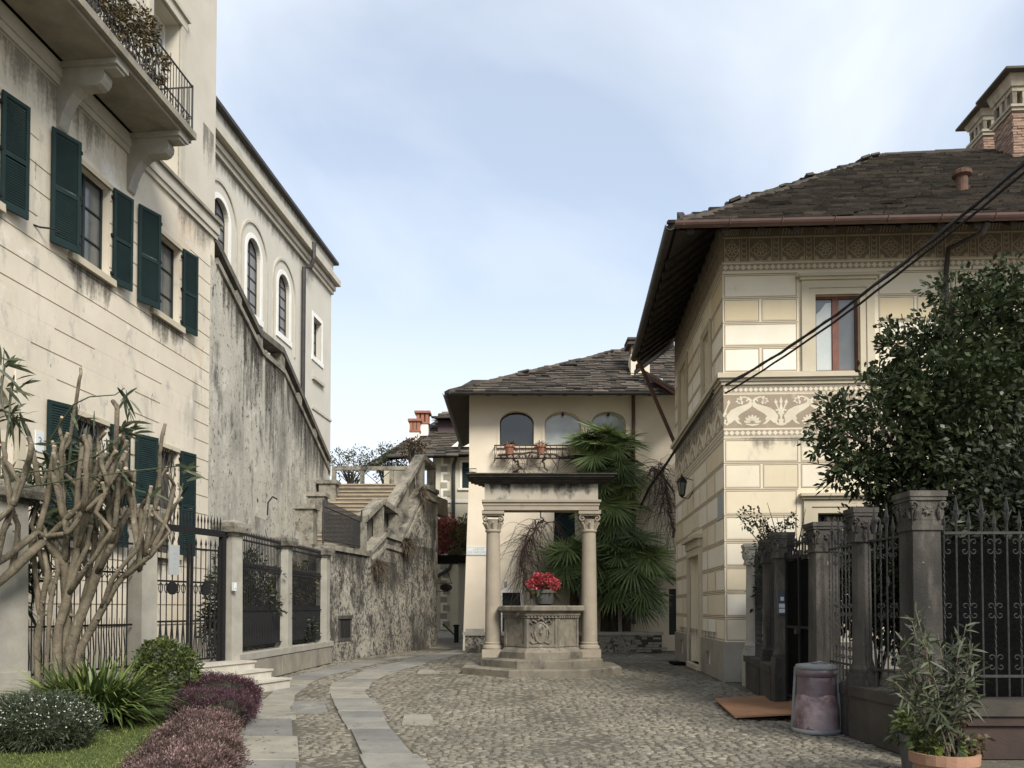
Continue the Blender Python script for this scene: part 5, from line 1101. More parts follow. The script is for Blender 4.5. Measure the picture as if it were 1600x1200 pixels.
x = MB(); a, e = P(684, 700, 42.5), P(735, 652, 42.5); x.box(a.x, e.x+.5, 42.5, 46, a.z-.8, e.z+.1); x.build('tower_wall', m_['purple_wall'], bh)
x = MB(); a, e = P(673, 655, 42.2), P(742, 655, 42.2); stone_roof(x, [Vector((a.x, 42.1, a.z)), Vector((e.x, 42.1, a.z)), Vector((e.x, 44, a.z+.55)), Vector((a.x+.5, 44, a.z+.6))], (0, 1, 0), 27, .3); x.build('roof', m_['slate'], bh)
x = MB(); a = P(704, 695, 40.6); x.add([P(705, 698, 40.5), P(736, 672, 40.5), P(736, 698, 40.5)], ((0, 1, 2),)); x.add([P(705, 698, 40.7), P(736, 672, 40.7), P(736, 698, 40.7)], ((0, 1, 2),)); x.build('gable', m_['white_trim'], bh)
for px, yt_, w, dy in ((649, 654, .24, 0), (661, 642, .30, .4)):
    a = P(px, 688, 42+dy); zt_ = P(px, yt_, 42+dy).z; x = MB(); x.box(a.x-w, a.x+w, 42+dy-w, 42+dy+w, a.z-1, zt_-.75); ch_ = x.build('chimney', m_['white_trim'], broof, bh)
    x = MB()
    x.box(a.x-w-.05, a.x+w+.05, 42+dy-w-.05, 42+dy+w+.05, zt_-.75, zt_-.66)
    for sx in (-1, 0, 1):
        for sy in (-1, 1): x.box(a.x+sx*w*.8-.08, a.x+sx*w*.8+.08, 42+dy+sy*w*.8-.08, 42+dy+sy*w*.8+.08, zt_-.66, zt_-.2)
    x.box(a.x-w-.12, a.x+w+.12, 42+dy-w-.12, 42+dy+w+.12, zt_-.2, zt_-.08); x.box(a.x-w*.6, a.x+w*.6, 42+dy-w*.6, 42+dy+w*.6, zt_-.6, zt_-.2); x.build('chimney_crown', m_['terra_red'], broof, bh)
# hedge terrace over the lane
tr = thing('terrace', (-3, 37, 0), 'dark-edged terrace slab carrying the red hedge beyond the lane', 'terrace')
a, e = P(676, 879, 36), P(731, 870, 36); x = MB(); x.box(a.x-.4, e.x+.1, 36, 37.1, a.z-.02, a.z+.34); x.build('slab', m_['black_void'], tr)
x = MB(); x.box(e.x-.45, e.x-.05, 36.4, 37, 0, a.z-.02); x.build('pier', m_['bg_plaster'], tr)
x = MB(); x.box(a.x-.5, a.x-.1, 36.5, 37, 0, a.z-.02); x.build('pier', m_['bg_plaster'], tr)
hd = thing('hedge', (-3, 37, a.z+.3), 'red and green leafy hedge on the dark-edged terrace above the lane', 'hedge')
b1, b2 = P(690, 838, 36.8), P(716, 840, 36.8)
foliage('foliage', [((b1.x, 36.9, b1.z), (.55, .45, 1.05)), ((b1.x+.3, 36.7, b1.z+.2), (.4, .4, .9)), ((b1.x-.4, 36.7, b1.z), (.4, .4, .95))], 330, 12, .16, .13, .06, m_['leaf_red'], hd, 61, shell=.3)
foliage('foliage', [((b2.x, 36.9, b2.z-.1), (.5, .7, 1.0)), ((b2.x+.3, 36.9, b2.z+.1), (.4, .7, 1.0))], 260, 12, .16, .13, .06, m_['leaf_hedge'], hd, 62, shell=.3)
os_ = thing('hanging_sign', P(697, 917, 36.5), 'dark oval sign hanging from a bracket in the lane', 'sign')
p = P(697, 918, 36.5); x = MB(); x.rings([[(p.x+.28*math.cos(t), 36.47+k*.05, p.z+.17*math.sin(t)) for t in [2*math.pi*j/20 for j in range(20)]] for k in (0, 1)]); x.build('board', m_['sign_grey'] if False else m_['pillar_dark'], os_)
x = MB(); x.tube([(p.x-.5, 36.5, p.z+.2), (p.x+.3, 36.5, p.z+.2)], .015, 4); x.tube([(p.x-.5, 36.5, p.z-.18), (p.x+.1, 36.5, p.z-.18)], .012, 4); x.tube([(p.x, 36.5, p.z+.9), (p.x+.25, 36.5, p.z+.2)], .012, 4); x.build('bracket', m_['iron'], os_)
hr = thing('lane_handrail', G(712, 995), 'short dark handrail beside the lane under the oval sign', 'railing'); x = MB(); p = P(692, 975, 35); q = P(710, 992, 34.5); x.tube([(p.x, 35, p.z), (q.x, 34.5, q.z)], .03, 6); x.build('rail', m_['iron'], hr)
x = MB(); q = P(713, 1000, 34.3); x.lathe((q.x, 34.3), [(.13, 0), (.13, .1), (.1, .15), (.1, P(713, 976, 34.3).z-.1), (.14, P(713, 976, 34.3).z-.05), (.13, P(713, 976, 34.3).z)], 10); x.build('post', m_['iron'], hr)
x = MB(); x.poly([(-4.5, 32.5, -.006), (-1.4, 31, -.006), (-1.4, 50, .9), (-5.5, 50, .9)]); tag(x.build('lane', m_['slab_stone']), kind='structure')
# trees beyond the landing
def small_tree(c, blobs, ncl, lab, lm, seed, bare=.0):
    t = thing('tree', c, lab, 'tree'); x = MB(); rg = random.Random(seed); c = Vector(c); x.tube([c, c+Vector((.1, 0, 1.2)), c+Vector((.05, .1, 2.6))], [.16, .12, .07], 7)
    for b_ in blobs:
        for k in range(5): e = Vector(b_[0])+Vector([rg.uniform(-.8, .8)*r for r in b_[1]]); s = c+Vector((.05, 0, 1.2+rg.random()*1.4)); x.tube([s, s.lerp(e, .5)+Vector((rg.uniform(-.2, .2), 0, .15)), e], [.05, .03, .012], 5)
    x.build('trunk', m_['bark_dark'], t); foliage('crown', blobs, ncl, 9, .2, .13, .06, lm, t, seed, shell=.2); return t
p = P(548, 725, 43); small_tree((p.x, 43, p.z-3), [((p.x, 43, p.z), (1.3, 1, .9)), ((p.x-.7, 43, p.z+.35), (.7, .7, .6)), ((p.x+.6, 43, p.z+.3), (.8, .7, .7))], 120, 'thin sparse tree rising behind the landing rail, nearest the church wall', m_['leaf_grey'], 71)
p = P(600, 722, 41); small_tree((p.x, 41, p.z-3), [((p.x, 41, p.z), (1.0, .8, .8)), ((p.x+.5, 41, p.z-.3), (1.2, .8, .6)), ((p.x+.1, 41, p.z+.6), (.45, .5, .5))], 190, 'denser green tree behind the landing rail beside the chimney house', m_['leaf_grey'], 72)
p = P(640, 700, 36); small_tree((p.x, 36, p.z-2.2), [((p.x, 36, p.z), (.75, .6, .45)), ((p.x+.4, 36, p.z+.2), (.5, .5, .4))], 70, 'brown leafless shrub tree just left of the parapet top', m_['dry_tuft'], 73)
bwl = MB(); a, e = P(600, 748, 37), P(660, 735, 37); bwl.box(a.x, e.x, 37, 37.5, 4, e.z); tag(bwl.build('terrace_wall', m_['bg_plaster']), 'low pale wall behind the landing below the slab-roofed house', 'wall')
# ------------------------------------------------------------------ WELL
WX, WY = .73, 20.3; WF = Fr((WX, WY), (1, 0))
well = thing('stone_well', (WX, WY, 0), 'old eight-sided stone well head with a carved oval shield, on two worn steps', 'well')
def octo(r, c=(WX, WY), n=8, rot=math.pi/8): return [(c[0]+r*math.cos(rot+2*math.pi*k/n), c[1]+r*math.sin(rot+2*math.pi*k/n)) for k in range(n)]
x = MB(); x.lathe((WX, WY), [(2.1, -.03), (2.1, .155), (2.06, .18), (1.5, .18)], 8, math.pi/8); x.build('step', m_['well_stone'], well)
x = MB(); x.lathe((WX, WY), [(1.62, .15), (1.62, .34), (1.58, .365), (1, .365)], 8, math.pi/8); x.build('step', m_['well_stone'], well)
x = MB(); x.lathe((WX, WY), [(1.10, .34), (1.10, .52), (1.06, .56), (1.0, .62), (.97, .64), (.97, 1.34), (1.0, 1.36), (1.0, 1.40), (1.05, 1.42), (1.05, 1.47), (1.12, 1.52), (1.16, 1.54), (1.16, 1.63), (1.12, 1.66), (.85, 1.66), (.85, 1.0)], 8, math.pi/8); x.build('curb', m_['well_stone'], well)
x = MB(); a0 = .97*math.cos(math.pi/8)
for k in range(8):
    an = math.pi/8*2*k-math.pi/2; F8 = Fr((WX+a0*math.cos(an), WY+a0*math.sin(an)), (-math.sin(an), math.cos(an))); hw_ = .97*math.sin(math.pi/8)
    if F8.n[0]*math.cos(an)+F8.n[1]*math.sin(an) < 0: F8 = Fr(F8.o, F8.d, -1)
    for s in (-1, 1): x.fbox(F8, s*hw_*.93-.03, s*hw_*.93+.03, -.01, .03, .64, 1.34)
    for j in range(9): u = -hw_*.9+hw_*1.8*j/8; x.fbox(F8, u-.025, u+.025, -.01, .055, 1.36, 1.42)
    x.fbox(F8, -hw_*.9, hw_*.9, -.01, .02, .66, .72)
x.build('mouldings', m_['well_stone'], well)
x = MB(); F8 = Fr((WX, WY-a0), (1, 0)); zc = 1.0
def oval(rx, rz, w, n=20): return [F8.pt(-.03+rx*math.cos(2*math.pi*k/n), w, zc+rz*math.sin(2*math.pi*k/n)) for k in range(n)]
x.rings([oval(.17, .27, -.01), oval(.17, .27, .03), oval(.14, .235, .05), oval(.125, .22, .03), oval(.11, .2, .035), oval(.02, .03, .075)], False)
for s in (-1, 1):
    x.tube([F8.pt(-.03+s*.1, .02, zc+.25), F8.pt(-.03+s*.2, .03, zc+.31), F8.pt(-.03+s*.25, .02, zc+.24), F8.pt(-.03+s*.2, .02, zc+.2)], [.02, .03, .025, .015], 6); x.tube([F8.pt(-.03+s*.1, .02, zc-.23), F8.pt(-.03+s*.2, .03, zc-.26), F8.pt(-.03+s*.26, .02, zc-.2)], [.02, .025, .012], 6)
    x.tube([F8.pt(-.03+s*.17, .02, zc+.1), F8.pt(-.03+s*.22, .03, zc), F8.pt(-.03+s*.18, .02, zc-.12)], [.012, .02, .012], 6)
x.tube([F8.pt(-.03, .03, zc-.12), F8.pt(-.03, .06, zc), F8.pt(-.03, .03, zc+.12)], [.02, .05, .02], 6)
x.tube([F8.pt(-.1, .02, zc+.3), F8.pt(-.03, .04, zc+.36), F8.pt(.04, .02, zc+.3)], .025, 6); x.build('shield', m_['well_stone'], well)
drips(F8, [(-.37, .37, 1.36, .5)], 'drip_dark', well)
can = thing('well_canopy', (WX, WY, .36), 'two carved stone columns carrying a heavy blackened lintel over the well', 'portico')
for px in (770.5, 920.5):
    cx = P(px, 900, WY).x; x = MB(); x.cbox((cx, WY), .54, .54, .36, .56); x.lathe((cx, WY), [(.26, .56), (.27, .6), (.25, .65), (.215, .68), (.225, .72), (.205, .75)], 20)
    n = 12; prof = [(.203, .75)]+[(.203-.033*(k/n)**1.4, .75+2.77*k/n) for k in range(1, n+1)]+[(.20, 3.53), (.20, 3.57), (.175, 3.59)]; x.lathe((cx, WY), prof, 24); x.build('column', m_['column_stone'], can, smooth=False)
    x = MB(); x.lathe((cx, WY), [(.172, 3.57), (.18, 3.66), (.20, 3.76), (.23, 3.84)], 20)
    for k in range(8):                                   # leaves round the bell
        a = k*math.pi/4; 0 or x.tube([(cx+.175*math.cos(a), WY+.175*math.sin(a), 3.6), (cx+.21*math.cos(a), WY+.21*math.sin(a), 3.7), (cx+.26*math.cos(a), WY+.26*math.sin(a), 3.77), (cx+.27*math.cos(a), WY+.27*math.sin(a), 3.74)], [.02, .032, .022, .010], 6)
    for sy in (-1, 1):
        for sx in (-1, 1):
            q = [(cx+sx*(.17+.085*(1-t*.28)*math.cos(t*2.1-1.2)), WY+sy*.19, 3.865+.075*(1-t*.28)*math.sin(t*2.1+math.pi-1.2)) for t in [k*.3 for k in range(11)]]
            q = [(cx+sx*(.185+r*math.cos(a)), WY+sy*.2, 3.86+r*math.sin(a)) for r, a in [(.085*(1-k/16), math.pi/2-k*.55) for k in range(15)]]; x.tube([(cx, WY+sy*.2, 3.94)]+q, .018, 5)
            x.lathe
    x.cbox((cx, WY), .50, .42, 3.93, 3.97); x.cbox((cx, WY), .56, .5, 3.97, 4.06); x.build('capital', m_['column_stone'], can)
l0, l1 = P(756.5, 800, WY).x, P(934, 800, WY).x; D = .27
z1, z2, z3, z4 = P(800, 781, WY-D).z, P(800, 756, WY-D).z, P(800, 748, WY-.4).z, P(800, 739, WY-.6).z
x = MB(); x.box(l0, l1, WY-D, WY+D, 4.06, 4.06+(z1-4.06)*.45); x.box(l0-.02, l1+.02, WY-D-.02, WY+D+.02, 4.06+(z1-4.06)*.45, z1-.06); x.box(l0-.05, l1+.05, WY-D-.06, WY+D+.06, z1-.06, z1); x.build('architrave', m_['column_stone'], can)
x = MB(); x.box(l0+.02, l1-.02, WY-D+.01, WY+D-.01, z1, z2); x.build('frieze', m_['entab_stone'], can)
FC = Fr((0, WY-D+.01), (1, 0)); drips(FC, [(l0+.02, l1-.02, z2, .52), (l0+.05, l0+.75, z2, .42), (l1-.8, l1-.05, z2, .45)], 'drip_dark', can)
x = MB(); c0, c1 = P(737, 745, WY-.62).x, P(951, 745, WY-.62).x; h = z4-z2
for a, e, o in ((0, .2, .06), (.2, .42, .16), (.42, .6, .27), (.6, .86, .36), (.86, 1.0, .42)): x.box(l0-o, l1+o, WY-D-o*.85, WY+D+o*.85, z2+h*a, z2+h*e)
x.build('cornice', m_['cornice_black'], can)
x = MB(); x.tube([(WX, WY, 4.08), (WX, WY, 3.9)]+[(WX+.07*math.cos(t), WY, 3.83+.07*math.sin(t)) for t in [1.57-k*.5 for k in range(10)]], .016, 6); x.build('iron_hook', m_['iron'], can)
fp = thing('flower_pot', (WX+.06, WY-.35, 1.66), 'grey pot of bright red flowers standing on the well rim', 'flower pot'); q = (WX+.07, WY-.45)
x = MB(); x.lathe(q, [(.14, 1.66), (.2, 1.7), (.25, 1.9), (.27, 1.96), (.30, 1.97), (.30, 2.05), (.26, 2.05), (.25, 1.98)], 18); x.build('pot', m_['pot_grey'], fp)
rg = np.random.default_rng(8); n = 120; strips('leaves', np.array([q[0], q[1], 2.03])+rg.normal(0, .1, (n, 3))*[1, 1, .3], rg.normal(0, .7, (n, 3))+[0, 0, .7], unit(rg, n), .2+.2*rg.random(n), .07, .35, m_['leaf_box'], fp, 3)
foliage('flowers', [((q[0], q[1], 2.22), (.36, .30, .20)), ((q[0]-.08, q[1]-.05, 2.32), (.22, .2, .14)), ((q[0]+.2, q[1]-.05, 2.14), (.22, .2, .16))], 150, 12, .05, .06, .032, m_['petal_red'], fp, 81, shell=.75, upb=.2)

# ------------------------------------------------------------------ PALMS
def palm(c, trunk_z, n, pet, blade, lab, seed, low=-.9, lean=(0, 0), hang=0):
    rg = np.random.default_rng(seed); t = thing('palm_tree', (c[0], c[1], 0), lab, 'palm'); hub = np.array([c[0]+lean[0], c[1]+lean[1], trunk_z])
    x = MB(); k = 9; x.tube([(c[0]+lean[0]*i/k, c[1]+lean[1]*i/k, trunk_z*i/k) for i in range(k+1)], [.16+.02*(i % 2) for i in range(k+1)], 10); x.build('trunk', m_['palm_trunk'], t)
    B, Dr, U, Ls_, Wd, Tn, drp = [], [], [], [], [], [], []; pm = MB()
    for i in range(n):
        az = rg.uniform(-np.pi-.35, .35); el = np.arcsin(np.clip(rg.uniform(low, 1), -1, 1)); d = np.array([np.cos(az)*np.cos(el), np.sin(az)*np.cos(el), np.sin(el)]); s0 = hub-np.array([0, 0, hang*rg.random()]) if el < .2 else hub
        L = pet*rg.uniform(.75, 1.2); e = s0+d*L-np.array([0, 0, .12*L]); e[1] = min(e[1], 29.6); e[2] = max(e[2], 1.25); pm.tube([s0, s0+d*L*.5+np.array([0, 0, .04]), e], [.018, .013, .010], 4)
        dh = np.array([d[0], d[1], 0]); dh /= np.linalg.norm(dh)+1e-6; age = np.clip(.6-d[2], .05, 1.5); nn = np.array([0, -.25, .9])+dh*age*1.5+rg.normal(0, .22, 3); nn /= np.linalg.norm(nn)
        ax = d+np.array([0, 0, -.45*age])-0; ax = ax-nn*ax.dot(nn); ax /= np.linalg.norm(ax)+1e-6; side = np.cross(nn, ax)
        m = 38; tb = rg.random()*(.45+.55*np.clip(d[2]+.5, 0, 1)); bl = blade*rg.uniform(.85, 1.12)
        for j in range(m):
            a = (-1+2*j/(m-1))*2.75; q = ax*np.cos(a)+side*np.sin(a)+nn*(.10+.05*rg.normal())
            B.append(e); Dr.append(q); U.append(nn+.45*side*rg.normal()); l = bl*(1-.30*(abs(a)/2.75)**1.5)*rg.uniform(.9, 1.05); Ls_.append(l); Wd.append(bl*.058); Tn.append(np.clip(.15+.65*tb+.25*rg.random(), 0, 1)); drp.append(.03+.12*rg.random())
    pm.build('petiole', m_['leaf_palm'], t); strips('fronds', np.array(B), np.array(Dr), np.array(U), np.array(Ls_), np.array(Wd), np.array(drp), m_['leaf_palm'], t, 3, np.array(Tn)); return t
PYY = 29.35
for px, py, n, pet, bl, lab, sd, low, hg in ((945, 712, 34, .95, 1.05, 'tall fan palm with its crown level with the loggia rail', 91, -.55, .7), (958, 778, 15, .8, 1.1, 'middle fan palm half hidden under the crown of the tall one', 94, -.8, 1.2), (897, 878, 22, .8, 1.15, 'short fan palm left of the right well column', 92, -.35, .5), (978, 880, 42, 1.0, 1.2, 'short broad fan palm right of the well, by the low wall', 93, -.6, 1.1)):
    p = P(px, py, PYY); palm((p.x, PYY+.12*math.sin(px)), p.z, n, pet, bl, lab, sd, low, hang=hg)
# bare vines
def vine(name, stems, lab, seed, tw, tl, dn, zmin=.3):
    rg = np.random.default_rng(seed); x = MB(); B = []; 
    for st in stems:
        pts = [Vector(p) for p in st]; f = []
        for a, e in zip(pts, pts[1:]):
            for k in range(4): f.append(a.lerp(e, k/4)+Vector(rg.normal(0, .045, 3)))
        f.append(pts[-1]); x.tube(f, [.05*(1-.7*i/len(f)) for i in range(len(f))], 6); B += f[2:]
    for i in range(tw):
        b_ = B[rg.integers(len(B))]; d = Vector(rg.normal(0, 1, 3)); d.y *= .4; p = b_.copy(); q = [p.copy()]; v = d.normalized()*.12
        for k in range(7): v = v+Vector(rg.normal(0, .04, 3))+Vector((0, 0, dn)); p = p+v*tl; q.append(p.copy())
        q = [Vector((v_.x, v_.y, max(zmin, v_.z))) for v_ in q]; x.tube(q, [.011-.001*k for k in range(8)], 4, False)
    return tag(x.build(name, m_['vine']), lab, 'vine')
V = lambda px, py, Y: P(px, py, Y)
vine('bare_vine', [[V(832, 935, 29.2), V(818, 905, 29.2), V(813, 870, 29.4), V(826, 835, 29.5), V(845, 812, 29.5), V(868, 815, 29.6)], [V(813, 885, 29.4), V(822, 850, 29.5), V(838, 825, 29.4), V(836, 812, 29.5)]], 'bare twisted vine drooping on the yellow wall behind the left well column', 41, 150, 1.15, -.045)
vine('bare_vine', [[V(1052, 770, 29.0), V(1035, 740, 29.4), V(1020, 730, 29.6), V(1003, 750, 29.7)], [V(1049, 800, 29.2), V(1040, 760, 29.5), V(1032, 725, 29.6)], [V(1055, 840, 29.0), V(1046, 800, 29.4), V(1040, 760, 29.5)]], 'bare wiry creeper on the right end of the yellow wall beside the painted house', 42, 170, 1.2, -.04)
vine('bare_vine', [[V(1043, 929, 28.9), V(1020, 932, 28.7), V(1000, 922, 28.4), V(980, 925, 28)], [V(1043, 927, 28.9), V(1018, 922, 28.6), V(1002, 915, 28.3)]], 'dark bare branch reaching from the palm to the narrow dark door', 43, 14, .8, .01)
x = MB(); rg = np.random.default_rng(3)
vine('bare_vine', [[V(775, 712, 29.5), V(830, 708, 29.5), V(880, 713, 29.5), V(940, 708, 29.5)], [V(800, 716, 29.6), V(815, 730, 29.85), V(805, 738, 29.9)], [V(850, 716, 29.6), V(855, 735, 29.9)]], 'thin leafless vine woven along the loggia rail', 44, 60, .8, -.035)

# ------------------------------------------------------------------ LEFT FENCE, GATE, STEPS
FA = Fr((-7.5, 11.8), (-5.8+7.5, 16.5-11.8)); la_ = math.hypot(1.7, 4.7); FB = Fr((-5.8, 16.5), (.36, 7.0)); lb_ = math.hypot(.36, 7.0)
lf = thing('iron_fence', (-6, 18, 0), 'dark iron fence with granite posts before the cream house and the stair wall', 'fence')
def pillar(F, u, zt, s, root, m='pillar_stone', zb=0, cap=True):
    x = MB(); p = F.pt(u, 0, 0); rot = math.atan2(F.d[1], F.d[0]); z = zt-.3 if cap else zt; x.cbox(p, s*1.12, s*1.12, zb, .66, rot); n = 6
    x.cbox(p, s, s, .66, z, rot, .92); pl = x.build('post', m_[m], root)
    if cap: x = MB(); x.cbox(p, s*1.1, s*1.1, z, z+.07, rot); x.cbox(p, s*1.55, s*1.55, z+.07, z+.18, rot, 1.12); x.cbox(p, s*1.7, s*1.7, z+.18, z+.26, rot); x.cbox(p, s*1.4, s*1.4, z+.26, z+.33, rot, .5); x.build('post_cap', m_['rail_stone'], pl, root)
    return pl
def spear(x, F, u, w, z0, z1, r=.011, head=.14):
    x.tube([F.pt(u, w, z0), F.pt(u, w, z1-head)], r, 4); x.tube([F.pt(u, w, z1-head), F.pt(u, w, z1-head*.7), F.pt(u, w, z1)], [r, r*2.1, .001], 4)
def panel(F, u0, u1, z0, z1, root, gap=.105, m='iron', w=0, name='iron_panel'):
    x = MB(); zl = z0+(z1-z0)*.33; zm = z0+(z1-z0)*.70; zt = z1-.22
    for z in (z0+.08, zl, zm, zt): x.fbox(F, u0, u1, w-.015, w+.015, z-.018, z+.018)
    n = max(2, int((u1-u0)/gap))
    for k in range(1, n):
        u = u0+(u1-u0)*k/n; spear(x, F, u, w, z0, z1)
        b = gap*.5; x.tube([F.pt(u-b, w, z0+.08), F.pt(u-b+.02, w, z0+.35), F.pt(u-b-.01, w, zl-.15), F.pt(u-b, w, zl+.12)], [.010, .012, .012, .002], 4)
        x.tube([F.pt(u-b, w, zm+.03), F.pt(u-b+b*.9, w, zm+.11), F.pt(u-b+2*b, w, zm+.03)], .009, 4); x.tube([F.pt(u-b, w, zm-.03), F.pt(u-b+b*.9, w, zm-.11), F.pt(u-b+2*b, w, zm-.03)], .009, 4)
    return x.build(name, m_[m], root)
up0 = 0; up1 = FA.px(222, 900)[0]; up2 = la_
pillar(FA, 0, 3.45, .46, lf); pillar(FA, up1, 3.42, .37, lf); pillar(FA, up2, 3.38, .34, lf, zb=.3)
panel(FA, .25, up1-.22, .5, 2.95, lf)
ub = [FB.px(444, 900)[0], FB.px(505, 900)[0]]
for u in ub: pillar(FB, u, 3.36, .32, lf)
panel(FB, .22, ub[0]-.2, .7, 3.28, lf, .095); panel(FB, ub[0]+.2, ub[1]-.2, .7, 3.28, lf, .095)
x = MB(); x.fbox(FB, -.1, ub[1]+.25, -.2, .2, 0, .5); x.build('base_wall', m_['slab_stone'], lf)
x = MB(); u = -.1
for e in (1.75, ub[0]+.6, 5.1, ub[1]+.28): x.fbox(FB, u, e-.012, -.25, .24, .5, .64); u = e
x.build('coping', m_['pillar_stone'], lf)
x = MB(); rg = random.Random(3); u = .3
while u < ub[1]-.2: w_ = rg.uniform(.5, 1.1); x.fbox(FB, u, min(u+w_-.02, ub[1]+.2), .2, .22+rg.random()*.012, .02, .48); u += w_
x.build('base_panel', m_['slab_stone'], lf)
x = MB(); x.fbox(FA, -4.5, up1-.1, -.15, .15, 0, .5); x.build('base_wall', m_['pillar_stone'], lf); panel(FA, -2.4, -.25, .5, 2.95, lf); pillar(FA, -2.6, 3.45, .46, lf)
# gate
gt = thing('iron_gate', FA.pt((up1+up2)/2, 0, .5), 'dark iron garden gate under a spiked crossbar between two granite posts', 'gate')
g0, g1 = up1+.22, up2-.22; zb = .55
x = MB(); x.fbox(FA, g0, g0+.07, -.05, .05, zb, 3.1); x.fbox(FA, g1-.09, g1, -.06, .06, zb-.1, 3.1); x.fbox(FA, g0-.05, g1+.2, -.05, .05, 3.04, 3.16); x.build('gate_frame', m_['iron'], gt)
x = MB(); n = 20
for k in range(n): spear(x, FA, g0+.08+(g1-g0-.1)*k/n, 0, 3.16, 3.46, .010, .2)
x.build('spikes', m_['iron'], gt)
mid = g0+(g1-g0)*.5
for a, e in ((g0+.08, mid-.02), (mid+.03, g1-.12)):
    x = MB()
    for z in (zb+.05, zb+.8, zb+1.55, zb+2.2): x.fbox(FA, a, e, -.014, .014, z-.018, z+.018)
    for u in (a, e-.045): x.fbox(FA, u, u+.045, -.02, .02, zb, zb+2.3)
    n = 6
    for k in range(1, n):
        u = a+(e-a)*k/n; spear(x, FA, u, 0, zb+.05, zb+2.42, .011, .16); d = (e-a)/n/2
        x.tube([FA.pt(u-d, 0, zb+.05), FA.pt(u, 0, zb+.86)], .010, 4); x.tube([FA.pt(u+d, 0, zb+.05), FA.pt(u, 0, zb+.86)], .010, 4)
        x.tube([FA.pt(u+.05*math.cos(t), 0, zb+1.42+.09*math.sin(t)) for t in [2*math.pi*j/10 for j in range(11)]], .010, 4)
    c = (a+e)/2; x.rings([[FA.pt(c+.12*math.cos(t), wv, zb+1.42+.12*math.sin(t)) for t in [2*math.pi*j/16 for j in range(16)]] for wv in (-.02, .02)]); x.build('gate_leaf', m_['iron'], gt)
nb_ = FA.px(275, 860, .06)[0]; x = MB(); x.fbox(FA, nb_-.16, nb_+.1, .03, .055, 2.22, 2.78); x.cur = 1; rg = random.Random(1)
for k in range(4): x.fbox(FA, nb_-.12, nb_+.05-.08*rg.random(), .055, .058, 2.62-k*.09, 2.64-k*.09)
tag(x.build('notice_board', [m_['sign_grey'], m_['letter_grey']]), 'pale grey notice panel fixed to the left leaf of the iron gate', 'notice')
x = MB(); u = up2-.2; x.fbox(FA, u-.02, u+.06, .2, .26, 1.95, 2.12); x.fbox(FA, u, u+.04, .26, .275, 2.0, 2.07); tag(x.build('intercom', m_['sign_white']), 'tiny white intercom box on the granite post right of the gate', 'intercom')
# steps to the gate
stp = thing('entrance_steps', FA.pt(up2-1.2, .8, 0), 'short flight of pale stone steps rising to the iron gate', 'steps'); ua = up1-.1
for k, (w0, w1, z, ue) in enumerate(((.1, .62, .52, up2-.02), (.1, 1.0, .36, up2+.02), (.1, 1.42, .19, up2+.05))):
    x = MB(); x.fbox(FA, ua, ue, w0, w1, -.02 if k == 2 else z-.19, z-.02); x.fbox(FA, ua, ue+.03, w0-.01, w1+.03, z-.02, z+.015) ; x.build('step', m_['step_stone'], stp)
x = MB(); x.fbox(FA, ua, up2-.2, -.6, .1, .2, .50); x.build('threshold', m_['step_stone'], stp)
yd = MB(); yd.poly([(-11, 7, .28), (-9.2, 7.2, .28), (-7.5, 11.8, .28), (-5.95, 16.3, .28), (-5.7, 23.3, .28), (-7.4, 23.3, .28), (-8.2, 21, .28)]); tag(yd.build('yard', m_['step_stone']), kind='structure')
# shrubs in the yard behind the fence
for i, (px, pyy, Y, r, lab, lm) in enumerate(((400, 945, 19.2, (.95, 1.3, 1.35), 'dark evergreen shrub behind the first iron panel right of the gate', 'leaf_dark'), (470, 985, 22.0, (.7, 1.0, .9), 'dark shrub low behind the iron panel nearest the rubble wall', 'leaf_dark'), (475, 915, 22.4, (.5, .6, .6), 'yellow-brown bush showing through the iron panel nearest the rubble wall', 'leaf_brown'))):
    p = P(px, pyy, Y); t = thing('shrub', (p.x-.3, Y, .28), lab, 'shrub'); foliage('foliage', [((p.x-.3, Y, p.z), r), ((p.x-.35, Y-.6, p.z-.3), (r[0]*.7, r[1]*.7, r[2]*.8))], 420, 14, .16, .12, .05, m_[lm], t, 100+i, shell=.2, zmin=.3)
    x = MB()
    for k in range(5): x.tube([(p.x-.3, Y, .28), (p.x-.3+.12*math.cos(k*1.3), Y+.12*math.sin(k*1.3), p.z*.5+.2), (p.x-.3+.3*math.cos(k*1.3), Y+.3*math.sin(k*1.3), p.z+.2)], [.03, .02, .01], 5)
    x.build('stem', m_['bark_dark'], t)
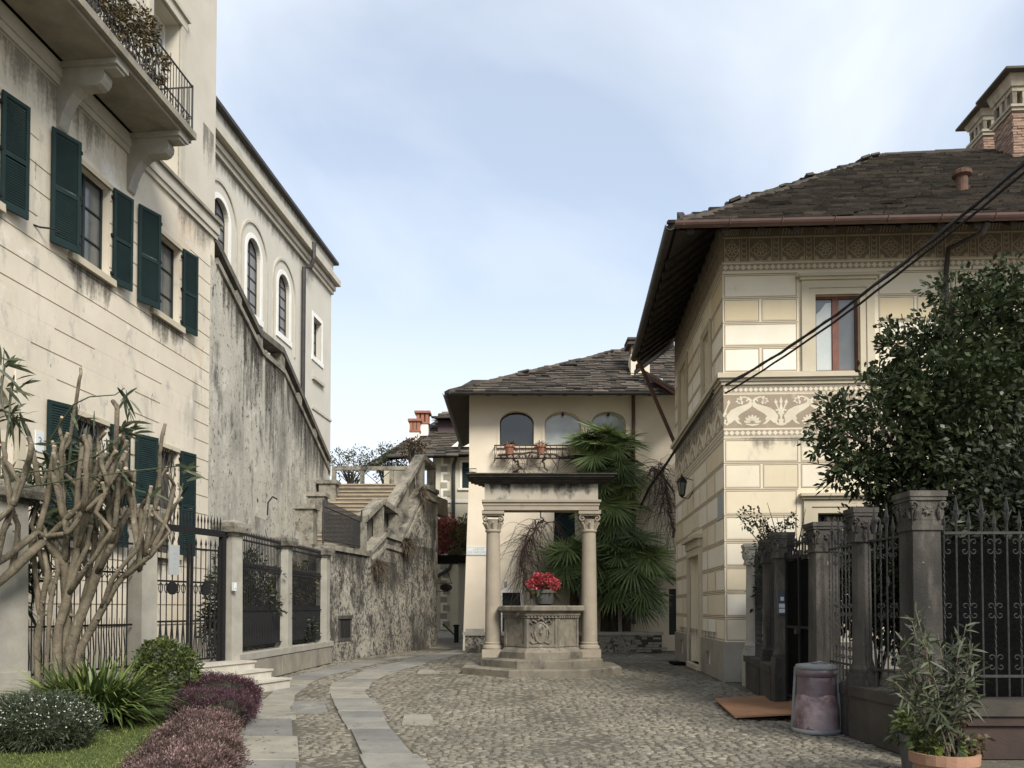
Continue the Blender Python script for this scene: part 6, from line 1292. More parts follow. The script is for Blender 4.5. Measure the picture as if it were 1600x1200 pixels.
# ------------------------------------------------------------------ GARDEN BED, LEFT FOREGROUND
def clump(name, blobs, lab, cat, lm, seed, n, per, cr, L, W, zmin=.03, k=2, shell=.75, upb=.5, core=None, droop=.2, part='foliage', stems=6):
    c = blobs[0][0]; t = thing(name, (c[0], c[1], .03), lab, cat)
    foliage(part, blobs, n, per, cr, L, W, m_[lm], t, seed, k, droop, shell, upb, zmin)
    x = MB(); rg = random.Random(seed)
    for b_ in blobs:
        (cx, cy, cz), (rx, ry, rz) = b_
        for i in range(stems): a = rg.uniform(0, 6.28); q = rg.random()**.5*.8; x.tube([(cx+rx*q*.4*math.cos(a), cy+ry*q*.4*math.sin(a), .03), (cx+rx*q*.7*math.cos(a), cy+ry*q*.7*math.sin(a), cz*.8), (cx+rx*q*math.cos(a), cy+ry*q*math.sin(a), cz+rz*.5*rg.random())], [.012, .01, .005], 4)
    x.build('stems', m_['bark_dark'], t)
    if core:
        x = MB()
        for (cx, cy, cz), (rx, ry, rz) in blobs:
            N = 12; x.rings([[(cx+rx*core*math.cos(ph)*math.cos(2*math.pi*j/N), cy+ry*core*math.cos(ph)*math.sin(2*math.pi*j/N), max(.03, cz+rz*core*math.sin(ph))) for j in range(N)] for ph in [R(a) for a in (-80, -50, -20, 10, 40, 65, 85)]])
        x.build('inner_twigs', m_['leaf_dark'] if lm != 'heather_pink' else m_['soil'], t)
    return t
c = P(66, 1132, 9.0); cg = G(62, 1170)
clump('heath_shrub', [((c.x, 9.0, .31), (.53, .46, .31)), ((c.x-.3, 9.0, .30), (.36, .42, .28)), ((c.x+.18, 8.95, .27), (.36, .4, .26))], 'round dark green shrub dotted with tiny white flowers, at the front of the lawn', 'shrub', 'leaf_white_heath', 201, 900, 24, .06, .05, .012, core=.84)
rg = np.random.default_rng(77); n = 520; u = unit(rg, n); u[:, 2] = np.abs(u[:, 2])*.9; cc = np.array([c.x, 9.0, .31])+u*np.array([.56, .49, .335])*(rg.uniform(.93, 1.06, n))[:, None]; cc[:, 0] += np.where(rg.random(n) < .3, .06, 0)
sh = [o for o in sc.objects if o.name.startswith('heath_shrub')][0]; strips('flowers', cc, unit(rg, n)+[0, -.3, .6], unit(rg, n), .022, .016, .1, m_['petal_white'], sh, 2, kind='stuff')
# strap-leaved clump
def strap(px, py, Y, n, L, lab, seed, sp=.35):
    p = P(px, py, Y); t = thing('strap_plant', (p.x, Y, .03), lab, 'plant'); rg = np.random.default_rng(seed); a = rg.uniform(0, 2*np.pi, n); r = rg.random(n)**.5*sp
    B = np.stack([p.x+r*np.cos(a), Y+r*np.sin(a)*.9, np.full(n, .05)], 1); el = rg.uniform(.55, 1.45, n); a2 = a+rg.normal(0, .5, n); D = np.stack([np.cos(a2)*np.cos(el), np.sin(a2)*np.cos(el), np.sin(el)], 1)
    side = np.stack([-np.sin(a2), np.cos(a2), np.zeros(n)], 1); strips('leaves', B, D, np.cross(D, side)+rg.normal(0, .2, (n, 3)), L*rg.uniform(.65, 1.15, n), .032, rg.uniform(.34, .68, n), m_['leaf_strap'], t, 4, np.clip(rg.normal(.42, .27, n), 0, 1)); return t
strap(145, 1100, 10.8, 1100, 1.45, 'large clump of arching strap leaves under the pruned shrub', 210, .36)
strap(60, 1060, 12.6, 260, .55, 'small low clump of strap leaves by the left granite post', 211, .5)
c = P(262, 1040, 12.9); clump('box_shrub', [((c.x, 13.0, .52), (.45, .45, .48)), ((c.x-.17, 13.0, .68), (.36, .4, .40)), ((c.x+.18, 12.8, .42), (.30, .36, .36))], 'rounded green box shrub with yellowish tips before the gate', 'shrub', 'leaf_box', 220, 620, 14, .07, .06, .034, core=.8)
# heather strips
def heath(pts, lab, lm, seed, n):
    bl = []
    for (px, py, r, h) in pts: g_ = G(px, py); bl.append(((g_.x, g_.y, h*.45), (r, r*1.15, h*.55)))
    return clump('heather', bl, lab, 'heather', lm, seed, n*2, 26, .055, .032, .009, zmin=.03, core=.84, upb=.7, stems=3)
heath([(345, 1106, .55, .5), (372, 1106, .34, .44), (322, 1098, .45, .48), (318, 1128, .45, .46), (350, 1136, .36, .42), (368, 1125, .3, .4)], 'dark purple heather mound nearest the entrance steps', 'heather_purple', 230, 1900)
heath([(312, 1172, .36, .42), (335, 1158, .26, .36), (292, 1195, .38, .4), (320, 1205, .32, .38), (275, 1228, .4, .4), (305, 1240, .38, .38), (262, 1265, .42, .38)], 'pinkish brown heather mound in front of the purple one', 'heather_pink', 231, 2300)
# lawn grass
rg = np.random.default_rng(15); n = 26000; gx = rg.uniform(-6.6, -2.6, n); gy = rg.uniform(7.6, 12.2, n); ok = np.array([inside((a, b_), GARDEN) for a, b_ in zip(gx, gy)]); gx, gy = gx[ok], gy[ok]; n = len(gx)
D = rg.normal(0, .45, (n, 3)); D[:, 2] = 1; mat('grass_blade', (.13, .16, .045), (.09, .115, .032), 1.2, tint=((.5, .55, .4), (1, 1, 1), (1.7, 1.5, 1.3)), bump=0)
tag(strips('grass', np.stack([gx, gy, np.full(n, .03)], 1), D, unit(rg, n), rg.uniform(.025, .065, n), .007, .3, m_['grass_blade'], kind='stuff'), 'short patchy lawn grass between the garden shrubs', 'grass')
rg = random.Random(5)
for i, (px, py) in enumerate(()): pass

# ------------------------------------------------------------------ PRUNED SHRUB, BIG STUMPY STEMS
SY = 11.9
ps_ = thing('pruned_shrub', G(130, 1085, .03), 'big hard-pruned oleander with thick cut stems in front of the gate', 'shrub')
stems = [  # (points px,py,dY), radius start, end
 ([(100, 1095, 0), (112, 1000, 0), (150, 900, .1), (165, 840, .15), (198, 700, .25)], .16, .06),
 ([(92, 1095, -.1), (88, 1000, -.1), (105, 930, -.1), (120, 860, -.1), (122, 760, 0), (128, 690, .05)], .14, .05),
 ([(110, 1095, -.15), (128, 1010, -.2), (160, 950, -.25), (190, 905, -.3), (222, 870, -.3), (262, 800, -.35), (284, 778, -.35)], .12, .028),
 ([(104, 1095, .1), (120, 980, .15), (160, 880, .2), (205, 790, .3), (210, 735, .3)], .13, .045),
 ([(98, 1090, .05), (105, 960, .05), (100, 880, -.1), (70, 845, -.3), (20, 890, -.6), (-30, 930, -.8)], .13, .09),
 ([(100, 880, -.1), (60, 830, -.4), (10, 870, -.7), (-40, 905, -.9)], .085, .07),
 ([(70, 845, -.3), (100, 815, -.4), (130, 785, -.5), (158, 742, -.5), (182, 705, -.5)], .085, .05),
 ([(62, 838, -.35), (105, 835, -.45), (130, 800, -.5), (165, 770, -.5), (160, 755, -.5)], .07, .05),
 ([(60, 1090, -.1), (58, 1010, -.1), (64, 960, -.1), (75, 900, -.2), (68, 860, -.2)], .085, .06),
 ([(72, 1095, -.2), (75, 1000, -.2), (80, 930, -.2), (90, 895, -.2), (85, 830, -.2)], .06, .05),
 ([(150, 900, .1), (175, 850, -.1), (170, 800, -.1), (198, 762, -.1), (207, 735, -.1)], .08, .045),
 ([(160, 950, -.25), (175, 905, -.4), (215, 855, -.5), (225, 820, -.5), (236, 760, -.5)], .075, .04),
 ([(190, 905, -.3), (235, 870, -.5), (265, 830, -.55), (240, 800, -.5), (238, 805, -.5)], .055, .035),
 ([(222, 870, -.3), (218, 890, -.35), (228, 868, -.35), (232, 858, -.35)], .06, .055),
 ([(122, 760, 0), (100, 740, 0), (90, 720, 0), (82, 690, 0)], .05, .035),
 ([(120, 860, -.1), (140, 800, -.2), (143, 720, -.2), (140, 690, -.2)], .06, .04),
 ([(165, 840, .15), (186, 790, .1), (192, 750, .1)], .06, .045),
 ([(-20, 830, -1.2), (20, 790, -1.2), (30, 750, -1.2), (8, 720, -1.2), (6, 690, -1.2)], .06, .05),
 ([(-30, 1000, -.9), (5, 830, -1.1), (18, 800, -1.1), (5, 715, -1.1)], .07, .06),
 ([(105, 930, -.1), (140, 880, -.4), (175, 830, -.5), (150, 800, -.5), (170, 760, -.5), (185, 735, -.5)], .07, .04),
 ([(118, 985, .3), (140, 900, .4), (150, 830, .4), (158, 770, .4), (150, 720, .4)], .07, .045),
 ([(70, 900, .3), (60, 860, .3), (50, 820, .2), (62, 770, .2), (75, 735, .2)], .06, .045),
 ([(190, 905, -.3), (215, 880, -.1), (248, 845, 0), (268, 790, .1)], .05, .022)]
rr_ = random.Random(44); ext = []
for i in range(44):
    pts, r0, r1 = stems[i % 23]; k = rr_.randrange(1, max(2, len(pts)-1)); a, b_, d = pts[min(k, len(pts)-2)]
    if b_ > 960 or a < 20: continue
    dx = rr_.uniform(-18, 38); h1 = rr_.uniform(30, 60); h2 = rr_.uniform(60, 125)
    ext.append(([(a, b_, d), (a+dx*.6, b_-h1, d+rr_.uniform(-.2, .3)), (a+dx, b_-h2, d+rr_.uniform(-.2, .3)), (a+dx+rr_.uniform(-12, 16), b_-h2-rr_.uniform(8, 30), d)], r1*.95, r1*rr_.uniform(.5, .8)))
stems = [(p, a*.56, b_*.64) for p, a, b_ in stems]+[(p, min(.045, a), min(.032, b_)) for p, a, b_ in ext]
x = MB(); cutm = MB(); rg = np.random.default_rng(12)
for pts, r0, r1 in stems:
    V_ = [P(a, b_, SY+d) for a, b_, d in pts]; f = []
    for a, e in zip(V_, V_[1:]):
        for k in range(3): f.append(a.lerp(e, k/3)+Vector(rg.normal(0, .006, 3)))
    f.append(V_[-1]); n = len(f); rr = [(r0+(r1-r0)*i/(n-1))*(1+.07*rg.normal()) for i in range(n)]; x.tube(f, rr, 9)
    d = (f[-1]-f[-2]).normalized(); cutm.tube([f[-1]-d*.01, f[-1]+d*.012], [r1*1.02, r1*.92], 9)
    for i in range(2, n-1):
        if rg.random() < .3: q = f[i]; dd = Vector(rg.normal(0, 1, 3)).normalized(); x.tube([q, q+dd*rr[i]*1.4, q+dd*rr[i]*1.9], [rr[i]*.6, rr[i]*.4, rr[i]*.25], 6)
    
x.build('trunk', m_['bark'], ps_, smooth=True); cutm.build('cut_end', m_['cut_wood'], ps_)
x = MB(); arch = [(80, 685, 0), (95, 660, -.1), (115, 632, -.2), (140, 620, -.2), (180, 617, -.3), (195, 606, -.3)]
whips = [arch, [(30, 738, -.5), (80, 735, -.6), (120, 720, -.6), (150, 712, -.6), (185, 690, -.7), (195, 672, -.7)], [(32, 762, -.5), (110, 750, -.6), (190, 738, -.7), (215, 735, -.7), (280, 728, -.8)], [(8, 720, -1.2), (10, 690, -1.2), (18, 612, -1.2), (16, 600, -1.2)], [(5, 640, -1.4), (2, 610, -1.4), (8, 570, -1.4)], [(198, 700, .2), (202, 690, .2), (200, 670, .1)], [(272, 800, 0), (282, 770, 0), (286, 755, 0)], [(190, 738, -.7), (210, 765, -.7), (228, 770, -.7)]]
for wp in whips: x.tube([P(a, b_, SY+d) for a, b_, d in wp], [.014-.0015*i for i in range(len(wp))], 5)
x.build('young_shoot', m_['leaf_oleander'], ps_)
B, D, T = [], [], []
def tuft(px, py, d, n, dirs, L=.42, sp=.6):
    for i in range(n): B.append(P(px, py, SY+d)); v = Vector(dirs)+Vector(rg.normal(0, sp, 3)); D.append(v); T.append(rg.random())
def loose(pts, n, L=.3):
    pass
for st_ in stems[1:24]:
    e_ = st_[0][-1]
    if rg.random() < .6 and e_[1] < 790: tuft(e_[0], e_[1]+8, e_[2], 5, (rg.normal()*.5, 0, .5), sp=.6)
tuft(198, 612, -.3, 9, (.25, 0, -1), sp=.4); tuft(196, 675, -.7, 9, (.8, 0, 0)); tuft(280, 728, -.8, 6, (.9, 0, .1)); tuft(18, 605, -1.2, 10, (.3, 0, .1), sp=.8); tuft(6, 575, -1.4, 12, (.3, 0, .8)); tuft(135, 638, -.2, 3, (0, 0, -1)); tuft(110, 640, -.2, 3, (.6, 0, .2)); tuft(228, 770, -.7, 5, (.7, 0, -.3)); tuft(286, 755, 0, 5, (.6, 0, .3)); tuft(200, 672, .1, 7, (0, 0, .6)); tuft(30, 740, -.5, 5, (.2, 0, -.5))
for (px, py, d) in ((50, 740, .3), (75, 740, .4), (85, 720, .3), (100, 750, .4), (110, 700, .3), (160, 720, .4), (170, 745, .3), (60, 790, .4), (75, 810, .4), (95, 800, .4), (45, 830, .4), (40, 870, .5), (55, 900, .5), (25, 905, .4), (20, 940, .4), (120, 720, .4), (155, 800, .4), (170, 700, .3), (185, 760, .4), (20, 650, -.8), (10, 740, .2), (150, 760, .5), (165, 790, .5), (60, 850, .6), (30, 760, .3)): tuft(px, py, d, 30, (rg.normal()*.4, 0, -.35), sp=.75)
B, D = np.array([tuple(v) for v in B]), np.array([tuple(v) for v in D]); n = len(B); B = B+rg.normal(0, .06, B.shape)
strips('leaves', B, D, unit(rg, n), rg.uniform(.22, .42, n), rg.uniform(.035, .055, n), .22, m_['leaf_oleander'], ps_, 3, np.array(T))

# ------------------------------------------------------------------ RIGHT FENCE
rfz = thing('stone_fence', (4.6, 12, 0), 'mossy garden fence coloured dark to paint in tree shade, with carved stone pillars and twisted iron bars, on the right', 'fence')
pl = [(1438, 8.75, 2.86, .325), (1346, 10.0, 2.84, .25), (1287, 11.5, 2.82, .35), (1222, 13.2, 2.84, .28), (1203, 14.6, 2.84, .29), (1177, 16.35, 2.90, .33)]
pp = [(Vector((P(px, 900, Y).x, Y, 0)), zt, s, i) for i, (px, Y, zt, s) in enumerate(pl)]
zl = .64
def dark_pillar(c, zt, s, rot, sq, m='pillar_dark', zb=.0):
    x = MB()
    x.cbox(c, s*1.28, s*1.28, zb, zl+.0, rot); x.cbox(c, s*1.22, s*1.22, zl, zl+.08, rot, .96); x.cbox(c, s*1.1, s*1.1, zl+.08, zl+.15, rot)
    if sq: x.cbox(c, s*.98, s*.98, zl+.15, zt-.42, rot, .94)
    else: x.lathe((c.x, c.y), [(s*.54, zl+.15), (s*.58, zl+.2), (s*.5, zl+.25), (s*.47, zl+.3), (s*.43, zt-.42)], 16)
    p = x.build('pillar', m_[m], rfz); x = MB(); zc = zt-.42
    x.cbox(c, s*1.04, s*1.04, zc, zc+.05, rot); x.cbox(c, s*.96, s*.96, zc+.05, zc+.11, rot); x.cbox(c, s*.98, s*.98, zc+.11, zt-.1, rot, 1.08); x.cbox(c, s*1.18, s*1.18, zt-.1, zt-.06, rot); x.cbox(c, s*1.26, s*1.26, zt-.06, zt, rot)
    ca, sa = math.cos(rot), math.sin(rot)
    for f in range(4):
        d = Vector((math.cos(rot+f*math.pi/2-math.pi/2), math.sin(rot+f*math.pi/2-math.pi/2), 0)); t = Vector((-d.y, d.x, 0)); o = Vector((c.x, c.y, zc+.21))+d*s*.53
        for k in range(7): a = k*2*math.pi/7; e = t*math.cos(a)+Vector((0, 0, math.sin(a))); x.tube([o-d*.005, o+e*.035+d*.004, o+e*.06-d*.005], [.010, .018, .006], 5)
        for sg_ in (-1, 1):
            q = Vector((c.x, c.y, zt-.16))+d*s*.55+t*sg_*s*.48; x.tube([q+t*(.05*math.cos(k*.7)*(1-k/12))+Vector((0, 0, .05*math.sin(k*.7)*(1-k/12))) for k in range(11)], .013, 5)
            x.tube([Vector((c.x, c.y, zc+.12))+d*s*.5+t*sg_*s*.4, Vector((c.x, c.y, zc+.2))+d*s*.55+t*sg_*s*.36, Vector((c.x, c.y, zc+.24))+d*s*.58+t*sg_*s*.34], [.02, .028, .010], 6)
    x.build('capital', m_[m], p, rfz); return p
for c, zt, s, i in pp:
    a = pp[min(i+1, 5)][0]-pp[max(i-1, 0)][0]; rot = math.atan2(a.y, a.x) if i else 0.0
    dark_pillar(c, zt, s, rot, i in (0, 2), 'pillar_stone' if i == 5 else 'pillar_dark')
def twist_panel(A, B, root, name, z0=.74, zr=2.42, zt=2.78, gap=.135, back=None, m='iron_grey'):
    d = (B-A); L = math.hypot(d.x, d.y); F = Fr((A.x, A.y), (d.x, d.y)); 
    if F.n[1] > 0: F = Fr((A.x, A.y), (d.x, d.y), -1)
    x = MB(); n = max(2, round(L/gap)); zb = z0+.12
    for z in (zb, zr): x.fbox(F, 0, L, -.012, .012, z-.014, z+.014)
    for k in range(n+1):
        u = L*k/n; tw = k % 2 == 0
        if tw:                                          # twisted bar
            N = 22; r_ = []
            for j in range(N+1):
                z = zb+.22+(zr-.22-zb-.22)*j/N; a0 = j*.9; r_.append([F.pt(u+.0105*math.cos(a0+q*math.pi/2), .0105*math.sin(a0+q*math.pi/2), z) for q in range(4)])
            x.rings(r_); x.tube([F.pt(u, 0, z0-.1), F.pt(u, 0, zb+.22)], .010, 4); x.tube([F.pt(u, 0, zr-.22), F.pt(u, 0, zr)], .010, 4)
            spear(x, F, u, 0, zr, zt-.1, .012, .22)
        else:
            x.tube([F.pt(u, 0, z0-.1), F.pt(u, 0, zr)], .010, 5); spear(x, F, u, 0, zr, zt+.06, .014, .24)
            for s in (-1, 1): x.tube([F.pt(u, 0, zr+.1), F.pt(u+s*.02, 0, zr+.2), F.pt(u+s*.06, 0, zr+.25)], [.012, .018, .002], 4)
        for z, s2 in ((zr-.10, 1), (zr-.2, -1), (1.62, 1), (1.52, -1), (zb+.2, 1), (zb+.1, -1)):
            if k < n and True:
                for s in ((1,) if k == 0 else (-1, 1) if k < n else (-1,)):
                    if not tw: continue
                    x.tube([F.pt(u+s*(.012+.036-.036*math.cos(t)*(1-t/9)), .0, z+s2*.036*math.sin(t)*(1-t/9)) for t in [q*.75 for q in range(8)]], .007, 4)
    p = x.build(name, m_[m], root)
    return p, F, L
def inset(A, B, a, b_): d = (B-A).normalized(); return A+d*a, B-d*b_
for i, (sa, sb_) in ((0, (.26, .18)), (1, (.18, .26)), (4, (.2, .22)), (3, (.18, .2))):
    A, B_ = inset(pp[i][0], pp[i+1][0], sa, sb_); twist_panel(A, B_, rfz, 'iron_panel')
p0 = pp[0][0]; A, B_ = Vector((p0.x+.25, p0.y-.02, 0)), Vector((p0.x+4.2, p0.y-.12, 0)); _, FF, LL = twist_panel(A, B_, rfz, 'iron_panel')
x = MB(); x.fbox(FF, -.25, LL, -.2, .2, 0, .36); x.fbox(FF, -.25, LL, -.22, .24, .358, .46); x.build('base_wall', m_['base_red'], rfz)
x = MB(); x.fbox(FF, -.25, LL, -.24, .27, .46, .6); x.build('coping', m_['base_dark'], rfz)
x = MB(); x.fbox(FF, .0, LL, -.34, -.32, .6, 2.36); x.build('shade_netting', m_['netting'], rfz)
for i in (0, 1, 3, 4):
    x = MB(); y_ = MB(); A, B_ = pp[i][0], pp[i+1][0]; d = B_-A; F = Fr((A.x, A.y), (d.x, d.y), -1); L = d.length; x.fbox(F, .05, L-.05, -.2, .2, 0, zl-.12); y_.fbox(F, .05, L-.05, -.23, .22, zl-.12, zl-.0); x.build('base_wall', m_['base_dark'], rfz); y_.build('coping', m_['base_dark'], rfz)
# side gate between the third and fourth pillar
sgate = thing('side_gate', pp[2][0]+Vector((0, .8, 0)), 'dark solid sheet-iron gate between two carved pillars of the right fence', 'gate')
A, B_ = inset(pp[2][0], pp[3][0], .26, .2); d = B_-A; F = Fr((A.x, A.y), (d.x, d.y), -1); L = d.length
x = MB(); x.fbox(F, .02, L-.02, -.02, .0, .15, 2.35); x.build('sheet', m_['netting'], sgate)
x = MB()
for u in (0, L*.5, L-.05): x.fbox(F, u, u+.05, -.03, .03, .1, 2.5)
for z in (.2, 1.3, 2.4): x.fbox(F, 0, L, -.025, .025, z-.02, z+.02)
for k in range(10): spear(x, F, .06+(L-.1)*k/9.5, 0, 2.4, 2.72, .012, .16)
x.build('gate_frame', m_['iron'], sgate); x = MB(); x.fbox(F, L*.5-.05, L*.5+.03, .03, .1, 1.2, 1.28); x.build('handle', m_['iron_grey'], sgate)
c = pp[3][0]; x = MB(); F = Fr((c.x, c.y), (pp[4][0].x-c.x, pp[4][0].y-c.y), -1); z1_, z0_ = P(1223, 923, 13.2).z, P(1223, 958, 13.2).z; q = .175
x.cur = 0; FQ = Fr((c.x-.06, c.y-.17), (1, .0)); x.fbox(FQ, -.08, .06, -.03, .02, z0_-.02, z1_); x.cur = 1; h = z1_-z0_
for a, e in ((.02, .2), (.24, .42), (.55, .72)): x.fbox(FQ, -.06 if a < .5 else -.035, .04 if a < .5 else .02, .02, .024, z0_+h*a, z0_+h*e)
tag(x.build('pillar_sign', [m_['sign_blue'], m_['sign_white']]), 'small blue and white sign on the pillar left of the sheet-iron gate', 'sign')
# soil behind the fence
x = MB(); x.poly([(pp[0][0].x+.3, 8.9, .3), (14, 8.6, .3), (14, 17, .3), (5.3, 17.2, .3), (4.9, 14, .3), (4.75, 11, .3)]); tag(x.build('garden_soil', m_['soil']), kind='structure')

# ------------------------------------------------------------------ CAMELLIA
def blob(px, py, Y, r, ry=None): p = P(px, py, Y); k = Y/1250; return ((p.x, Y, p.z), (r*k, ry or r*k, r*k))
TY = 12.2
cam_t = thing('camellia_tree', P(1500, 600, TY).xy.to_3d()+Vector((0, 0, .3)), 'large glossy dark green camellia tree leaning over the right fence', 'tree')
bl = [blob(1530, 535, TY, 90), blob(1600, 508, TY+.3, 92), blob(1470, 590, TY, 95), blob(1375, 665, TY-.2, 82), blob(1560, 680, TY-.3, 120), blob(1425, 545, TY+.2, 52), blob(1340, 725, TY-.2, 52), blob(1650, 600, TY, 140), blob(1310, 655, TY, 44), blob(1460, 720, TY-.4, 85), blob(1390, 745, TY, 48), blob(1545, 462, TY+.1, 46), blob(1395, 600, TY, 45), blob(1482, 455, TY+.2, 38), blob(1740, 580, TY, 140), blob(1630, 468, TY+.3, 60), blob(1285, 700, TY, 26), blob(1500, 640, TY-.5, 95), blob(1680, 700, TY-.3, 110)]
bl += [blob(1500, 770, TY+.3, 80), blob(1600, 770, TY, 90), blob(1420, 780, TY+.4, 45), blob(1700, 760, TY, 90)]; foliage('crown', bl, 2500, 17, .15, .105, .06, m_['leaf_camellia'], cam_t, 301, 2, .2, .35, .1)
x = MB(); c = P(1510, 600, TY); rg = random.Random(31); base = Vector((c.x, TY, .3)); f1 = Vector((c.x-.05, TY, 2.2))
x.tube([base, base.lerp(f1, .5)+Vector((.05, 0, 0)), f1], [.14, .12, .10], 8)
for b_ in bl:
    e = Vector(b_[0]); m1 = f1.lerp(e, .5)+Vector((rg.uniform(-.15, .15), rg.uniform(-.1, .1), .12)); x.tube([f1, m1, e], [.06, .035, .015], 6)
    for k in range(4): q = e+Vector([rg.uniform(-.85, .85)*r for r in b_[1]]); x.tube([m1.lerp(e, .6), q], [.016, .006], 4)
x.build('trunk', m_['bark_dark'], cam_t)
for i, (px, py, r, n, lab) in enumerate(((1205, 822, 26, 60, 'wispy rose bush rising above the fence pillars by the house corner'), )):
    Y = 15; t = thing('rose_bush', P(1215, 900, Y).xy.to_3d(), lab, 'bush'); bs = [blob(1165, 812, Y, 16), blob(1195, 828, Y, 22), blob(1225, 835, Y, 24), blob(1210, 850, Y, 26), blob(1180, 805, Y, 10), blob(1240, 815, Y, 12), blob(1215, 880, Y+.4, 35)]
    foliage('foliage', bs, 130, 9, .09, .07, .04, m_['leaf_camellia'], t, 310, shell=.2); x = MB(); c0 = P(1215, 930, Y)
    for b_ in bs:
        for k in range(3): q = Vector(b_[0])+Vector((random.Random(k).uniform(-.25, .25), 0, .12*k)); x.tube([c0, c0.lerp(q, .6)+Vector((.1, 0, .1)), q], [.015, .01, .004], 4)
    x.build('stem', m_['vine'], t)
# extra dark shrubs seen through the fence
for i, (px, py, Y, r, lab) in enumerate(((1365, 880, 12.0, 90, 'dark shrub filling the gap behind the nearest twisted iron panel'), (1318, 900, 13.4, 75, 'dark shrub behind the second twisted iron panel'), (1190, 920, 16.2, 40, 'dark bush behind the farthest bit of iron panel by the house corner'), (1560, 800, 10.4, 130, 'deep dark shrubbery standing behind the spiked front panel'))):
    b0 = blob(px, py, Y, r); t = thing('garden_shrub', (b0[0][0]+.55, Y, .3), lab, 'shrub'); b1 = ((b0[0][0]+.55, Y, b0[0][2]), (b0[1][0], b0[1][1]*.8, b0[1][2]*1.1)); b1 = (b1[0], tuple(v*1.2 for v in b1[1])); foliage('foliage', [b1], 520, 16, .2, .11, .055, m_['leaf_dark'], t, 320+i, shell=.15, zmin=.3)
    x = MB()
    for k in range(6): a = k*1.05; x.tube([(b1[0][0], Y, .3), (b1[0][0]+.2*math.cos(a), Y+.15*math.sin(a), 1.0), (b1[0][0]+.5*math.cos(a), Y+.3*math.sin(a), b1[0][2]+.2)], [.03, .02, .01], 5)
    x.build('stem', m_['bark_dark'], t)

# ------------------------------------------------------------------ POTTED OLEANDER, BIN, BOARD
OY = 7.05; q = P(1475, 1180, OY)
po = thing('potted_oleander', (q.x, OY, 0), 'oleander shrub in a terracotta pot in front of the biggest fence pillar', 'potted plant')
x = MB(); x.lathe((q.x, OY), [(.19, 0), (.245, .24), (.28, .25), (.285, .34), (.25, .34), (.24, .27)], 22); x.build('pot', m_['terracotta'], po)
x = MB(); x.lathe((q.x, OY), [(.001, .28), (.245, .285)], 16, cap=False); x.build('earth', m_['soil'], po)
rg = np.random.default_rng(99); x = MB(); B, D, T = [], [], []
tips = [(1430, 950), (1445, 985), (1410, 1000), (1465, 990), (1490, 1000), (1510, 975), (1400, 1035), (1420, 1050), (1450, 1030), (1480, 1040), (1515, 1020), (1525, 1050), (1390, 1060), (1440, 1075), (1500, 1075), (1530, 1085), (1410, 1090), (1465, 1085), (1425, 970), (1500, 1000), (1455, 1100), (1520, 1005)]
for px, py in tips:
    e = P(px, py, OY+rg.uniform(-.35, .3)); s = Vector((q.x+rg.uniform(-.08, .08), OY+rg.uniform(-.08, .08), .28)); m1 = s.lerp(e, .55)+Vector((0, 0, .12)); x.tube([s, m1, e], [.012, .008, .004], 5)
    for k in range(38):
        t = .30+.70*k/38; p_ = s.lerp(m1, min(1, t/.55)) if t < .55 else m1.lerp(e, (t-.55)/.45); B.append(p_); v = (e-m1).normalized()*.5+Vector(rg.normal(0, .75, 3)); D.append(v); T.append(rg.random()*.8)
x.build('stem', m_['bark'], po); n = len(B); strips('leaves', np.array([tuple(v) for v in B]), np.array([tuple(v) for v in D]), unit(rg, n), rg.uniform(.10, .19, n), rg.uniform(.016, .024, n), .2, m_['leaf_grey'], po, 3, np.array(T))
foliage('undergrowth', [((q.x-.05, OY, .42), (.22, .2, .14))], 40, 10, .06, .07, .04, m_['leaf_box'], po, 98); foliage('dry_sprig', [((q.x+.2, OY-.05, .55), (.12, .1, .22))], 16, 6, .05, .06, .035, m_['leaf_brown'], po, 97)
p2 = thing('flower_pot', (P(1425, 1180, 7.9).x, 7.9, 0), 'dark half-hidden pot of low greenery beside the oleander pot', 'flower pot'); c = P(1425, 1180, 7.9)
x = MB(); x.lathe((c.x+.05, 7.9), [(.13, 0), (.17, .3), (.2, .3), (.2, .37), (.17, .37), (.16, .3)], 16); x.build('pot', m_['pot_grey'], p2); foliage('foliage', [((c.x+.05, 7.9, .45), (.2, .2, .16))], 40, 9, .06, .08, .045, m_['leaf_box'], p2, 96)
BY = 10.35; bc = P(1276, 1140, BY); zt = P(1276, 1042, BY).z
bn = thing('waste_bin', (bc.x, BY, 0), 'grey ring waste bin holding a pinkish see-through rubbish bag', 'bin'); k = BY/1250; rb_, rt_ = 35*k, 28*k
x = MB(); x.lathe((bc.x, BY), [(rb_*1.03, 0), (rb_*1.05, .03), (rb_*1.0, .06), (rb_*.5, .06)], 24); x.build('base', m_['bin_grey'], bn, smooth=True)
x = MB(); N = 30; rings = []; rg2 = random.Random(2); zs = [.05, .12, .22, .34, .45, .56, .66, .74, zt-.1, zt-.03]
for z in zs: t = z/zt; r = rb_*.93+(rt_*.97-rb_*.93)*t; rings.append([(bc.x+r*(1+.02*math.sin(5*a+z*9)+.012*rg2.uniform(-1, 1))*math.cos(a), BY+r*(1+.02*math.sin(5*a+z*9)+.012*rg2.uniform(-1, 1))*math.sin(a), z) for a in [2*math.pi*j/N for j in range(N)]])
x.rings(rings, False); x.build('bag', [m_['bin_bag']], bn, smooth=True)
x = MB(); x.rings([[(bc.x+(r*.99)*(1+.03*math.sin(4*a+z*14))*math.cos(a), BY+r*.99*(1+.03*math.sin(4*a+z*14))*math.sin(a), z) for a in [2*math.pi*j/N for j in range(N)]] for z, r in ((.06, rb_*.955), (.14, rb_*.97), (.26, rb_*.95), (.36, rb_*.935), (.46, rb_*.90), (.50, rb_*.82))], False); x.build('rubbish', m_['bin_trash'], bn, smooth=True)
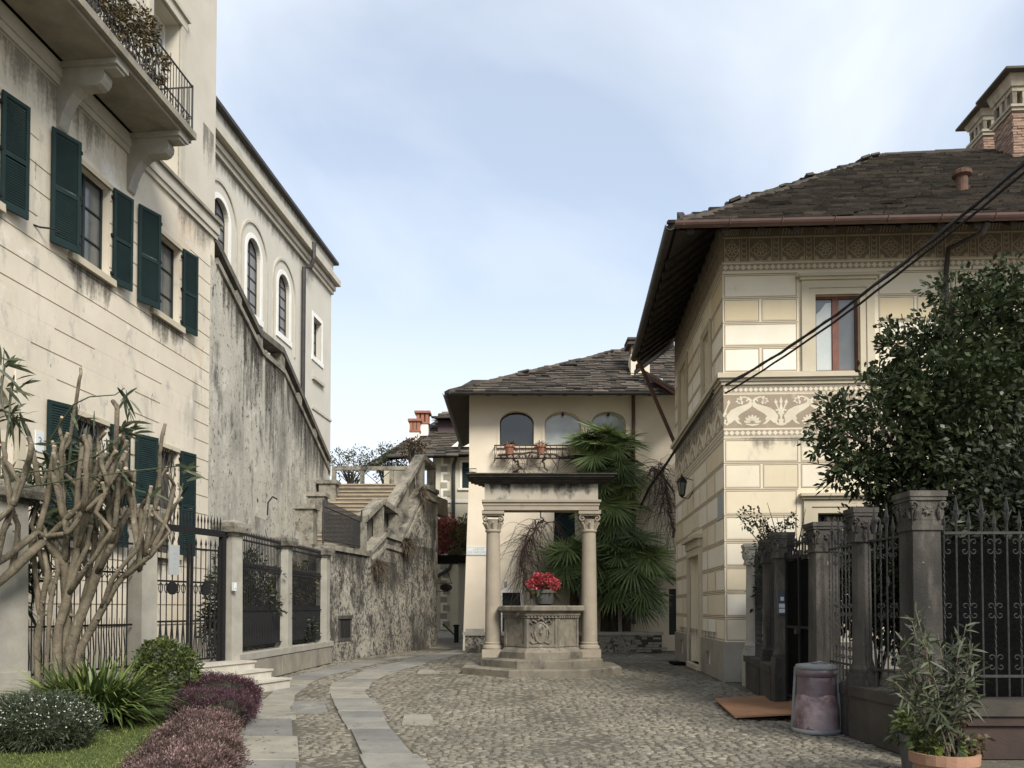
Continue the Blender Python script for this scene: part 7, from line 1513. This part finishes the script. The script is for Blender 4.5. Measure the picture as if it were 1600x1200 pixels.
x = MB(); x.lathe((bc.x, BY), [(rt_*.98, zt-.13), (rt_*1.1, zt-.1), (rt_*1.12, zt-.05), (rt_*1.03, zt-.02)], 24, cap=False); x.build('bag_fold', m_['bin_bag'], bn, smooth=True)
x = MB(); x.lathe((bc.x, BY), [(rt_*1.06, zt-.03), (rt_*1.1, zt-.01), (rt_*1.08, zt+.03), (rt_*.6, zt+.045), (.02, zt+.05)], 24); x.tube([(bc.x-.1, BY-.1, zt+.05), (bc.x, BY-.12, zt+.075), (bc.x+.1, BY-.1, zt+.05)], .012, 5); x.build('lid', m_['bin_grey'], bn, smooth=True)
for a in (-.35, 2.8):
    x = MB(); ca, sa = math.cos(a), math.sin(a); x.tube([(bc.x+rb_*1.02*ca, BY+rb_*1.02*sa, .03), (bc.x+rt_*1.06*ca, BY+rt_*1.06*sa, zt)], .022, 6); x.build('strut', m_['bin_grey'], bn)
x = MB(); pts = [G(1116, 1093, .05), G(1225, 1087, .05), G(1246, 1106, .12), G(1246, 1117, .10), G(1148, 1122, .03)]
n = len(pts); x.add([p+Vector((0, 0, .0)) for p in pts]+[p+Vector((0, 0, .022)) for p in pts], [tuple(range(n-1, -1, -1)), tuple(range(n, 2*n))]+[(i, (i+1) % n, n+(i+1) % n, n+i) for i in range(n)])
tag(x.build('wooden_board', m_['board_rust']), 'rusty orange-brown board lying on the cobbles beside the bin', 'board')
# loose flags set among the cobbles
for px0, px1, py, dy, lab in ((628, 678, 1125, 7, 'pale lone flagstone set in the cobbles right of the central slab path'), (652, 682, 1050, 2.5, 'small pale flagstone in the cobbles before the well'), (455, 512, 1106, 8, 'grey ribbed drain slab between the two slab paths')):
    a, e, f, h = G(px0+4, py-dy), G(px1-5, py-dy), G(px1, py+dy), G(px0, py+dy); x = MB(); x.tint = .85 if 'pale' in lab else .3; x.zprism([(v.x, v.y) for v in (h, f, e, a)], -.03, .022)
    if 'drain' in lab:
        c_ = (a+e+f+h)/4
        for k in range(1, 5): x.tube([(c_.x+.07*k*math.cos(t), c_.y+.07*k*math.sin(t)*1.4, .022) for t in [2*math.pi*j/20 for j in range(21)]], .006, 4)
    tag(x.build('flagstone', m_['paving_slab']), lab, 'flagstone')

# fallen leaves
rg = np.random.default_rng(123); n = 420; mat('leaf_fallen', (.20, .13, .06), (.12, .085, .045), 4, tint=((.5, .5, .5), (1, 1, 1), (1.7, 1.6, 1.4)), bump=0)
fx = np.concatenate([rg.uniform(-6, -2.8, 160), rg.uniform(-3, 3.9, 260)]); fy = np.concatenate([rg.uniform(8, 12, 160), rg.uniform(7.6, 19, 260)]); ok = np.abs(fx) < fy*.46
fx, fy = fx[ok], fy[ok]; n = len(fx); D = rg.normal(0, 1, (n, 3)); D[:, 2] = .12*np.abs(D[:, 2])
tag(strips('fallen_leaves', np.stack([fx, fy, np.where([inside((a, b_), GARDEN) for a, b_ in zip(fx, fy)], .05, .02)], 1), D, np.array([0, 0, 1.])+rg.normal(0, .25, (n, 3)), rg.uniform(.03, .07, n), rg.uniform(.015, .03, n), .02, m_['leaf_fallen'], kind='stuff'), 'scattered brown fallen leaves on the lawn and cobbles', 'leaves')
